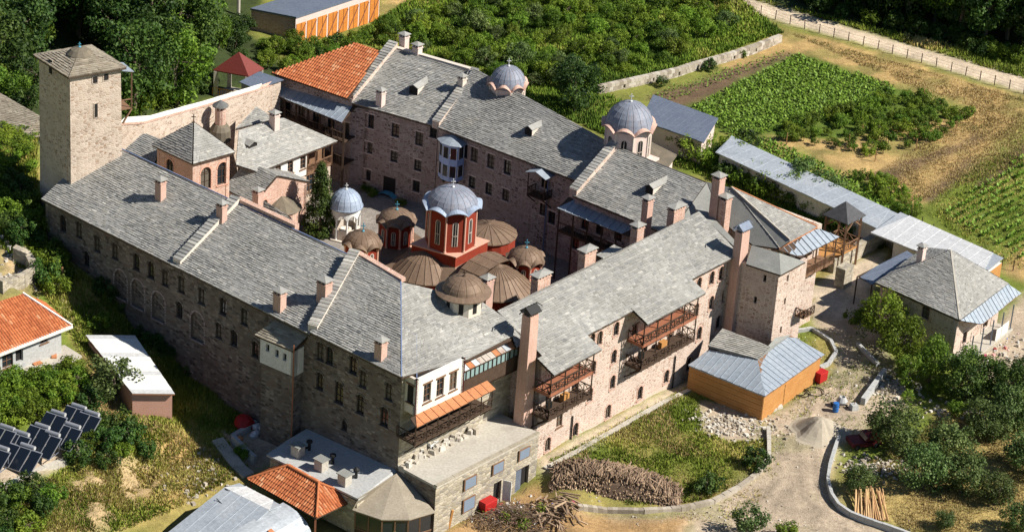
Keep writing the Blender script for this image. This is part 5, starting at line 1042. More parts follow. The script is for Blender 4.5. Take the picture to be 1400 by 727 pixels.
# ================================================================ two domed chapels behind the far wing
def rearchapel(x, y, z, r, lab, h=3.0):
    c = at(x, y, z); T = Thing('domed_chapel', V3(c[0], c[1], 0), lab, 'chapel'); T.part('chapel_block', MB().prism([V3(c[0]+r*1.4*math.cos(t), c[1]+r*1.4*math.sin(t), 0) for t in (.2, 1.77, 3.34, 4.91)], (0, 0, z-h)), MT['palepink'])
    drum(T, V3(c[0], c[1], z-h), r*.95, h, 8, .2, .34, ('palepink', 'cream'), .6, r*1.0, 18, 'leadblue', ribmat='pink', r_dome=r*.98)
    return T, c
rearchapel(694, 116, 14.6, 2.15, 'smaller pink chapel with a blue-grey ribbed dome peeking over the far roof'); T, c = rearchapel(860, 172, 15.6, 2.75, 'larger pink chapel with a big blue-grey ribbed dome behind the far wing', 4.0)
T.part('annex_roof', MB().prism([at(838, 198, 11.5), at(912, 232, 11.0), at(925, 214, 11.0), at(885, 194, 11.8)], (0, 0, .25)), MT['slate_tan']); T.part('annex_wall', MB().prism([foot(842, 200, 11.5), foot(908, 230, 11), foot(920, 216, 11), foot(885, 196, 11.8)], (0, 0, 10.9)), MT['palepink'])
# ================================================================ timber lodge beside the corner tower
T = Thing('timber_shed', at(1040, 550, 0), 'orange board shed with a grey sheet-metal roof at the foot of the corner tower', 'shed')
z1 = 3.1; s0, s1, s2 = at(941, 499, z1), at(1046, 541.5, z1), at(1127, 484.5, z1); up = at(1000, 458, 4.6)
p1_ = Plane(s0, s1, at(1035, 495, 4.4)); hipp = at(1036, 492, 4.4)
q = [s0, s1, hipp, at(968, 474, 4.4)]; sheetroof(T, q, 'metal', .8, .05, name='roof', slab='metal')
q = [s1, s2, at(1081, 458, 4.4), hipp]; pq2 = Plane(*q[:3]); o = T.part('roof', MB().prism([p-V3(0, 0, .12) for p in q], (0, 0, .1)), MT['wood_md']); panels(T, o, pq2, [pq2.to2(p) for p in q], 'metal', .8, .05)
q = [at(968, 473, 4.45), hipp+V3(0, 0, .05), at(1053, 474, 5.2), at(988, 452, 5.2)]; roof(T, q, kw=dict(lo=.4, hi=1), thick=.1, slabmat='slate_plain')
T.part('roof_gusset', MB().prism([hipp-V3(0, 0, .02), at(1081, 458, 4.38), at(1060, 462, 5.1), at(1046, 478, 5.0)], (0, 0, .06)), MT['slate_plain'])
dg = nrm(s1-s0); ng = V3(dg[1], -dg[0], 0); dh = nrm(s2-s1); nh = V3(dh[1], -dh[0], 0); ci_ = Z(s1, 0)-ng*.3-nh*.3
def boards(T, A, B, z0, z1, horiz=True, mat='wood_or', h=.3, name='board'):
    d = nrm(V3(*(B-A)[:2], 0)); nn = V3(d[1], -d[0], 0); n = int((z1-z0)/h)
    for i in range(n): z = z0+(z1-z0)*i/n; T.part(name, MB().prism([Z(A, z+.01), Z(B, z+.01), Z(B, z+(z1-z0)/n-.01), Z(A, z+(z1-z0)/n-.01)], nn*(.04+.02*(i % 2))), MT[mat])
boards(T, Z(s0, 0)-ng*.3, ci_, -.2, 2.95); boards(T, ci_, Z(s2, 0)-nh*.3-dh*.2, -.2, 2.95)
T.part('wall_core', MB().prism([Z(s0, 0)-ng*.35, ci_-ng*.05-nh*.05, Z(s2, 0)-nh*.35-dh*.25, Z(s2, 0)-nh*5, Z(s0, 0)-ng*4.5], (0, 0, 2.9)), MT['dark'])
dq = ci_+dh*4.2; T.part('door', MB().prism([dq, dq+dh*2.2, Z(dq+dh*2.2, 2.5), Z(dq, 2.5)], nh*.1), MT['wood_or'])
# ================================================================ stone house on the right
T = Thing('stone_house', at(1270, 440, 0), 'square stone house with a slate hip roof and sheet-metal porch on the right', 'house')
hz_ = 5.4; e1, e2 = at(1198, 387, hz_), at(1312, 438, hz_); dh_ = nrm(e2-e1); nh_ = V3(dh_[1], -dh_[0], 0); hp1 = at(1302, 343, 8.2)
e3 = at(1378, 388, hz_); hap = at(1300, 343, 8.4); e0 = e1+(e3-e2)
roof(T, [e1, e2, hap], kw=dict(lo=.15, hi=.85)); roof(T, [e2, e3, hap], kw=dict(lo=.35, hi=1)); roof(T, [e3, e0, hap]); roof(T, [e0, e1, hap])
fl = MB().bar(e2+V3(0, 0, .1), hap+V3(0, 0, .1), .08); T.part('ridge_flashing', fl, MT['concrete'])
po = [at(1340, 441.5, 4.1), at(1396, 400.5, 4.1), e3-V3(0, 0, .05), e2-V3(0, 0, .05)]; po[0] = at(1343, 443, 4.1)
o = T.part('porch_roof', MB().prism([p-V3(0, 0, .1) for p in po], (0, 0, .08)), MT['wood_md']); pq = Plane(*po[:3]); panels(T, o, pq, [pq.to2(p) for p in po], 'metal', .7, .06)
hc = (e1+e3)/2; k_ = lambda p: Z(hc+(p-hc)*.93, 0)
wall(T, k_(e1), k_(e2), -1, hz_-.1, 'wall_F', [(1225, 411, 1, 1.6, 'A'), (1266, 424, 1, 1.6, 'A')], label='shaded side wall'); wall(T, k_(e2), k_(e3), -1, hz_-.1, 'wall_F', [(None, 2.5, 1.2, 1, 1.6, 'R'), (None, 7.5, 1.2, 1.2, 1.6, 'R')]); wall(T, k_(e3), k_(e0), -1, hz_-.1, 'wall_F', []); wall(T, k_(e0), k_(e1), -1, hz_-.1, 'wall_F', [])
dp = nrm(Z(e3-e2, 0)); np_ = V3(dp[1], -dp[0], 0); d0 = k_(e2)+V3(0, 0, .7)
T.part('porch_deck', MB().prism([d0, d0+dp*10, d0+dp*10+np_*2.2, d0+np_*2.2], (0, 0, .2)), MT['concrete']); T.part('porch_base', MB().prism([Z(d0, -.5), Z(d0+dp*10, -.5), Z(d0+dp*10+np_*2.1, -.5), Z(d0+np_*2.1, -.5)], (0, 0, 1.19)), MT['wall_grey'])
for i in range(5): q = d0+dp*(.1+i*2.4)+np_*2.0; T.part('post', MB().bar(q+V3(0, 0, .2), q+V3(0, 0, 3.2), .06), MT['metal_dk'])
T.part('porch_panel', MB().prism([d0+dp*6+np_*2.05+V3(0, 0, .2), d0+dp*9+np_*2.05+V3(0, 0, .2), d0+dp*9+np_*2.05+V3(0, 0, 1.5), d0+dp*6+np_*2.05+V3(0, 0, 1.5)], -np_*.06), MT['white'])
chimney(T, at(1259, 352, 7.5)-V3(0, 0, 2), .7, .7, 3.6, ANG_L, 'palepink')
lt = [at(1172, 378, 3.4), at(1192, 390, 3.4), at(1258, 356, 3.6), at(1240, 344, 3.6)]; o = T.part('side_roof', MB().prism(lt, (0, 0, .08)), MT['wood_dk']); pq = Plane(*[p+V3(0, 0, .08) for p in lt[:3]]); panels(T, o, pq, [pq.to2(p) for p in lt], 'metal_dk', .9, .05)
for p in lt: T.part('post', MB().bar(Z(p, -.5), p, .07), MT['wood_dk'])
# ================================================================ long glasshouse-like shed, blue-roofed shed
T = Thing('long_shed', at(1200, 290, 0), 'very long low shed with a pale blue-grey sheet roof behind the monastery', 'shed')
z3 = 3.0
q = [at(978, 208, 2.7), at(1198, 312, 2.7), at(1228, 292, z3), at(1000, 186, z3)]; sheetroof(T, q, 'metal_old', 2.0, .03, name='roof', slab='metal_old')
q = [at(1190, 318, 2.7), at(1340, 378, 2.7), at(1372, 352, 3.4), at(1231, 291, 3.4)]; sheetroof(T, q, 'metal_white', 1.5, .03, name='roof', slab='metal_old')
T.part('wall', MB().prism([foot(984, 207, 2.7), foot(1198, 308, 2.7), foot(1224, 292, 2.7), foot(1000, 189, 2.7)], (0, 0, 2.55)), MT['white'])
a, b = foot(1346, 374, 2.8), foot(1370, 356, 2.8)
T.part('wall', MB().prism([a, b, b-dL*12, a-dL*12], (0, 0, 2.5)), MT['white']); boards(T, a, b, 0, 2.5)
T = Thing('blue_roof_shed', at(930, 180, 0), 'shed with a dark blue sheet-metal roof at the edge of the vegetable field', 'shed')
q = [at(872, 166, 3.2), at(962, 196, 3.2), at(985, 165, 3.9), at(886, 128, 3.9)]; q = [at(885, 171, 3.2), at(962, 195, 3.2), at(982, 162, 3.9), at(893, 130, 3.9)]; q[0] = at(876, 165, 3.2)
sheetroof(T, q, 'metal_dk', 1.0, .04, name='roof', slab='metal_dk')
cq_ = sum(q)/4; T.part('wall', MB().prism([Z(cq_+(p-cq_)*.93, 0) for p in q], (0, 0, 3.0)), MT['palepink'])
# ================================================================ garage row at the top
T = Thing('garage_row', at(440, 40, 0), 'garage row with orange doors and a dark grey roof at the top of the picture', 'garage')
z5 = 4.2; a, b = at(405, 26, z5), at(520, -12, z5); c_ = at(342, 14, z5); dg_ = nrm(b-a); ng_ = V3(dg_[1], -dg_[0], 0)
T.part('roof', MB().prism([c_, a, b, c_+(b-a)], (0, 0, .25)), MT['metal_dk']); T.part('wall', MB().prism([Z(c_, 0)+dg_*.2, Z(a, 0)+dg_*.2-ng_*.25, Z(b, 0)-ng_*.25, Z(c_, 0)+(b-a)], (0, 0, z5-.02)), MT['brickwall'])
T.part('front_wall', MB().prism([Z(a, 0)-ng_*.2, Z(b, 0)-ng_*.2, Z(b, z5)-ng_*.2, Z(a, z5)-ng_*.2], ng_*.12), MT['palepink'])
Lg = np.linalg.norm(b-a); ng2 = 8
for i in range(ng2):
    p = Z(a, .05)+dg_*(Lg*(i+.07)/ng2)-ng_*.07; q = p+dg_*(Lg*.84/ng2); o = T.part('garage_door', MB().prism([p, q, q+V3(0, 0, 3.3), p+V3(0, 0, 3.3)], ng_*.05), MT['door_or'])
    T.part('door_brace', MB().bar(p+ng_*.06+V3(0, 0, .2), q+ng_*.06+V3(0, 0, 3.1), .06).bar((p+q)/2+ng_*.06, (p+q)/2+ng_*.06+V3(0, 0, 3.3), .03), MT['wood_rd'], o)
# ================================================================ red-roofed gazebo
T = Thing('gazebo', at(326, 120, 3), 'open gazebo with a deep red pyramid roof among the trees behind the wall', 'gazebo')
g4 = [at(291, 97, 6.0), at(340, 106, 6.0), at(361, 95, 6.0)]; g4.append(g4[0]+g4[2]-g4[1]); gc_ = (g4[0]+g4[2])/2; ap4 = Z(gc_, 8.3)
for i in range(4): T.part('roof', MB().prism([g4[i], g4[(i+1) % 4], ap4], (0, 0, .12)), MT['paint_roofred'])
for p in g4: q = Z(gc_+(p-gc_)*.88, 0); T.part('post', MB().bar(q+V3(0, 0, 1), Z(q, 6), .25), MT['concrete'])
T.part('floor', MB().prism([Z(p, 2.6) for p in g4], (0, 0, .25)), MT['concrete']); rl = MB(); railing(rl, Z(g4[0], 2.9), Z(g4[1], 2.9), .9, .9, False); T.part('railing', rl, MT['wood_or'])
# ================================================================ timber lookout
T = Thing('lookout_pavilion', at(1155, 340, 0), 'timber lookout pavilion on posts with a dark pyramid roof', 'pavilion')
p4 = [at(1124, 294, 6.2), at(1159, 308, 6.2), at(1184, 295, 6.2)]; p4.append(p4[0]+p4[2]-p4[1]); pc_ = (p4[0]+p4[2])/2; apv = Z(pc_, 7.9)
for i in range(4): T.part('roof', MB().prism([p4[i], p4[(i+1) % 4], apv], (0, 0, .1)), MT['slate_dk'])
zi = 2.2; ins = [Z(pc_+(p-pc_)*.8, 0) for p in p4]; T.part('floor', MB().prism([Z(p, zi) for p in ins], (0, 0, .2)), MT['wood_or'])
for i in range(4):
    T.part('post', MB().bar(Z(ins[i], -1), Z(ins[i], 6.2), .12), MT['wood_md']); a, b = ins[i], ins[(i+1) % 4]; rl = MB(); railing(rl, Z(a, zi+.2), Z(b, zi+.2), 1.0, 1.2); rl.bar(Z(a, 5), Z((a+b)/2, 6.1), .07).bar(Z(b, 5), Z((a+b)/2, 6.1), .07); T.part('railing', rl, MT['wood_md'])
T.part('walkway', MB().prism([Z(ins[0], zi), Z(ins[1], zi), Z(ins[1]+V3(-4, -1.5, 0), zi), Z(ins[0]+V3(-4, -1.5, 0), zi)], (0, 0, .18)), MT['wood_or'])
# ================================================================ far-left tiled house, salmon shed
T = Thing('tiled_house', at(40, 480, 6), 'cottage with a worn orange tiled roof and a peeling grey wall at the left edge', 'house')
hz2 = 9.2; a, b = at(-70, 512, hz2), at(98.5, 446, hz2); r1_, r2_ = at(-40, 425, 11.6), at(31, 402, 11.8); b_ = at(44, 401, 9.8)
pp_ = Plane(a, b, r2_); roof(T, [a, b, r2_, hit(-70, 434, pp_)], 'tile', style='tile', kw=dict(pitch=.3, e=.5)); roof(T, [b, b+V3(-3.7, 4.6, 0), r2_], 'tile', style='tile', kw=dict(pitch=.3, e=.5))
fl = MB().bar(a+V3(0, 0, .0), b, .14).bar(b+V3(0, 0, .1), r2_+V3(0, 0, .14), .1); T.part('mortar_edge', fl, MT['white'])
da = nrm(b-a); na = V3(da[1], -da[0], 0); wall(T, Z(a, 0)-na*.7, Z(b, 0)-na*.7-da*.8, 5.0, hz2-.1, 'concrete_gr', [(26, 466, .9, 1.9, 'D'), (10, 475, 1.3, 2.0, 'RW'), (60, 456, .9, .9, 'RW')])
T.part('side_wall', MB().prism([Z(b, 5)-na*.9-da*.8, Z(b, 5)-na*.9-da*1.2, Z(b, 5)-na*6-da*1.2, Z(b, 5)-na*6-da*.8], (0, 0, 4)), MT['wall_grey'])
T.part('terrace', MB().prism([at(-30, 520, 6), at(58, 521, 6), at(112, 489, 6), at(88, 474, 6), at(-20, 510, 6)], (0, 0, .25)), MT['concrete'])
for x, y in ((12, 509), (40, 494), (51, 497), (74, 487)): T.part('fallen_tile', MB().box(at(x, y, 6.25), .9, .5, .12, x), MT['rust'])
T = Thing('white_roof_shed', at(180, 560, 4), 'shed with a dazzling white sheet roof and salmon end wall on the slope', 'shed')
q = [at(181, 538, 6.6), at(239, 538.5, 6.6), at(184.5, 459, 7.0), at(117, 458.5, 7.0)]; o = T.part('roof', MB().prism([p-V3(0, 0, .12) for p in q], (0, 0, .1)), MT['rust']); pq = Plane(q[0], q[1], q[2]); v = [pq.to2(p) for p in q]
n_ = 16
for k in range(n_):
    a, b = q[0]+(q[3]-q[0])*k/n_, q[0]+(q[3]-q[0])*(k+.985)/n_; c_, d_ = q[1]+(q[2]-q[1])*(k+.985)/n_, q[1]+(q[2]-q[1])*k/n_
    T.part('roof_panel', MB().prism([a, d_, c_, b], (0, 0, .05+.03*(k % 2))), MT['paint_white'] if k % 5 else MT['metal_white'], o)
cq_ = sum(q)/4; s4 = [Z(cq_+(p-cq_)*.94, 3) for p in q]; T.part('wall', MB().prism(s4, (0, 0, 3.45)), MT['salmon'])

T = Thing('slate_cottage', foot(20, 160, 12), 'old low building with a weathered slate roof at the left edge behind the tower', 'building')
q = [at(-30, 172, 14.5), at(62, 186, 14.5), at(60, 158, 16), at(-5, 122, 16.5)]; q = [at(26, 186, 14.2), at(75, 186, 14.2), at(62, 160, 15.6), at(2, 130, 15.9), at(-20, 150, 15)]; roof(T, [at(18, 190, 14), at(80, 184, 14), at(62, 158, 16)], 'slate_tan'); roof(T, [at(-30, 205, 14), at(18, 190, 14), at(62, 158, 16), at(0, 128, 16.2)], 'slate_tan', pln=Plane(at(-30, 180, 14), at(18, 190, 14), at(0, 128, 16.2)))
T.part('wall', MB().prism([foot(-20, 190, 14), foot(20, 188, 14), foot(76, 183, 14), foot(62, 165, 15), foot(0, 140, 15)], (0, 0, 13.8)), MT['wall_T'])
# ================================================================ the lie of the land
_cp = [(760,640,.8),(800,600,.9),(850,575,.7),(900,548,.4),(940,525,0),(1000,560,0),(1050,620,0),(960,690,-.3),(860,692,.2),(780,670,.8),(1100,640,0),(1200,600,0),(1300,650,0),(1390,560,0),(1390,720,0),(1000,720,-.6),(850,715,-.8),(700,700,-.5),(640,720,-.3),(740,690,-.4),(700,800,-1),(1000,800,-1),(1250,800,-.5),
 (1160,470,0),(1100,420,0),(1200,440,0),(1400,450,0),(1250,330,0),(1100,250,0),(1000,200,0),(900,120,0),(1000,60,0),(1200,60,0),(1400,100,0),(1400,0,0),(1200,-60,2),(1000,-60,0),(800,50,0),(700,20,0),(560,30,0),(450,60,0),(350,60,1.5),(250,60,4),(330,125,2.6),(380,80,1),(150,60,7),(50,30,8),(0,100,10),(100,-60,6),(400,-60,1.5),(700,-60,1),(-100,0,10),(-200,200,12),(-100,350,11),
 (480,300,0),(600,400,0),(700,330,0),(560,260,0),(400,280,0),(770,340,0),(300,280,1),(300,180,3),(200,230,6),(620,350,0),(850,300,0),(450,235,0),
 (75,310,10),(137,377,8.6),(223,467,4.4),(290,520,2.8),(340,560,1.9),(380,600,1.8),(30,300,11.5),(0,200,14.5),(30,140,13),(0,400,10),(70,395,9),(110,425,7),(20,440,8),(20,500,6),(60,520,6),(112,489,5.9),(88,474,6.0),(120,350,9.2),(60,250,12.0),
 (210,578,4),(180,470,5),(250,560,3),(290,600,2),(320,640,1.2),(260,650,.8),(200,680,.6),(150,600,4.3),(110,590,4.9),(60,650,4.9),(0,660,5),(0,610,5.2),(60,580,5.2),(0,550,5.6),(100,660,3.2),(100,700,1.6),(30,680,4.2),(30,727,2.5),(200,727,0),(250,740,-.8),(300,700,-.8),(430,727,-.5),(350,650,.8),(500,727,-.4),(560,740,-.4),(150,780,-1),(-80,700,4),(-80,600,6),(345,620,1.4),(300,760,-1),(500,640,0),(600,640,0),(500,560,0),(450,480,0)]
_C = np.array([at(x, y, z) for x, y, z in _cp])
def height(x, y):
    x = np.atleast_1d(np.asarray(x, float)); y = np.atleast_1d(np.asarray(y, float)); num = np.zeros_like(x); den = np.zeros_like(x)
    for c in _C: d2 = (x-c[0])**2+(y-c[1])**2; w_ = 1/(d2+3.0)**2; num += w_*c[2]; den += w_
    z = num/den; far = np.clip((np.hypot(x, y-10)-130)/200, 0, 1); return z*(1-far)
def h1(x, y): return float(height(x, y)[0])
def gp(px_, py_):
    z = 0.0
    for _ in range(14): P = at(px_, py_, z); z = .5*z+.5*h1(P[0], P[1])
    P = at(px_, py_, z); return V3(P[0], P[1], h1(P[0], P[1]))
def topix(P):
    q = np.asarray(P, float)-CAM; w_ = q @ fw; return 700+FOC*(q @ cR)/w_, 363.5-FOC*(q @ cU)/w_
def inpoly(x, y, poly):
    c = np.zeros(x.shape, bool); n = len(poly); j = n-1
    for i in range(n):
        xi, yi = poly[i]; xj, yj = poly[j]
        if yi != yj: c ^= ((yi > y) != (yj > y)) & (x < (xj-xi)*(y-yi)/(yj-yi)+xi)
        j = i
    return c
def vnoise(x, y, s, seed=0):
    r = np.random.default_rng(seed); G = r.random((256, 256)); X = x/s; Y = y/s; i = np.floor(X).astype(int); j = np.floor(Y).astype(int); u = X-i; v = Y-j; u = u*u*(3-2*u); v = v*v*(3-2*v); g = lambda a, b: G[a % 256, b % 256]
    return (g(i, j)*(1-u)+g(i+1, j)*u)*(1-v)+(g(i, j+1)*(1-u)+g(i+1, j+1)*u)*v
def fbm(x, y, s, seed=0, o=4): return sum(vnoise(x, y, s/2**k, seed+k)/2**k for k in range(o))/sum(1/2**k for k in range(o))
# regions, outlined in the photo and laid on the terrain
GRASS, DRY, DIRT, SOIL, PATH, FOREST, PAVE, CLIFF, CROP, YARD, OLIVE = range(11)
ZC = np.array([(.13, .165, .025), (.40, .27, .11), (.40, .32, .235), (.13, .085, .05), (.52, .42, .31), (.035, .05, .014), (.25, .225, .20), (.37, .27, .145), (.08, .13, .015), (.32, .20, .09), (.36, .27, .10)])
ZONES = [(GRASS, [(430, 90), (540, -40), (1000, -40), (1075, 40), (820, 135), (1000, 200), (1240, 330), (1100, 300), (980, 240), (700, 130)], 'orchard_meadow'),
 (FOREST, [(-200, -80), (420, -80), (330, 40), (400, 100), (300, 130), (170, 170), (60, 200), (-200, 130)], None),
 (DRY, [(480, 18), (560, -12), (700, -12), (560, 10), (520, 40)], None),
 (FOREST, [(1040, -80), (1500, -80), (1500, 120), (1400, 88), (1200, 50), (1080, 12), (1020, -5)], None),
 (DRY, [(1065, 38), (1200, 70), (1420, 138), (1480, 300), (1240, 285), (1170, 240), (1100, 210), (1330, 150), (1230, 118), (1090, 72), (1000, 110), (990, 90)], 'dry_field'),
 (GRASS, [(1250, 285), (1330, 225), (1420, 150), (1480, 330), (1400, 372), (1300, 320)], 'rough_field'),
 (SOIL, [(1256, 272), (1324, 214), (1340, 219), (1275, 278)], None), (SOIL, [(880, 135), (1000, 95), (1080, 70), (1095, 78), (1010, 112), (930, 150)], None),
 (SOIL, [(1180, 245), (1290, 195), (1340, 180), (1350, 190), (1280, 220), (1200, 260)], None), (SOIL, [(1330, 255), (1400, 195), (1420, 205), (1345, 262)], None),
 (CROP, [(930, 150), (1090, 72), (1230, 118), (1300, 160), (1200, 215), (1060, 192), (985, 178)], 'vegetable_field'),
 (DRY, [(1050, 185), (1150, 190), (1340, 150), (1360, 165), (1300, 200), (1230, 225), (1150, 215), (1060, 200)], None),
 (PATH, [(975, -12), (1010, -6), (1080, 14), (1200, 50), (1420, 110), (1480, 130), (1480, 148), (1400, 127), (1200, 66), (1080, 32), (1030, 17), (990, 6)], 'farm_road'),
 (PAVE, [(130, 280), (250, 200), (400, 120), (500, 130), (950, 290), (1000, 330), (700, 480), (640, 470), (400, 400)], 'courtyard_paving'),
 (DIRT, [(1095, 415), (1130, 405), (1175, 440), (1210, 470), (1230, 520), (1250, 560), (1190, 590), (1150, 605), (1133, 650), (1145, 690), (1230, 730), (1300, 800), (560, 800), (560, 727), (650, 720), (740, 665), (800, 700), (880, 705), (960, 690), (1030, 650), (1052, 620), (1050, 570), (1130, 520), (1150, 480)], 'dirt_yard'),
 (YARD, [(600, 727), (735, 655), (770, 690), (850, 712), (950, 705), (900, 800), (560, 800)], None),
 (GRASS, [(735, 640), (760, 615), (945, 520), (1050, 565), (1052, 620), (1030, 650), (960, 690), (860, 695), (790, 680)], 'front_lawn'),
 (DIRT, [(955, 545), (1040, 560), (1050, 600), (1000, 605), (960, 590)], None),
 (PATH, [(730, 630), (942, 516), (955, 527), (805, 612), (748, 650)], None),
 (DIRT, [(1330, 480), (1400, 400), (1500, 380), (1500, 520), (1330, 520)], None), (DRY, [(1370, 372), (1400, 330), (1500, 300), (1500, 420)], None),
 (OLIVE, [(1165, 600), (1260, 560), (1400, 560), (1500, 540), (1500, 800), (1240, 800), (1232, 722), (1150, 685), (1140, 640)], 'olive_grove_ground'),
 (GRASS, [(1165, 600), (1260, 545), (1290, 580), (1260, 640), (1170, 660), (1150, 640)], None),
 (PATH, [(1140, 370), (1185, 350), (1215, 340), (1190, 400), (1220, 450), (1190, 465), (1130, 420), (1100, 400)], None),
 (PATH, [(82, 380), (100, 375), (125, 440), (150, 470), (200, 560), (170, 560), (100, 450)], 'slope_path'),
 (CLIFF, [(90, 660), (150, 620), (215, 620), (240, 690), (120, 735), (60, 735)], None), (CLIFF, [(0, 320), (60, 320), (50, 400), (0, 405)], None),
 (DRY, [(170, 575), (330, 600), (345, 640), (230, 700), (160, 727), (240, 640)], None), (DRY, [(75, 330), (120, 400), (160, 450), (200, 520), (240, 580), (170, 570), (110, 470)], None),
 (DIRT, [(300, 590), (360, 580), (420, 620), (340, 650), (320, 640)], None), (DIRT, [(-50, 635), (60, 590), (140, 555), (150, 585), (90, 640), (0, 665), (-50, 680)], 'solar_terrace')]
def axis(a, b, s, far):
    c = np.arange(a, b+s, s); o = []; q = s; v = c[-1]
    while v < far: q *= 1.5; v += q; o.append(v)
    L_ = []; q = s; v = c[0]
    while v > -far: q *= 1.5; v -= q; L_.append(v)
    return np.concatenate([L_[::-1], c, o])
gx, gy = axis(-95, 100, .55, 2500), axis(-85, 130, .55, 2500); GX, GY = np.meshgrid(gx, gy); fx, fy = GX.ravel(), GY.ravel(); nx_, ny_ = len(gx), len(gy)
fz = height(fx, fy); rough = (fbm(fx, fy, 3.0, 40)-.5)*.35+(fbm(fx, fy, .9, 50, 2)-.5)*.16
P3_ = np.stack([fx, fy, fz], 1)-CAM; wv = P3_ @ fw; ok = wv > 5; PX = np.where(ok, 700+FOC*(P3_ @ cR)/np.where(ok, wv, 1), -9999); PY = np.where(ok, 363.5-FOC*(P3_ @ cU)/np.where(ok, wv, 1), -9999)
jx, jy = (fbm(fx, fy, 4, 1)-.5)*16+(fbm(fx, fy, 1.2, 9)-.5)*8, (fbm(fx, fy, 4, 5)-.5)*9+(fbm(fx, fy, 1.2, 19)-.5)*5
zone = np.full(fx.shape, GRASS); zname = np.full(fx.shape, 0); names = ['ground']
for z, poly, nm in ZONES:
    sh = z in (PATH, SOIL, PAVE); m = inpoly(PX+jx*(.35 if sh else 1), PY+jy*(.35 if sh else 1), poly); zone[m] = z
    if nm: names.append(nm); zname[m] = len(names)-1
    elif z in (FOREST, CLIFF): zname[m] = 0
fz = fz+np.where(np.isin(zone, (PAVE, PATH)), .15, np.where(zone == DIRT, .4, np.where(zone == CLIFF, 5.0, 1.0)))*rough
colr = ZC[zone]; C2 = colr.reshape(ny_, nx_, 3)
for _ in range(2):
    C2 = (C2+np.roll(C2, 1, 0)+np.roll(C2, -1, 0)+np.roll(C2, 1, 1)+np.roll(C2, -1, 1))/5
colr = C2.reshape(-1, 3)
dryn = np.clip((fbm(fx, fy, 9, 77)-.46)*7, 0, 1)*np.where((zone == GRASS) & (PY > 230) & (PX < 1240), .75, 0)+np.where((zone == GRASS) & (PY <= 230), .25, np.where(zone == CROP, .05, 0)); colr = colr*(1-dryn[:, None])+np.array((.30, .23, .08))*dryn[:, None]
grn = np.clip((fbm(fx, fy, 5, 99)-.52)*9, 0, 1)*np.isin(zone, (DRY, OLIVE, CLIFF))*.55+np.clip((fbm(fx, fy, 5, 99)-.6)*9, 0, 1)*(zone == DIRT)*.35; colr = colr*(1-grn[:, None])+np.array((.12, .14, .03))*grn[:, None]
colr *= (.72+.56*fbm(fx, fy, 2.2, 31))[:, None]*(.8+.4*fbm(fx, fy, .8, 32, 2))[:, None]
for track in ([(1175, 445), (1165, 490), (1130, 540), (1090, 590), (1085, 650), (1040, 700), (930, 730)], [(1120, 540), (1100, 620), (1110, 680), (1180, 730)], [(1190, 480), (1150, 540), (1080, 600), (1070, 660), (1000, 720)]):
    tp_ = [gp(*p) for p in track]; dmin = np.full(fx.shape, 99.0)
    for a, b in zip(tp_, tp_[1:]):
        e = (b-a)[:2]; t = np.clip(((fx-a[0])*e[0]+(fy-a[1])*e[1])/(e @ e), 0, 1); dmin = np.minimum(dmin, np.hypot(fx-a[0]-t*e[0], fy-a[1]-t*e[1]))
    k = (zone == DIRT)*np.exp(-((dmin-.85)/.33)**2); colr *= (1-.2*k)[:, None]; fz -= .05*k; k = (zone == DIRT)*np.exp(-(dmin/.4)**2); colr *= (1+.12*k)[:, None]
VV_ = None
gq = Mat('soil_and_turf'); ga_ = gq.n('ShaderNodeAttribute', attribute_name='albedo'); co_ = gq.co('Object'); n1__ = gq.noise(co_, 2.2, 6, .7); n2__ = gq.noise(co_, 9, 3)
gq.col(gq.mix(.7, gq.mix(.6, ga_.outputs['Color'], gq.ramp(n1__, [(.3, .55), (.7, 1.45)]), 'MULTIPLY'), gq.ramp(n2__, [(.3, .6), (.7, 1.4)]), 'MULTIPLY')); gq.bump(gq.mix(.5, n1__, n2__), .8, .15); gq.set(Roughness=.95)
ii, jj = np.meshgrid(np.arange(nx_-1), np.arange(ny_-1)); q0 = (jj*nx_+ii).ravel(); F = np.stack([q0, q0+1, q0+nx_+1, q0+nx_], 1); fzn = zname[F[:, 0]]
VV = np.stack([fx, fy, fz], 1)
for k, nm in enumerate(names):
    Fk = F[fzn == k]
    if not len(Fk): continue
    u, inv = np.unique(Fk, return_inverse=True); inv = inv.reshape(-1, 4); me = bpy.data.meshes.new(nm); me.vertices.add(len(u)); me.vertices.foreach_set('co', VV[u].ravel()); me.loops.add(inv.size); me.loops.foreach_set('vertex_index', inv.ravel().astype(np.int32)); me.polygons.add(len(inv)); me.polygons.foreach_set('loop_start', np.arange(0, inv.size, 4, dtype=np.int32)); me.update()
    at_ = me.attributes.new('albedo', 'FLOAT_COLOR', 'POINT'); at_.data.foreach_set('color', np.c_[np.clip(colr[u], 0, 1), np.ones(len(u))].ravel()); me.materials.append(gq.m); me.polygons.foreach_set('use_smooth', [True]*len(me.polygons)); me.validate()
    o = bpy.data.objects.new(nm, me); COL.objects.link(o); o['kind'] = 'structure'
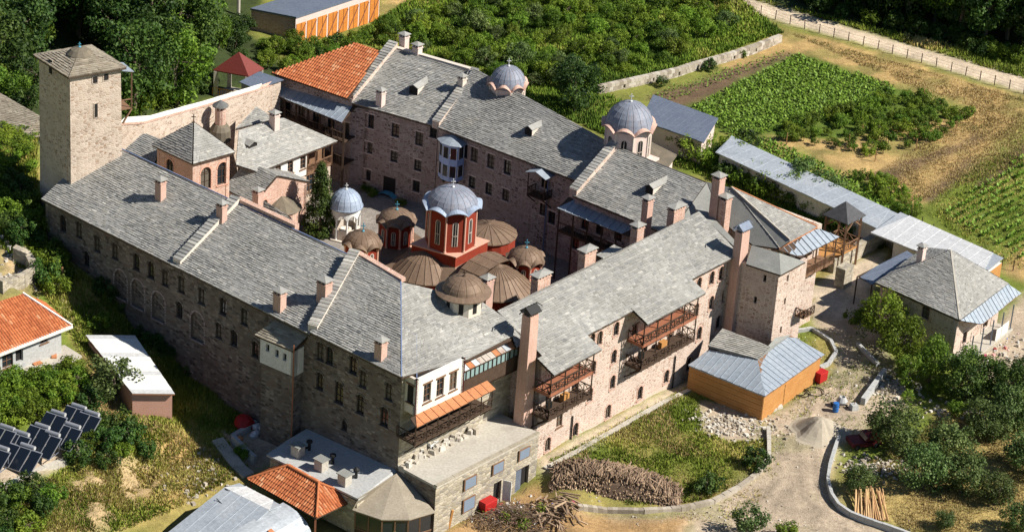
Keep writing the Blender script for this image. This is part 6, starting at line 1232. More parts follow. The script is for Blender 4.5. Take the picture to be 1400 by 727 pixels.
# ---------------------------------------------------------------- scattered plants of the ground cover
def quads_mesh(name, V, tint, mat, kind='stuff', k=4):
    """V: (n,k,3) faces"""
    n = len(V); me = bpy.data.meshes.new(name); me.vertices.add(n*k); me.vertices.foreach_set('co', V.reshape(-1)); me.loops.add(n*k); me.loops.foreach_set('vertex_index', np.arange(n*k, dtype=np.int32)); me.polygons.add(n); me.polygons.foreach_set('loop_start', np.arange(0, n*k, k, dtype=np.int32)); me.update()
    a = me.attributes.new('tint', 'FLOAT', 'FACE'); a.data.foreach_set('value', np.clip(tint, 0, 1)); me.materials.append(mat); return me
def sample(poly, n, seed=0):
    """random ground points inside a region outlined in the photo"""
    r = np.random.default_rng(seed); P = np.array([gp(*p) for p in poly]); lo, hi = P.min(0)-1, P.max(0)+1; x = r.uniform(lo[0], hi[0], n*4); y = r.uniform(lo[1], hi[1], n*4); z = height(x, y)
    Q = np.stack([x, y, z], 1)-CAM; w_ = Q @ fw; m = inpoly(700+FOC*(Q @ cR)/w_, 363.5-FOC*(Q @ cU)/w_, poly); Q = np.stack([x, y, z], 1)[m][:n]; return Q
def tufts(name, poly, n, size, mat, seed=1, blades=4, thin=.35, patch=None):
    r = np.random.default_rng(seed); Q = sample(poly, n, seed)
    if patch: Q = Q[fbm(Q[:, 0], Q[:, 1], patch, seed+3) > .47]
    Q = np.repeat(Q, blades, 0); m = len(Q); a = r.uniform(0, 6.283, m); s = size*r.uniform(.5, 1.4, m); wd_ = s*thin; l = r.uniform(.1, .7, m)
    d = np.stack([np.cos(a), np.sin(a), 0*a], 1); t = np.stack([-np.sin(a), np.cos(a), 0*a], 1); b = Q+d*(r.uniform(0, .25, m)*1)[:, None]+np.array([0, 0, -.06]); tp_ = b+d*(s*l)[:, None]+np.array([0, 0, 1.0])*s[:, None]
    V = np.stack([b-t*wd_[:, None]/2, b+t*wd_[:, None]/2, tp_], 1); base = fbm(Q[:, 0], Q[:, 1], 6, seed+5)
    me = quads_mesh(name, V, (base-.5)*1.8+.5+r.normal(0, .16, m), mat, k=3); o = bpy.data.objects.new(name, me); COL.objects.link(o); o['kind'] = 'stuff'; return o
tufts('meadow_grass', [(430, 85), (560, 0), (1000, -10), (1070, 45), (820, 128), (760, 160), (600, 110), (500, 60)], 26000, .5, MT['lush'], 1)
tufts('verge_grass', [(700, 130), (830, 130), (880, 150), (1010, 215), (1240, 330), (1200, 340), (980, 250)], 8000, .45, MT['lush'], 2)
tufts('lawn_grass', [(750, 630), (945, 527), (1030, 560), (955, 545), (960, 590), (1000, 605), (1050, 600), (1048, 625), (1020, 655), (960, 685), (860, 690)], 8500, .28, MT['grass'], 3)
tufts('lawn_dry_grass', [(760, 632), (945, 530), (1030, 562), (955, 545), (960, 600), (1048, 610), (1020, 655), (960, 685), (860, 690)], 9000, .26, MT['straw'], 33, patch=7)
tufts('dry_grass', [(1080, 45), (1400, 135), (1400, 220), (1250, 280), (1190, 240), (1340, 150), (1230, 112)], 12000, .22, MT['straw'], 4)
tufts('rough_grass', [(1260, 285), (1340, 225), (1400, 200), (1400, 370), (1300, 315)], 3000, .25, MT['grass'], 5)
tufts('olive_grass', [(1160, 650), (1290, 570), (1400, 560), (1400, 727), (1240, 727)], 12000, .2, MT['straw'], 6)
tufts('slope_grass', [(60, 400), (110, 330), (240, 520), (340, 640), (230, 700), (160, 727), (0, 727), (60, 660), (150, 590), (180, 540), (110, 480)], 15000, .34, MT['grass'], 7)
tufts('slope_grass', [(130, 400), (240, 560), (330, 600), (350, 560), (220, 440), (160, 400)], 5000, .4, MT['grass'], 17)
tufts('slope_straw', [(110, 480), (180, 560), (340, 640), (230, 700), (160, 727), (0, 727), (60, 660), (150, 590)], 9000, .3, MT['straw'], 18, patch=5)
tufts('hillside_grass', [(-10, 150), (50, 180), (50, 290), (100, 380), (60, 400), (-10, 330)], 9000, .42, MT['grass'], 8)
tufts('road_verge_grass', [(985, -10), (1400, 85), (1400, 108), (1200, 48), (1010, -8)], 3000, .5, MT['grass'], 9)
tufts('yard_weeds', [(1095, 440), (1230, 480), (1250, 560), (1150, 600), (1050, 560), (900, 720), (1060, 700)], 3500, .2, MT['grass'], 10, patch=3)
def cropfield(name, poly, rowsp, gap, size, seed, ang, leaves=7, mat='crop', h=.35, p=1.0):
    r = np.random.default_rng(seed); P = np.array([gp(*q) for q in poly]); c = P.mean(0); ca, sa = math.cos(ang), math.sin(ang); rad = np.linalg.norm(P[:, :2]-c[:2], axis=1).max(); u, v = np.meshgrid(np.arange(-rad, rad, gap), np.arange(-rad, rad, rowsp)); u = u.ravel()+r.normal(0, gap*.2, u.size); v = v.ravel()+r.normal(0, rowsp*.06, v.size)
    x, y = c[0]+u*ca-v*sa, c[1]+u*sa+v*ca; z = height(x, y); Q = np.stack([x, y, z], 1); D = Q-CAM; w_ = D @ fw; m = inpoly(700+FOC*(D @ cR)/w_, 363.5-FOC*(D @ cU)/w_, poly) & (r.random(len(Q)) < p); Q = Q[m]
    Q = np.repeat(Q, leaves, 0); n = len(Q); a = r.uniform(0, 6.283, n); e_ = r.uniform(.2, 1.1, n); s = size*r.uniform(.6, 1.3, n); d = np.stack([np.cos(a)*np.cos(e_), np.sin(a)*np.cos(e_), np.sin(e_)], 1); t = np.stack([-np.sin(a), np.cos(a), 0*a], 1)
    b = Q+np.stack([0*a, 0*a, r.uniform(0, h, n)], 1); V = np.stack([b, b+d*(s*.5)[:, None]+t*(s*.3)[:, None], b+d*s[:, None], b+d*(s*.5)[:, None]-t*(s*.3)[:, None]], 1)
    o = bpy.data.objects.new(name, quads_mesh(name, V, r.normal(.5, .22, n), MT[mat])); COL.objects.link(o); o['kind'] = 'stuff'
cropfield('vegetable_plants', [(945, 148), (1090, 76), (1225, 120), (1215, 155), (1100, 170), (1040, 185), (985, 176)], .75, .45, .42, 1, ANG_L)
cropfield('young_vegetables', [(880, 134), (1000, 93), (1075, 70), (1085, 76), (1000, 108), (920, 140)], .9, .6, .3, 2, ANG_F*.3+.15, 5)
cropfield('field_rows', [(1290, 290), (1400, 215), (1400, 360), (1330, 320)], 1.25, .35, .46, 3, ANG_F, 6, 'crop', p=.7)
cropfield('vegetable_plants', [(985, 176), (1060, 195), (1180, 255), (1250, 298), (1235, 302), (1120, 248), (1000, 190)], .8, .45, .42, 5, ANG_L)
# ---------------------------------------------------------------- foliage prototypes
def leaves(r, C, Rc, per, size, squash=1.0, out=None):
    """leaf-sized faces in clumps around centres C"""
    n = len(C)*per; c = np.repeat(C, per, 0); rr = np.repeat(Rc, per); g = r.normal(size=(n, 3)); g /= np.linalg.norm(g, axis=1)[:, None]; rad = rr*r.uniform(.35, 1.0, n)**.6; p = c+g*rad[:, None]*np.array([1, 1, squash])
    nn = g+r.normal(0, .55, (n, 3))+np.array([0, 0, .35]); nn /= np.linalg.norm(nn, axis=1)[:, None]; a = np.cross(nn, r.normal(size=(n, 3))); a /= np.linalg.norm(a, axis=1)[:, None]; b = np.cross(nn, a); s = size*r.uniform(.6, 1.3, n)
    V = np.stack([p-a*s[:, None]*.5, p+b*s[:, None]*.32, p+a*s[:, None]*.5, p-b*s[:, None]*.32], 1); ct = np.repeat(r.normal(.5, .17, len(C)), per); return V, ct+r.normal(0, .14, n)
def crownmesh(name, seed, R, H, z0, nc, cr, per, size, mat, shape='round', hollow=.55):
    r = np.random.default_rng(seed); C = []
    while len(C) < nc:
        g = r.normal(size=3); g /= np.linalg.norm(g); k = r.uniform(hollow, 1.0); lob = 1+.22*math.sin(3*math.atan2(g[1], g[0])+seed)+.12*math.sin(5*math.atan2(g[1], g[0])+2*seed)
        p = np.array([g[0]*R*k*lob, g[1]*R*k*lob, z0+H/2+g[2]*H/2*k])
        if shape == 'cone': t = r.uniform(0, 1); a = r.uniform(0, 6.28); q = R*(1-t)**.75*r.uniform(.5, 1)*(.55+.45*min(1, t*6)); p = np.array([q*math.cos(a), q*math.sin(a), z0+H*t])
        C.append(p)
    C = np.array(C); Rc = cr*r.uniform(.6, 1.25, nc); V, t = leaves(r, C, Rc, per, size); me = quads_mesh(name, V, t, mat); return me, C
def trunkmesh(name, seed, h, rr, C, nl=7):
    r = np.random.default_rng(seed); mb = MB(); bend = r.normal(0, .15, 2); p = V3(0, 0, -.4); q = V3(bend[0], bend[1], h*.5); t_ = V3(bend[0]*1.6, bend[1]*1.6, h*.8)
    mb.bar(p, q, rr, rr*.75, k=7); mb.bar(q, t_, rr*.75, rr*.45, k=7); idx = r.choice(len(C), min(nl, len(C)), replace=False)
    for i in idx: s = q+(t_-q)*r.uniform(0, 1); mb.bar(s, V3(*C[i]), rr*.32, rr*.07, k=5)
    return mb.mesh(name, [MT['bark']])
PROTO = {}
def proto(key, n, R, H, z0, nc, cr, per, size, mat, shape='round', trunk=.22, name=None):
    L_ = []
    for i in range(n): me, C = crownmesh('crown', hash(key) % 97*0+len(key)*13+i*7+int(R*10), R, H, z0*(.9+.2*random.random()), nc, cr, per, size, MT[mat], shape); L_.append((me, trunkmesh('trunk', i+3, z0+H*.7, trunk, C) if trunk else None))
    PROTO[key] = L_
proto('broad', 4, 3.0, 6.0, .9, 60, .95, 70, .34, 'leaf'); proto('dark', 4, 3.2, 6.8, .9, 70, .95, 66, .34, 'leaf_dk', trunk=.26); proto('olive', 4, 2.05, 3.3, .5, 60, .75, 84, .22, 'leaf_olive', trunk=.2)
proto('bush', 4, 1.5, 1.9, .1, 22, .6, 70, .25, 'leaf', trunk=.08); proto('dbush', 3, 1.5, 2.2, .1, 24, .6, 70, .26, 'leaf_dk', trunk=.08); proto('bbush', 3, 1.5, 1.8, .1, 22, .6, 70, .25, 'leaf_br', trunk=.08); proto('orchard', 4, 1.7, 2.6, .6, 28, .62, 80, .25, 'leaf', trunk=.11); proto('orchard_dk', 3, 1.8, 2.8, .6, 30, .65, 80, .25, 'leaf_olive', trunk=.11)
proto('orchard_br', 4, 1.7, 2.4, .5, 28, .62, 80, .25, 'leaf_br', trunk=.11); proto('vine', 3, 1.1, 1.2, .5, 14, .5, 60, .24, 'leaf', trunk=.06); proto('young', 3, 1.0, 2.6, .3, 18, .5, 50, .2, 'leaf_br', trunk=.06)
def plant(key, px_, py_, sc, name, label, cat, group=None, P=None, var=0, sz=1.0):
    P = gp(px_, py_) if P is None else P; me, tr = PROTO[key][var % len(PROTO[key])]; r = random.uniform(0, 6.28)
    e_ = bpy.data.objects.new(name, None); COL.objects.link(e_); e_.location = P; e_.rotation_euler = (0, 0, r); e_.scale = (sc, sc*random.uniform(.88, 1.12), sc*sz*random.uniform(.9, 1.1)); tag(e_, label, cat, group)
    c = bpy.data.objects.new('crown' if cat == 'tree' else 'foliage', me); COL.objects.link(c); c.parent = e_
    if tr: t = bpy.data.objects.new('trunk' if cat == 'tree' else 'stem', tr); COL.objects.link(t); t.parent = e_
    return e_
def wood(poly, n, keys, mind, scr, name, label, cat, group, seed, sz=1.0):
    r = np.random.default_rng(seed); Q = sample(poly, n*14, seed); got = []
    for q in Q:
        if len(got) < n and all((q[0]-g[0])**2+(q[1]-g[1])**2 > mind**2 for g in got): got.append(q)
    PXY = np.array([topix(q) for q in got]); rx = PXY[:, 0].argsort().argsort()/len(got); ry = PXY[:, 1].argsort().argsort()/len(got)
    tone = dict(broad='mid-green', dark='dark green', bush='green', dbush='dark', bbush='bright green', orchard='green', orchard_dk='grey-green', orchard_br='bright green', vine='green', young='slender bright', olive='olive')
    for i, q in enumerate(got):
        k = keys[r.integers(len(keys))]; sc = r.uniform(*scr); f = (sc-scr[0])/(scr[1]-scr[0]); size = 'small' if f < .33 else 'middling' if f < .67 else 'large'
        side = ['far left', 'left', 'middle', 'right', 'far right'][min(4, int(rx[i]*5))]; dep = ['far side', 'middle depth', 'near side'][min(2, int(ry[i]*3))]
        plant(k, 0, 0, sc, name, f'{size} {tone[k]} {label}, {dep}, {side}' if n > 12 else f'{size} {tone[k]} {label}, {side}', cat, group, P=V3(*q), var=int(r.integers(9)), sz=sz)
wood([(0, 30), (60, 20), (180, 95), (172, 165), (240, 160), (275, 100), (250, 20), (150, -25), (-40, -30)], 42, ['broad', 'dark', 'dark'], 3.6, (.95, 1.5), 'broadleaf_tree', "tree of the wood behind the tower", 'tree', 'trees in the wood behind the tower', 11, 1.2)
wood([(-60, -80), (420, -90), (350, -8), (250, 0), (150, -20)], 34, ['dark', 'broad'], 4.5, (1.0, 1.5), 'broadleaf_tree', "tree along the top left edge", 'tree', 'trees along the top left edge', 12, 1.2)
wood([(-60, -20), (45, -20), (45, 60), (20, 125), (-60, 120)], 16, ['dark', 'broad'], 4.0, (.9, 1.3), 'broadleaf_tree', "tree in the shady corner left of the tower", 'tree', 'trees left of the tower', 31, 1.0)
wood([(-30, 80), (45, 50), (48, 165), (30, 150), (-30, 120)], 26, ['dbush', 'bush'], 1.6, (.9, 1.4), 'shade_bush', "bush in the shady corner left of the tower", 'shrub', 'bushes left of the tower', 32)
wood([(180, 110), (262, 60), (290, 100), (280, 128), (200, 160), (170, 165)], 30, ['dbush', 'bush'], 1.6, (.8, 1.2), 'wall_bush', "bush behind the curtain wall", 'shrub', 'bushes behind the curtain wall', 34)
wood([(262, 60), (290, 30), (335, 55), (350, 80), (330, 85), (280, 85)], 10, ['dark', 'broad', 'dbush'], 2.6, (.6, .95), 'garden_tree', "garden tree below the garages", 'tree', 'small trees below the garages', 13)
wood([(345, 62), (400, 62), (440, 70), (545, 30), (560, 60), (470, 78), (400, 98), (360, 98)], 24, ['bush', 'bbush', 'dbush', 'orchard'], 1.8, (.6, .9), 'shrub', "shrub above the orange tiled roof", 'shrub', 'shrubs below the garages', 14)
wood([(560, 30), (640, 5), (960, -14), (1010, 10), (990, 45), (900, 90), (800, 118), (740, 125), (640, 95), (570, 75)], 150, ['orchard', 'orchard_br', 'bbush', 'bush', 'orchard_dk', 'orchard_br'], 2.2, (.45, .95), 'orchard_tree', "fruit tree in the overgrown orchard", 'tree', 'fruit trees in the orchard', 15)
wood([(540, -60), (980, -70), (960, -16), (560, 0)], 60, ['orchard_dk', 'orchard', 'orchard_br'], 2.8, (.8, 1.3), 'orchard_tree', "fruit tree at the orchard's back edge", 'tree', 'fruit trees at the top edge', 16)
wood([(1060, -60), (1130, -5), (1200, 26), (1300, 52), (1420, 80), (1480, 60), (1480, -90), (1060, -90)], 75, ['dark', 'dark', 'broad'], 3.7, (1.0, 1.5), 'woodland_tree', "tree above the fenced farm road", 'tree', 'trees above the farm road', 17, 1.1)
wood([(1080, 6), (1200, 40), (1400, 90), (1400, 75), (1200, 24), (1090, -8)], 34, ['bush', 'dbush'], 2.0, (.7, 1.1), 'verge_bush', "bush on the farm road's bank", 'shrub', 'bushes above the farm road', 18)
wood([(1165, 150), (1230, 128), (1330, 160), (1290, 190), (1200, 215), (1060, 192), (1075, 175)], 78, ['vine', 'vine', 'vine', 'bbush'], 1.35, (.5, .95), 'staked_vine', "vine plant beside the vegetable field", 'plant', 'vines beside the vegetable field', 19)
wood([(905, 170), (990, 205), (1060, 240), (1150, 290), (1160, 320), (1100, 290), (1020, 255), (940, 225), (900, 195)], 80, ['bush', 'dbush', 'bbush', 'young'], 1.5, (.8, 1.35), 'hedge_shrub', "shrub in the thicket by the long shed", 'shrub', 'shrubs in the thicket behind the monastery', 20)
wood([(-5, 230), (20, 250), (45, 300), (75, 340), (90, 400), (70, 415), (40, 340), (-10, 300)], 40, ['bush', 'dbush', 'bbush'], 1.5, (.9, 1.3), 'hillside_shrub', "shrub on the left bank", 'shrub', 'shrubs on the left bank', 21)
wood([(-5, 160), (40, 190), (45, 240), (10, 240)], 45, ['bbush'], 1.2, (.7, 1.0), 'bank_shrub', "shrub on the sunny bank by the tower", 'shrub', 'bright shrubs beside the tower', 22, .6)
wood([(-10, 525), (60, 518), (112, 505), (118, 535), (60, 570), (-10, 590)], 42, ['bbush', 'bush'], 1.15, (.7, 1.05), 'thicket_bush', "bush below the tiled cottage", 'shrub', 'bushes below the cottage', 23)
wood([(0, 680), (60, 670), (80, 700), (50, 735), (0, 740)], 14, ['bush', 'dbush'], 1.5, (.7, 1.1), 'bank_bush', "bush in the bottom left corner", 'shrub', 'bushes at the bottom left', 24)
wood([(130, 580), (180, 590), (215, 620), (180, 640), (120, 640), (100, 650)], 18, ['dbush', 'bush'], 1.5, (.55, .95), 'bank_bush', "bush between solar heaters and shed", 'shrub', 'bushes by the salmon shed', 25)
wood([(130, 400), (230, 500), (330, 560), (340, 545), (240, 480), (160, 390)], 26, ['dbush'], 1.6, (.6, 1.0), 'shade_bush', "bush under the shaded wall", 'shrub', 'bushes under the shaded wall', 26, .7)
wood([(1222, 510), (1290, 520), (1400, 545), (1400, 575), (1300, 570), (1240, 545)], 15, ['broad', 'dark', 'orchard'], 2.9, (.5, .8), 'broadleaf_tree', "tree in front of the stone house", 'tree', 'trees in front of the stone house', 27)
wood([(1165, 240), (1240, 300), (1260, 300), (1200, 240)], 16, ['bbush', 'young'], 1.3, (.5, .8), 'vine_bush', "bush at the lower field edge", 'shrub', 'bushes along the long shed', 28)
for i, (x, y, sc, k, lb) in enumerate([(1222, 612, 1.25, 'olive', 'big round olive tree beside the gravel mound'), (1293, 628, 1.2, 'olive', 'olive tree in the middle of the right-hand group'), (1262, 668, 1.15, 'olive', 'olive tree just right of the stacked poles'), (1315, 672, 1.2, 'olive', 'broad olive tree throwing a long shadow behind the poles'),
    (1345, 600, 1.05, 'olive', 'olive tree beside the dry clearing, below the dark leafy group'), (1362, 687, .85, 'olive', 'small lone olive tree in the dry grass'), (1402, 645, 1.1, 'olive', 'olive tree cut by the right edge of the picture'), (1290, 722, .5, 'olive', 'tiny olive sapling in the dry grass at the bottom'), (1390, 730, .8, 'olive', 'olive tree at the bottom right corner'),
    (1172, 672, .75, 'olive', 'slender young olive left of the stacked poles'), (1205, 470, .85, 'broad', 'broad-leaved young tree at the corner of the stone house'), (1168, 440, .8, 'bbush', 'bright fig bush beside the path to the stone house'), (1228, 497, .8, 'broad', 'drooping green tree between path and stone house'), (1380, 590, 1.2, 'olive', 'grey-green olive at the right edge below the house'), (1240, 555, .7, 'young', 'bright young tree behind the round olive'),
    (786, 152, 1.0, 'dark', 'dark round tree between the two domed chapels'), (905, 118, .6, 'dbush', 'bush growing against the garden wall, leftmost of three'), (968, 97, .7, 'dbush', 'bush on the garden wall, in the middle'), (1012, 78, .6, 'bush', 'bush on the garden wall nearest the farm road'), (158, 548, 1.35, 'orchard_dk', 'grey-green tree leaning over the white shed roof'), (120, 560, 1.0, 'dbush', 'dark bush just above the solar heaters'),
    (138, 450, .85, 'bush', 'round bush on the path edge above the white shed'), (190, 560, .6, 'bush', 'small bush at the corner of the salmon wall'), (1033, 640, .9, 'dbush', 'dark shrub at the edge of the lawn by the low block wall'), (968, 672, .8, 'dbush', 'dark shrub at the lower tip of the lawn'), (1020, 730, .9, 'orchard_dk', 'sparse bush cut by the bottom edge in the dirt yard'), (1075, 735, .8, 'bush', 'small bush cut by the bottom edge right of the sparse one'),
    (1150, 318, .9, 'dbush', 'dark conifer-like shrub beside the lookout pavilion'), (330, 625, .6, 'bush', 'small bush beside the tarps at the tower foot'), (1020, 205, 1.0, 'dbush', 'spiky shrub leaning over the long shed roof'), (1095, 262, 1.2, 'orchard_dk', 'feathery shrub beside the long shed roof'), (1125, 275, 1.1, 'orchard_dk', 'second feathery shrub beside the long shed roof')]):
    isb = k in ('bbush', 'dbush', 'bush'); plant(k, x, y, sc, {'olive': 'olive_tree', 'broad': 'broadleaf_tree', 'young': 'young_tree'}.get(k, 'bush' if isb else 'tree'), lb, 'shrub' if isb else 'tree', var=i)
me, C = crownmesh('crown', 5, 2.15, 8.9, .1, 190, .6, 90, .2, MT['leaf_dk'], 'cone'); T_ = gp(437, 321); e_ = bpy.data.objects.new('cypress_tree', None); COL.objects.link(e_); e_.location = (T_[0], T_[1], 0); tag(e_, 'dark conical cypress beside the white kiosk in the courtyard', 'tree')
for nm, m_ in (('crown', me), ('trunk', trunkmesh('trunk', 2, 6, .16, C, 3))): o = bpy.data.objects.new(nm, m_); COL.objects.link(o); o.parent = e_

for i, (x, y) in enumerate([(500, 262), (512, 268), (548, 281), (590, 296), (604, 300)]): plant('bush', x, y, .45, 'bush', ['low bush at the courtyard wall, leftmost of five', 'low bush just left of the blue awning', 'low bush just right of the blue awning', 'low bush below the blue oriel', 'low bush at the courtyard wall, rightmost of five'][i], 'shrub', P=V3(*at(x, y, .1)))
# ================================================================ firewood pile
A, B = gp(752, 655), gp(930, 683); T = Thing('firewood_pile', (A+B)/2, 'long heap of split firewood beside the lawn, cut ends facing out', 'firewood'); dd = nrm(B-A); dd[2] = 0; nn = V3(dd[1], -dd[0], 0); Lp = np.linalg.norm(B-A)
hgt = lambda s: 2.0*max(.02, math.sin(math.pi*min(max(.06+.9*s, .0), 1)))**.75; mb = MB(); big = []
for i in range(1500):
    s = rng.uniform(0, 1); H = hgt(s); z = rng.uniform(0, 1)**.8*H; off = 1.9*(1-z/2.6)+rng.uniform(-.25, .1); P = A+dd*(s*Lp)+nn*off; P[2] = h1(P[0], P[1])+z-.1; d = nrm(-nn+dd*rng.normal(0, .18)+V3(0, 0, rng.normal(.12, .12))); r = rng.uniform(.045, .10)
    big.append((P, P+d*rng.uniform(.8, 1.2), r))
top = []
for i in range(620):
    s = rng.uniform(.02, 1.0); H = hgt(s); k = rng.uniform(-1.0, .55)*-1; P = A+dd*(s*Lp)-nn*(k*1.5+.3); P[2] = h1(P[0], P[1])+H*(1.02-.28*abs(k)**2)+rng.uniform(-.1, .15); a_ = rng.normal(.25*math.sin(s*9), .5); d = nrm(nn*math.cos(a_)+dd*math.sin(a_)+V3(0, 0, .35*k-.12+rng.normal(0, .12))); l = rng.uniform(.8, 1.9); top.append((P-d*l/2, P+d*l/2, rng.uniform(.035, .085)))
im = MB()
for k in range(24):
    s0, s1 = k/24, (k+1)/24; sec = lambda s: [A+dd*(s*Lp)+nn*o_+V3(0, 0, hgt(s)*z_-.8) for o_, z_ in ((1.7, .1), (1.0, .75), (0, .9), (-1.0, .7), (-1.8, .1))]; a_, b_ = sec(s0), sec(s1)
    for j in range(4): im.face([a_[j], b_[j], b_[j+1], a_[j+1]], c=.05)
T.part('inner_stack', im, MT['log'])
for a, b, r in big: mb.bar(a, b, r, r*.9, k=5, c=float(np.clip(rng.normal(.55, .25), 0, 1)))
for a, b, r in top[280:]: mb.bar(a, b, r, r*.8, k=5, c=float(rng.uniform(.2, .7)))
T.part('stacked_logs', mb, MT['log'], kind='stuff')
for a, b, r in top[:280]: T.part('log', MB().bar(a, b, r, r*.8, k=5, c=float(rng.uniform(.25, .8))), MT['log'])
# ================================================================ brush and plank heap
A = gp(700, 715); T = Thing('brush_heap', A, 'tangled heap of dark brushwood with pale broken planks in front of the doors', 'brushwood'); mb = MB(); lf = []
for i in range(900):
    x, y = rng.normal(0, 2.6), rng.normal(0, 1.8); P = A+V3(x, y, 0); P[2] = h1(P[0], P[1])+max(0, 1.5*math.exp(-(x*x/9+y*y/5)))*rng.uniform(.3, 1); a_ = rng.uniform(0, 6.28); d = V3(math.cos(a_), math.sin(a_), rng.uniform(-.2, .4)); mb.bar(P, P+d*rng.uniform(.5, 1.5), .035, .012, k=3, c=float(rng.uniform(0, .45)))
T.part('twigs', mb, MT['log'], kind='stuff'); A2 = gp(750, 700)
for i in range(70):
    P = A2+V3(rng.normal(0, 1.3), rng.normal(0, 1.2), 0); P[2] = h1(P[0], P[1])+rng.uniform(.05, .7); a_ = rng.normal(-.9, .7); d = V3(math.cos(a_), math.sin(a_), rng.uniform(-.1, .15)); T.part('plank', MB().bar(P, P+d*rng.uniform(.8, 2.2), .06, k=4, c=float(rng.uniform(.5, 1))), MT['log'])
C = A+rng.normal(size=(9, 3))*np.array([2.2, 1.3, .2])+np.array([0, 0, .6]); V, t = leaves(np.random.default_rng(4), C-A, np.full(9, .7), 90, .24); o = bpy.data.objects.new('green_branches', quads_mesh('green_branches', V, t, MT['leaf'])); COL.objects.link(o); o.parent = T.o; o['kind'] = 'stuff'
def blobs(name, px_, py_, n, rx_, ry_, s0, s1, mat, label=None, cat=None, kind='stuff', hh=.0, seed=0):
    r = np.random.default_rng(seed+n); A = gp(px_, py_); mb = MB()
    for i in range(n):
        x, y = r.normal(0, rx_), r.normal(0, ry_); P = A+V3(x, y, 0); P[2] = h1(P[0], P[1])+hh*math.exp(-(x*x/rx_**2+y*y/ry_**2))-.05; s = r.uniform(s0, s1); mb.box(P, s*r.uniform(.6, 1.4), s*r.uniform(.6, 1.2), s*r.uniform(.4, .9), r.uniform(0, 3), col=float(r.uniform(0, 1)), taper=r.uniform(.4, .9))
    return mb.obj(name, MT[mat], label, cat, None, kind)
blobs('building_rubble', 1000, 580, 420, 2.3, 1.5, .1, .38, 'rubble'); blobs('scattered_litter', 695, 692, 90, 2.2, .9, .12, .35, 'litter', seed=2); blobs('scattered_litter', 650, 705, 50, 2.0, .5, .12, .3, 'litter', seed=3); blobs('building_rubble', 1225, 530, 230, 1.6, 1.5, .12, .45, 'rubble', seed=4); blobs('building_rubble', 1200, 640, 200, 2.0, .9, .12, .4, 'rubble', seed=5)
blobs('building_rubble', 275, 650, 150, 1.5, 2.0, .12, .4, 'rubble', seed=6); blobs('scattered_litter', 1345, 470, 80, 2.4, 1.5, .12, .5, 'litter', seed=7); blobs('building_rubble', 1370, 478, 120, 2.5, 2.5, .12, .5, 'rubble', seed=8); blobs('building_rubble', 1330, 565, 60, 2.5, 1.0, .2, .6, 'rubble', seed=9); blobs('building_rubble', 25, 365, 200, 1.8, 2.2, .2, .5, 'rubble', seed=10); blobs('yard_stones', 1110, 560, 260, 5, 5, .05, .18, 'rubble', seed=11); blobs('yard_stones', 980, 705, 200, 8, 1.8, .05, .2, 'rubble', seed=12); blobs('yard_stones', 1130, 470, 160, 3, 4, .05, .2, 'rubble', seed=14)
# gravel mound
A = gp(1121, 590); mb = MB(); K = 28; rings = []
for q in range(9):
    r0 = 2.9*q/8; rg = []
    for i in range(K): t = 2*math.pi*i/K; rr = r0*(1+.12*math.sin(3*t+1)+.05*math.sin(7*t)); x, y = A[0]+rr*math.cos(t)*1.15, A[1]+rr*math.sin(t); rg.append((x, y, h1(x, y)+2.0*(.5+.5*math.cos(math.pi*q/8))*.85*(1+.06*rng.normal()*q/8)-.05))
    rings.append(rg)
for q in range(8):
    for i in range(K): j = (i+1) % K; mb.face([rings[q][i], rings[q+1][i], rings[q+1][j], rings[q][j]])
MT['gravel'] = mottled('grey_gravel', (.36, .31, .24), (.44, .385, .30), 2, .95, 14, .4); mb.obj('gravel_mound', MT['gravel'], 'smooth grey cone of gravel in the dirt yard', 'gravel heap', smooth=True)
# ================================================================ kerbs, low walls
def lowwall(name, pts, w_, h, mat, label, cat, piece=1.0, pname='block', cap=None):
    P = [gp(*p) for p in pts]; T = Thing(name, P[0], label, cat)
    for a, b in zip(P, P[1:]):
        L = np.linalg.norm(b-a); k = max(1, int(round(L/piece))); s_ = nrm(np.cross(b-a, (0, 0, 1)))*w_/2
        if mat == 'rubble' and h > .8:
            for cz_ in range(3):
                for i in range(k):
                    p, q = a+(b-a)*max(0, i+.02+.5*(cz_ % 2))/k, a+(b-a)*min(k, i+.98+.5*(cz_ % 2))/k; sj = s_*rng.uniform(.88, 1.05); z0_ = -.3+cz_*(h+.3)/3; p, q = p+V3(0, 0, z0_), q+V3(0, 0, z0_)
                    if np.linalg.norm(q-p) > .1: T.part(pname, MB().prism([p-sj, p+sj, q+sj, q-sj], (0, 0, (h+.3)/3*rng.uniform(.93, .995)), c=float(rng.uniform(.0, .75))), MT[mat])
            continue
        for i in range(k):
            p, q = a+(b-a)*(i+.008)/k, a+(b-a)*(i+.992)/k; hh = h*(1+rng.uniform(-.04, .04)); hh *= rng.uniform(.9, 1.08) if mat == 'rubble' else 1; T.part(pname, MB().prism([p-s_-V3(0, 0, .4), p+s_-V3(0, 0, .4), q+s_-V3(0, 0, .4), q-s_-V3(0, 0, .4)], (0, 0, hh+.4), c=float(rng.uniform(.0, .6))), MT[mat])
    return T
cv = [(1146, 602), (1140, 620), (1134, 640), (1131, 660), (1136, 680), (1146, 695), (1162, 706), (1182, 714), (1206, 722), (1235, 732), (1270, 745)]
lowwall('curved_kerb_wall', cv, .32, .65, 'concrete_gr', 'low curved concrete kerb wall between dirt yard and olive grove', 'wall', 1.0)
lowwall('block_wall', [(1179, 553), (1196, 530), (1209, 512)], .5, .8, 'concrete_gr', 'short straight concrete wall near the blue barrel', 'wall', 1.0)
lowwall('block_wall', [(1051, 632), (1051, 610), (1050, 588)], .4, .5, 'concrete', 'short pale block wall at the right tip of the lawn', 'wall', .5)
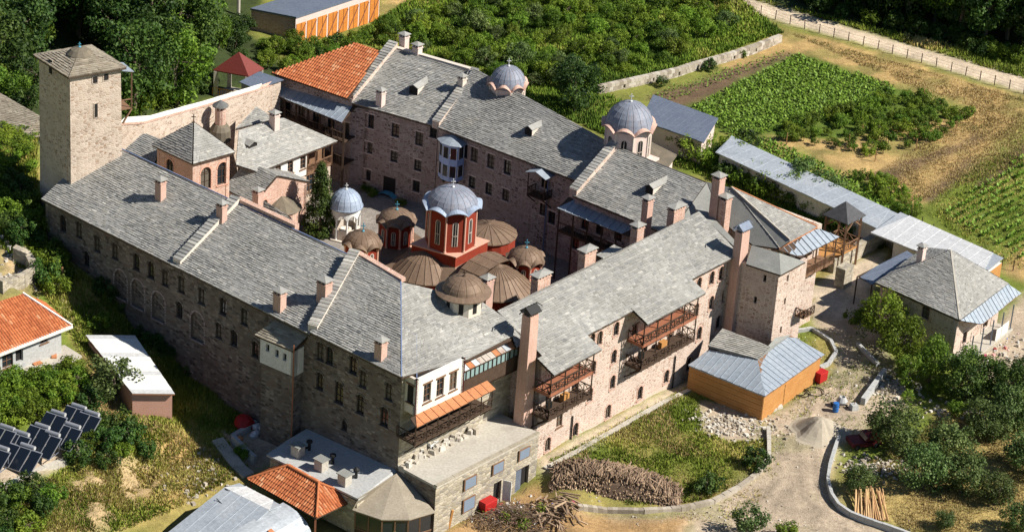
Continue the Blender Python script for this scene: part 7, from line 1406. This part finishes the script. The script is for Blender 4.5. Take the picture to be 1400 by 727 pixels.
lowwall('kerb', [(1087, 455), (1110, 452), (1135, 468), (1143, 484), (1132, 500), (1120, 505)], .35, .45, 'concrete_gr', 'curved kerb around the planted patch behind the timber shed', 'kerb', .8)
lowwall('foundation_kerb', [(745, 641), (790, 617), (830, 594), (870, 571), (910, 549), (950, 530)], .5, .18, 'concrete', 'pale kerb running along the foot of the sunlit wing', 'kerb', 1.2)
lowwall('retaining_wall', [(790, 694), (830, 699), (880, 700), (930, 697), (975, 687), (1010, 668), (1035, 650), (1049, 632)], .5, .4, 'rubble', 'curved rubble retaining wall below the lawn and the firewood', 'wall', .5, 'stone')
lowwall('garden_wall', [(817, 128), (850, 121), (890, 112), (925, 104), (950, 96), (1000, 82), (1030, 72), (1066, 58)], .7, 1.15, 'rubble', 'long dry stone wall between orchard and vegetable field', 'wall', .62, 'stone')
lowwall('pond_wall', [(1135, 372), (1170, 352), (1205, 332), (1198, 318), (1180, 308)], .8, 1.7, 'wall_grey', 'thick stone wall around the pit under the lookout pavilion', 'wall', 1.2, 'stone')
lowwall('gate_pier', [(1146, 394), (1158, 386)], 1.2, 2.4, 'wall_grey', 'squat stone gate pier on the path below the pavilion', 'pier', 3, 'stone')
lowwall('kerb', [(1172, 472), (1188, 488), (1200, 500)], .35, .4, 'concrete_gr', 'short kerb beside the path in front of the stone house', 'kerb', .9)
lowwall('stone_wall', [(1212, 334), (1230, 345), (1250, 356)], .5, .9, 'wall_grey', 'low stone wall behind the slate-roofed house', 'wall', 1.0, 'stone')
lowwall('old_wall', [(0, 402), (30, 395), (48, 385), (40, 365), (20, 355)], .8, 1.6, 'wall_grey', 'ruined rubble wall above the tiled cottage', 'wall', .8, 'stone')
lowwall('slab_edge', [(0, 668), (30, 655), (60, 640), (95, 628), (125, 605), (140, 590)], .6, .25, 'concrete', 'pale concrete edge of the solar heater terrace', 'kerb', 1.5)
q = [gp(*p) for p in ((1150, 345), (1175, 352), (1200, 332), (1178, 318))]; o = MB().face([Z(p, .35) for p in q]).obj('pond_water', MT['pond'], kind='structure')
# ================================================================ fence along the farm road
P = [gp(x, y) for x, y in ((965, -14), (990, 3), (1040, 20), (1100, 40), (1200, 68), (1300, 98), (1420, 134))]; T = Thing('wire_fence', P[0], 'long wire fence on wooden posts along the lower side of the farm road', 'fence'); w_ = MB()
for a, b in zip(P, P[1:]):
    L = np.linalg.norm(b-a); k = max(1, int(round(L/2.1)))
    for i in range(k): q = a+(b-a)*i/k; T.part('post', MB().bar(q-V3(0, 0, .3), q+V3(rng.normal(0, .04), 0, 1.35), .055), MT['wood_dk'])
    for z in (.4, .8, 1.2): w_.bar(a+V3(0, 0, z), b+V3(0, 0, z), .012, k=3)
T.part('wire', w_, MT['wood_dk'], kind='stuff')
P = [gp(x, y) for x, y in ((1230, 290), (1290, 330), (1340, 350), (1400, 376))]; T = Thing('wire_fence', P[0], 'low wire fence with few posts above the long shed roof', 'fence')
for a, b in zip(P, P[1:]):
    for i in range(4): q = a+(b-a)*i/4; T.part('post', MB().bar(q-V3(0, 0, .3), q+V3(0, 0, 1.3), .05), MT['wood_dk'])
for i, (x, y) in enumerate([(1160, 200), (1178, 187), (1210, 205), (1252, 206), (1306, 182), (1331, 170), (1262, 138), (1075, 198), (1196, 222)]):
    q = gp(x, y); MB().bar(q-V3(0, 0, .3), q+V3(0, 0, 1.6), .06).obj('vine_stake', MT['pole'], ['pale stake standing at the left end of the vines', 'pale stake at the upper middle of the vines', 'pale stake in the middle of the vines', 'tall pale stake in the dry gap right of the vines', 'pale stake at the right end of the vines', 'pale stake farthest right near the dry field', 'pale stake at the top of the vines', 'pale stake by the shed edge left of the vines', 'pale stake at the lower edge of the vines'][i], 'stake', 'stakes among the vines')
# ================================================================ stacked poles
A = gp(1190, 704); T = Thing('pole_stack', A, 'fan of peeled orange-brown poles leaning together in the dry grass', 'poles')
for i in range(30):
    u = (i % 15)/14-.5; P = A+V3(u*3.2+rng.normal(0, .08), -.6-.3*(i//15), .1+.1*(i//15)); Q = A+V3(u*2.2+rng.normal(0, .25), 3.1+rng.uniform(-.5, .5), .9+.25*(i//15)+rng.uniform(0, .25)); P[2] = h1(P[0], P[1])+.12; T.part('pole', MB().bar(P, Q, .085, .06, k=6, c=float(rng.uniform(0, 1))), MT['pole'])
T.part('trestle', MB().bar(A+V3(-1.4, 2.0, .55), A+V3(1.4, 2.0, .6), .09).bar(A+V3(-1.3, 2.0, -.2), A+V3(-1.3, 2.0, .6), .07).bar(A+V3(1.3, 2.0, -.2), A+V3(1.3, 2.0, .6), .07), MT['wood_md'])
# ================================================================ yard objects
A = gp(1142, 562); T = Thing('barrel', A, 'blue plastic barrel standing in the dirt yard', 'barrel'); T.part('body', MB().lathe(A, [(0, 0), (.29, 0), (.33, .12), (.31, .3), (.34, .45), (.31, .62), (.33, .8), (.29, .95), (.25, .97), (0, .95)], 16), MT['paint_blue'], smooth=False); T.part('lid', MB().lathe(A+V3(0, 0, .96), [(.3, 0), (.3, .05), (0, .06)], 16), MT['paint_blue'])
A = gp(1150, 556); T = Thing('cement_mixer', A, 'grey cement mixer lying beside the blue barrel', 'mixer'); T.part('drum', MB().lathe(A+V3(0, 0, .45), [(0, -.1), (.45, 0), (.6, .3), (.35, .75), (.3, .78), (.25, .6), (0, .3)], 12), MT['concrete_gr']); T.part('frame', MB().bar(A+V3(-.7, 0, 0), A+V3(.2, .2, .8), .05).bar(A+V3(.7, 0, 0), A+V3(-.1, .2, .8), .05).bar(A+V3(-.7, .4, .05), A+V3(.7, .4, .05), .05).bar(A+V3(-1.2, -.1, .5), A+V3(.1, .1, .6), .04), MT['plastic_black']); T.part('wheel', MB().lathe(A+V3(-.8, .2, 0), [(0, 0), (.25, 0), (.25, .15), (0, .15)], 12), MT['plastic_black'])
A = gp(1167, 559); T = Thing('concrete_block', A, 'small grey concrete footing with a rebar stub right of the blue barrel', 'block'); T.part('footing', MB().box(A, .8, .8, .6, .4, taper=.85), MT['concrete_gr']); T.part('rebar', MB().bar(A+V3(0, 0, .5), A+V3(.05, 0, .9), .03), MT['rust'])
def bin_(px_, py_, label, sc=1.0, ang=ANG_F, mat='paint_red'):
    A = gp(px_, py_); T = Thing('bin', A, label, 'container'); T.part('body', MB().box(A+V3(0, 0, .12), 1.5*sc, 1.0*sc, 1.15*sc, ang, taper=1.06), MT[mat]); T.part('lid', MB().box(A+V3(0, 0, .12+1.155*sc), 1.66*sc, 1.12*sc, .16*sc, ang, taper=.9), MT[mat])
    ca, sa = math.cos(ang), math.sin(ang)
    for i in (-1, 1):
        for j in (-1, 1): q = A+V3((i*.55*ca-j*.35*sa)*sc, (i*.55*sa+j*.35*ca)*sc, 0); T.part('wheel', MB().lathe(q, [(0, 0), (.09, 0), (.09, .12), (0, .12)], 8), MT['plastic_black'])
bin_(1121, 521, 'bright red metal bin at the corner of the timber shed', .85); bin_(665, 700, 'bright red skip heaped with waste by the terrace building doors', 1.05)
A = gp(333, 582); T = Thing('tarp_heap', A, 'dull red tarpaulin heap in the shade of the stair tower', 'tarpaulin'); T.part('tarp', MB().lathe(A-V3(0, 0, .2), [(1.1, 0), (1.05, .6), (.8, 1.1), (.4, 1.35), (0, 1.4)], 10, rf=lambda q, t: 1+.12*math.sin(3*t+q)), MT['paint_red'])
A = gp(352, 592); T = Thing('sack_pile', A, 'pile of pale blue sacks in the shade of the stair tower', 'sacks')
for i in range(9): T.part('sack', MB().lathe(A+V3(rng.normal(0, .5), rng.normal(0, .5), rng.uniform(-.1, .5)), [(0, 0), (.42, .05), (.45, .3), (.2, .45), (0, .45)], 8, rf=lambda q, t: 1+.2*math.sin(2*t)), MT['metal_white'])
lowwall('stone_pipe', [(318, 600), (335, 590), (349, 580)], .55, .5, 'concrete_gr', 'thick grey drain casing running up to the stair tower', 'drain', 5, 'casing')
lowwall('paved_steps', [(297, 603), (312, 622), (326, 640), (340, 652)], 1.3, .3, 'concrete', 'pale broken concrete steps descending to the tiled canopy', 'steps', .9, 'slab')
lowwall('low_wall', [(318, 604), (335, 622), (349, 634)], .4, .9, 'concrete_gr', 'low concrete wall beside the broken steps', 'wall', 1.5, 'block')
A = gp(328, 609); T = Thing('orange_bag', A, 'bright orange bag on the low concrete wall', 'bag'); T.part('bag', MB().lathe(A+V3(0, 0, .6), [(0, 0), (.3, .05), (.33, .3), (.1, .5), (0, .5)], 8), MT['rust'])
# wrecked cab
A = gp(1180, 608); T = Thing('wrecked_cab', A, 'dark red wrecked vehicle cab in the tree shadow beside the gravel', 'vehicle'); ca, sa = math.cos(.35), math.sin(.35)
def LP(x, y, z): return A+V3(x*ca-y*sa, x*sa+y*ca, z)
T.part('body', MB().prism([LP(-1.6, -.9, .35), LP(1.6, -.9, .35), LP(1.6, .9, .35), LP(-1.6, .9, .35)], (0, 0, .45)), MT['paint_dkred']); T.part('cab', MB().prism([LP(-.2, -.85, .9), LP(1.4, -.85, .9), LP(1.2, -.8, 1.3), LP(.1, -.8, 1.3)], LP(0, 1.65, 0)-LP(0, 0, 0)), MT['paint_dkred'])
T.part('windscreen', MB().prism([LP(-.2, -.7, .95), LP(-.2, .7, .95), LP(.04, .7, 1.25), LP(.04, -.7, 1.25)], (-.03, 0, 0)), MT['glass'])
for i in (-1, 1):
    for j in (-1, 1): q = LP(i*1.05, j*.92, .35); T.part('wheel', MB().bar(q, LP(i*1.05, j*.74, .35), .33, k=12), MT['plastic_black'])
# coiled hose
A = gp(1098, 536); mb = MB()
for k in range(3):
    c = A+V3(rng.normal(0, .5), rng.normal(0, .3), .04); r_ = rng.uniform(.7, 1.0); q = [c+V3(r_*math.cos(t*.42), r_*math.sin(t*.42), .03*k) for t in range(16)]
    for a, b in zip(q, q[1:]): mb.bar(a, b, .035, k=4)
mb.obj('hose', MT['plastic_black'], 'loosely coiled dark hose in front of the timber shed door', 'hose')
for x, y, lb in ((1056, 560, 'pale stone by the corner of the timber shed'), (1064, 556, 'second pale stone behind the one at the shed corner')): q = gp(x, y); MB().lathe(q-V3(0, 0, .1), [(.5, 0), (.45, .3), (.2, .5), (0, .52)], 7, rf=lambda q_, t: 1+.25*math.sin(2*t)).obj('stone', MT['concrete'], lb, 'stone')
# plastic chair on the terrace
def chair(A, ang, label, mat='paint_white'):
    T = Thing('plastic_chair', A, label, 'chair'); ca, sa = math.cos(ang), math.sin(ang); L = lambda x, y, z: A+V3(x*ca-y*sa, x*sa+y*ca, z)
    T.part('seat', MB().prism([L(-.25, -.25, .42), L(.25, -.25, .42), L(.25, .25, .42), L(-.25, .25, .42)], (0, 0, .04)), MT[mat]); T.part('backrest', MB().prism([L(-.25, .25, .42), L(.25, .25, .42), L(.22, .32, .9), L(-.22, .32, .9)], L(0, .04, 0)-L(0, 0, 0)), MT[mat])
    for i in (-1, 1):
        T.part('armrest', MB().bar(L(i*.27, -.2, .65), L(i*.27, .28, .66), .03), MT[mat])
        for j in (-1, 1): T.part('leg', MB().bar(L(i*.28, j*.26, 0), L(i*.24, j*.22, .44 if j > 0 else .65), .03), MT[mat])
chair(at(588, 614, 5.3), 2.6, 'white plastic chair on the terrace beside the rubble footing'); chair(at(594, 609, 5.3), 2.2, 'second white plastic chair on the terrace, behind the first')
for x, y, z, lb in ((604, 722, 0, 'wooden post leaning by the terrace corner, left of two'), (613, 722, 0, 'wooden post leaning by the terrace corner, right of two')): q = gp(x, y); MB().bar(q, q+V3(.3, .1, 2.0), .1).obj('wooden_post', MT['wood_or'], lb, 'post')
q = gp(86, 388); MB().bar(q-V3(0, 0, .3), q+V3(0, 0, 1.9), .1).obj('marker_post', MT['pole'], 'pale wooden post at the edge of the slope path', 'post')
q = gp(326, 20); MB().bar(q, q+V3(0, 0, 8), .25, .2, k=8).obj('utility_pole', MT['concrete'], 'pale pole standing among the trees left of the garages', 'pole')
# ================================================================ solar water heaters
def heater(x, y, zb, label, npan=2):
    A = gp(x, y); A[2] = max(A[2], 4.6); T = Thing('solar_heater', A, label, 'solar heater', 'solar water heaters on the slab'); ang = -.42; ca, sa = math.cos(ang), math.sin(ang); L = lambda u, v, z: A+V3(u*ca-v*sa, u*sa+v*ca, z)
    for k in range(npan):
        u0 = -1.22*npan/2+1.22*k+.03; u1 = u0+1.16; fr = [L(u0, -1.25, .3), L(u1, -1.25, .3), L(u1, .8, 1.6), L(u0, .8, 1.6)]; o = T.part('collector', MB().prism(fr, (0, 0, .08)), MT['tank']); n = nrm(np.cross(fr[1]-fr[0], fr[3]-fr[0])); c = sum(fr)/4
        T.part('collector_glass', MB().prism([c+(p-c)*.93+n*.085+V3(0, 0, .0) for p in fr], n*.012), MT['solar'], o)
    t = MB(); R0_ = .21; a, b = L(-.75, 1.0, 1.75), L(.75, 1.0, 1.75); t.bar(a, b, R0_, k=14); T.part('tank', t, MT['tank'], smooth=False); T.part('tank_cap', MB().bar(b, b+(b-a)*.03, R0_*.9, k=14), MT['concrete_gr'])
    st = MB()
    for u in (-.8, .8): st.bar(L(u, .8, 0), L(u, .95, 1.55), .03).bar(L(u, -.95, 0), L(u, -.95, .4), .03).bar(L(u, -.95, .05), L(u, .8, .05), .03)
    T.part('stand', st, MT['metal_dk']); T.part('pipe', MB().bar(L(.9, .9, 1.6), L(1.0, .2, 1.2), .03), MT['plastic_black'])
for x, y, n, lb in [(2, 612, 2, 'solar water heater at the left edge of the upper row'), (22, 620, 2, 'solar heater in the upper row, second from the left edge'), (50, 610, 2, 'solar heater in the upper row, in the middle of it'), (72, 592, 2, 'solar heater in the upper row, below the bright thicket'), (100, 583, 2, 'solar heater in the upper row nearest the white shed roof'), (118, 592, 2, 'solar heater at the right end of the lower row'), (92, 609, 2, 'solar heater in the lower row, second from its right end'), (64, 624, 2, 'solar heater in the lower row, in the middle of it'), (30, 638, 3, 'widest solar heater with three collectors at the front'), (-6, 640, 2, 'solar heater of the lower row cut by the left edge')]: heater(x, y, 5, lb, n)
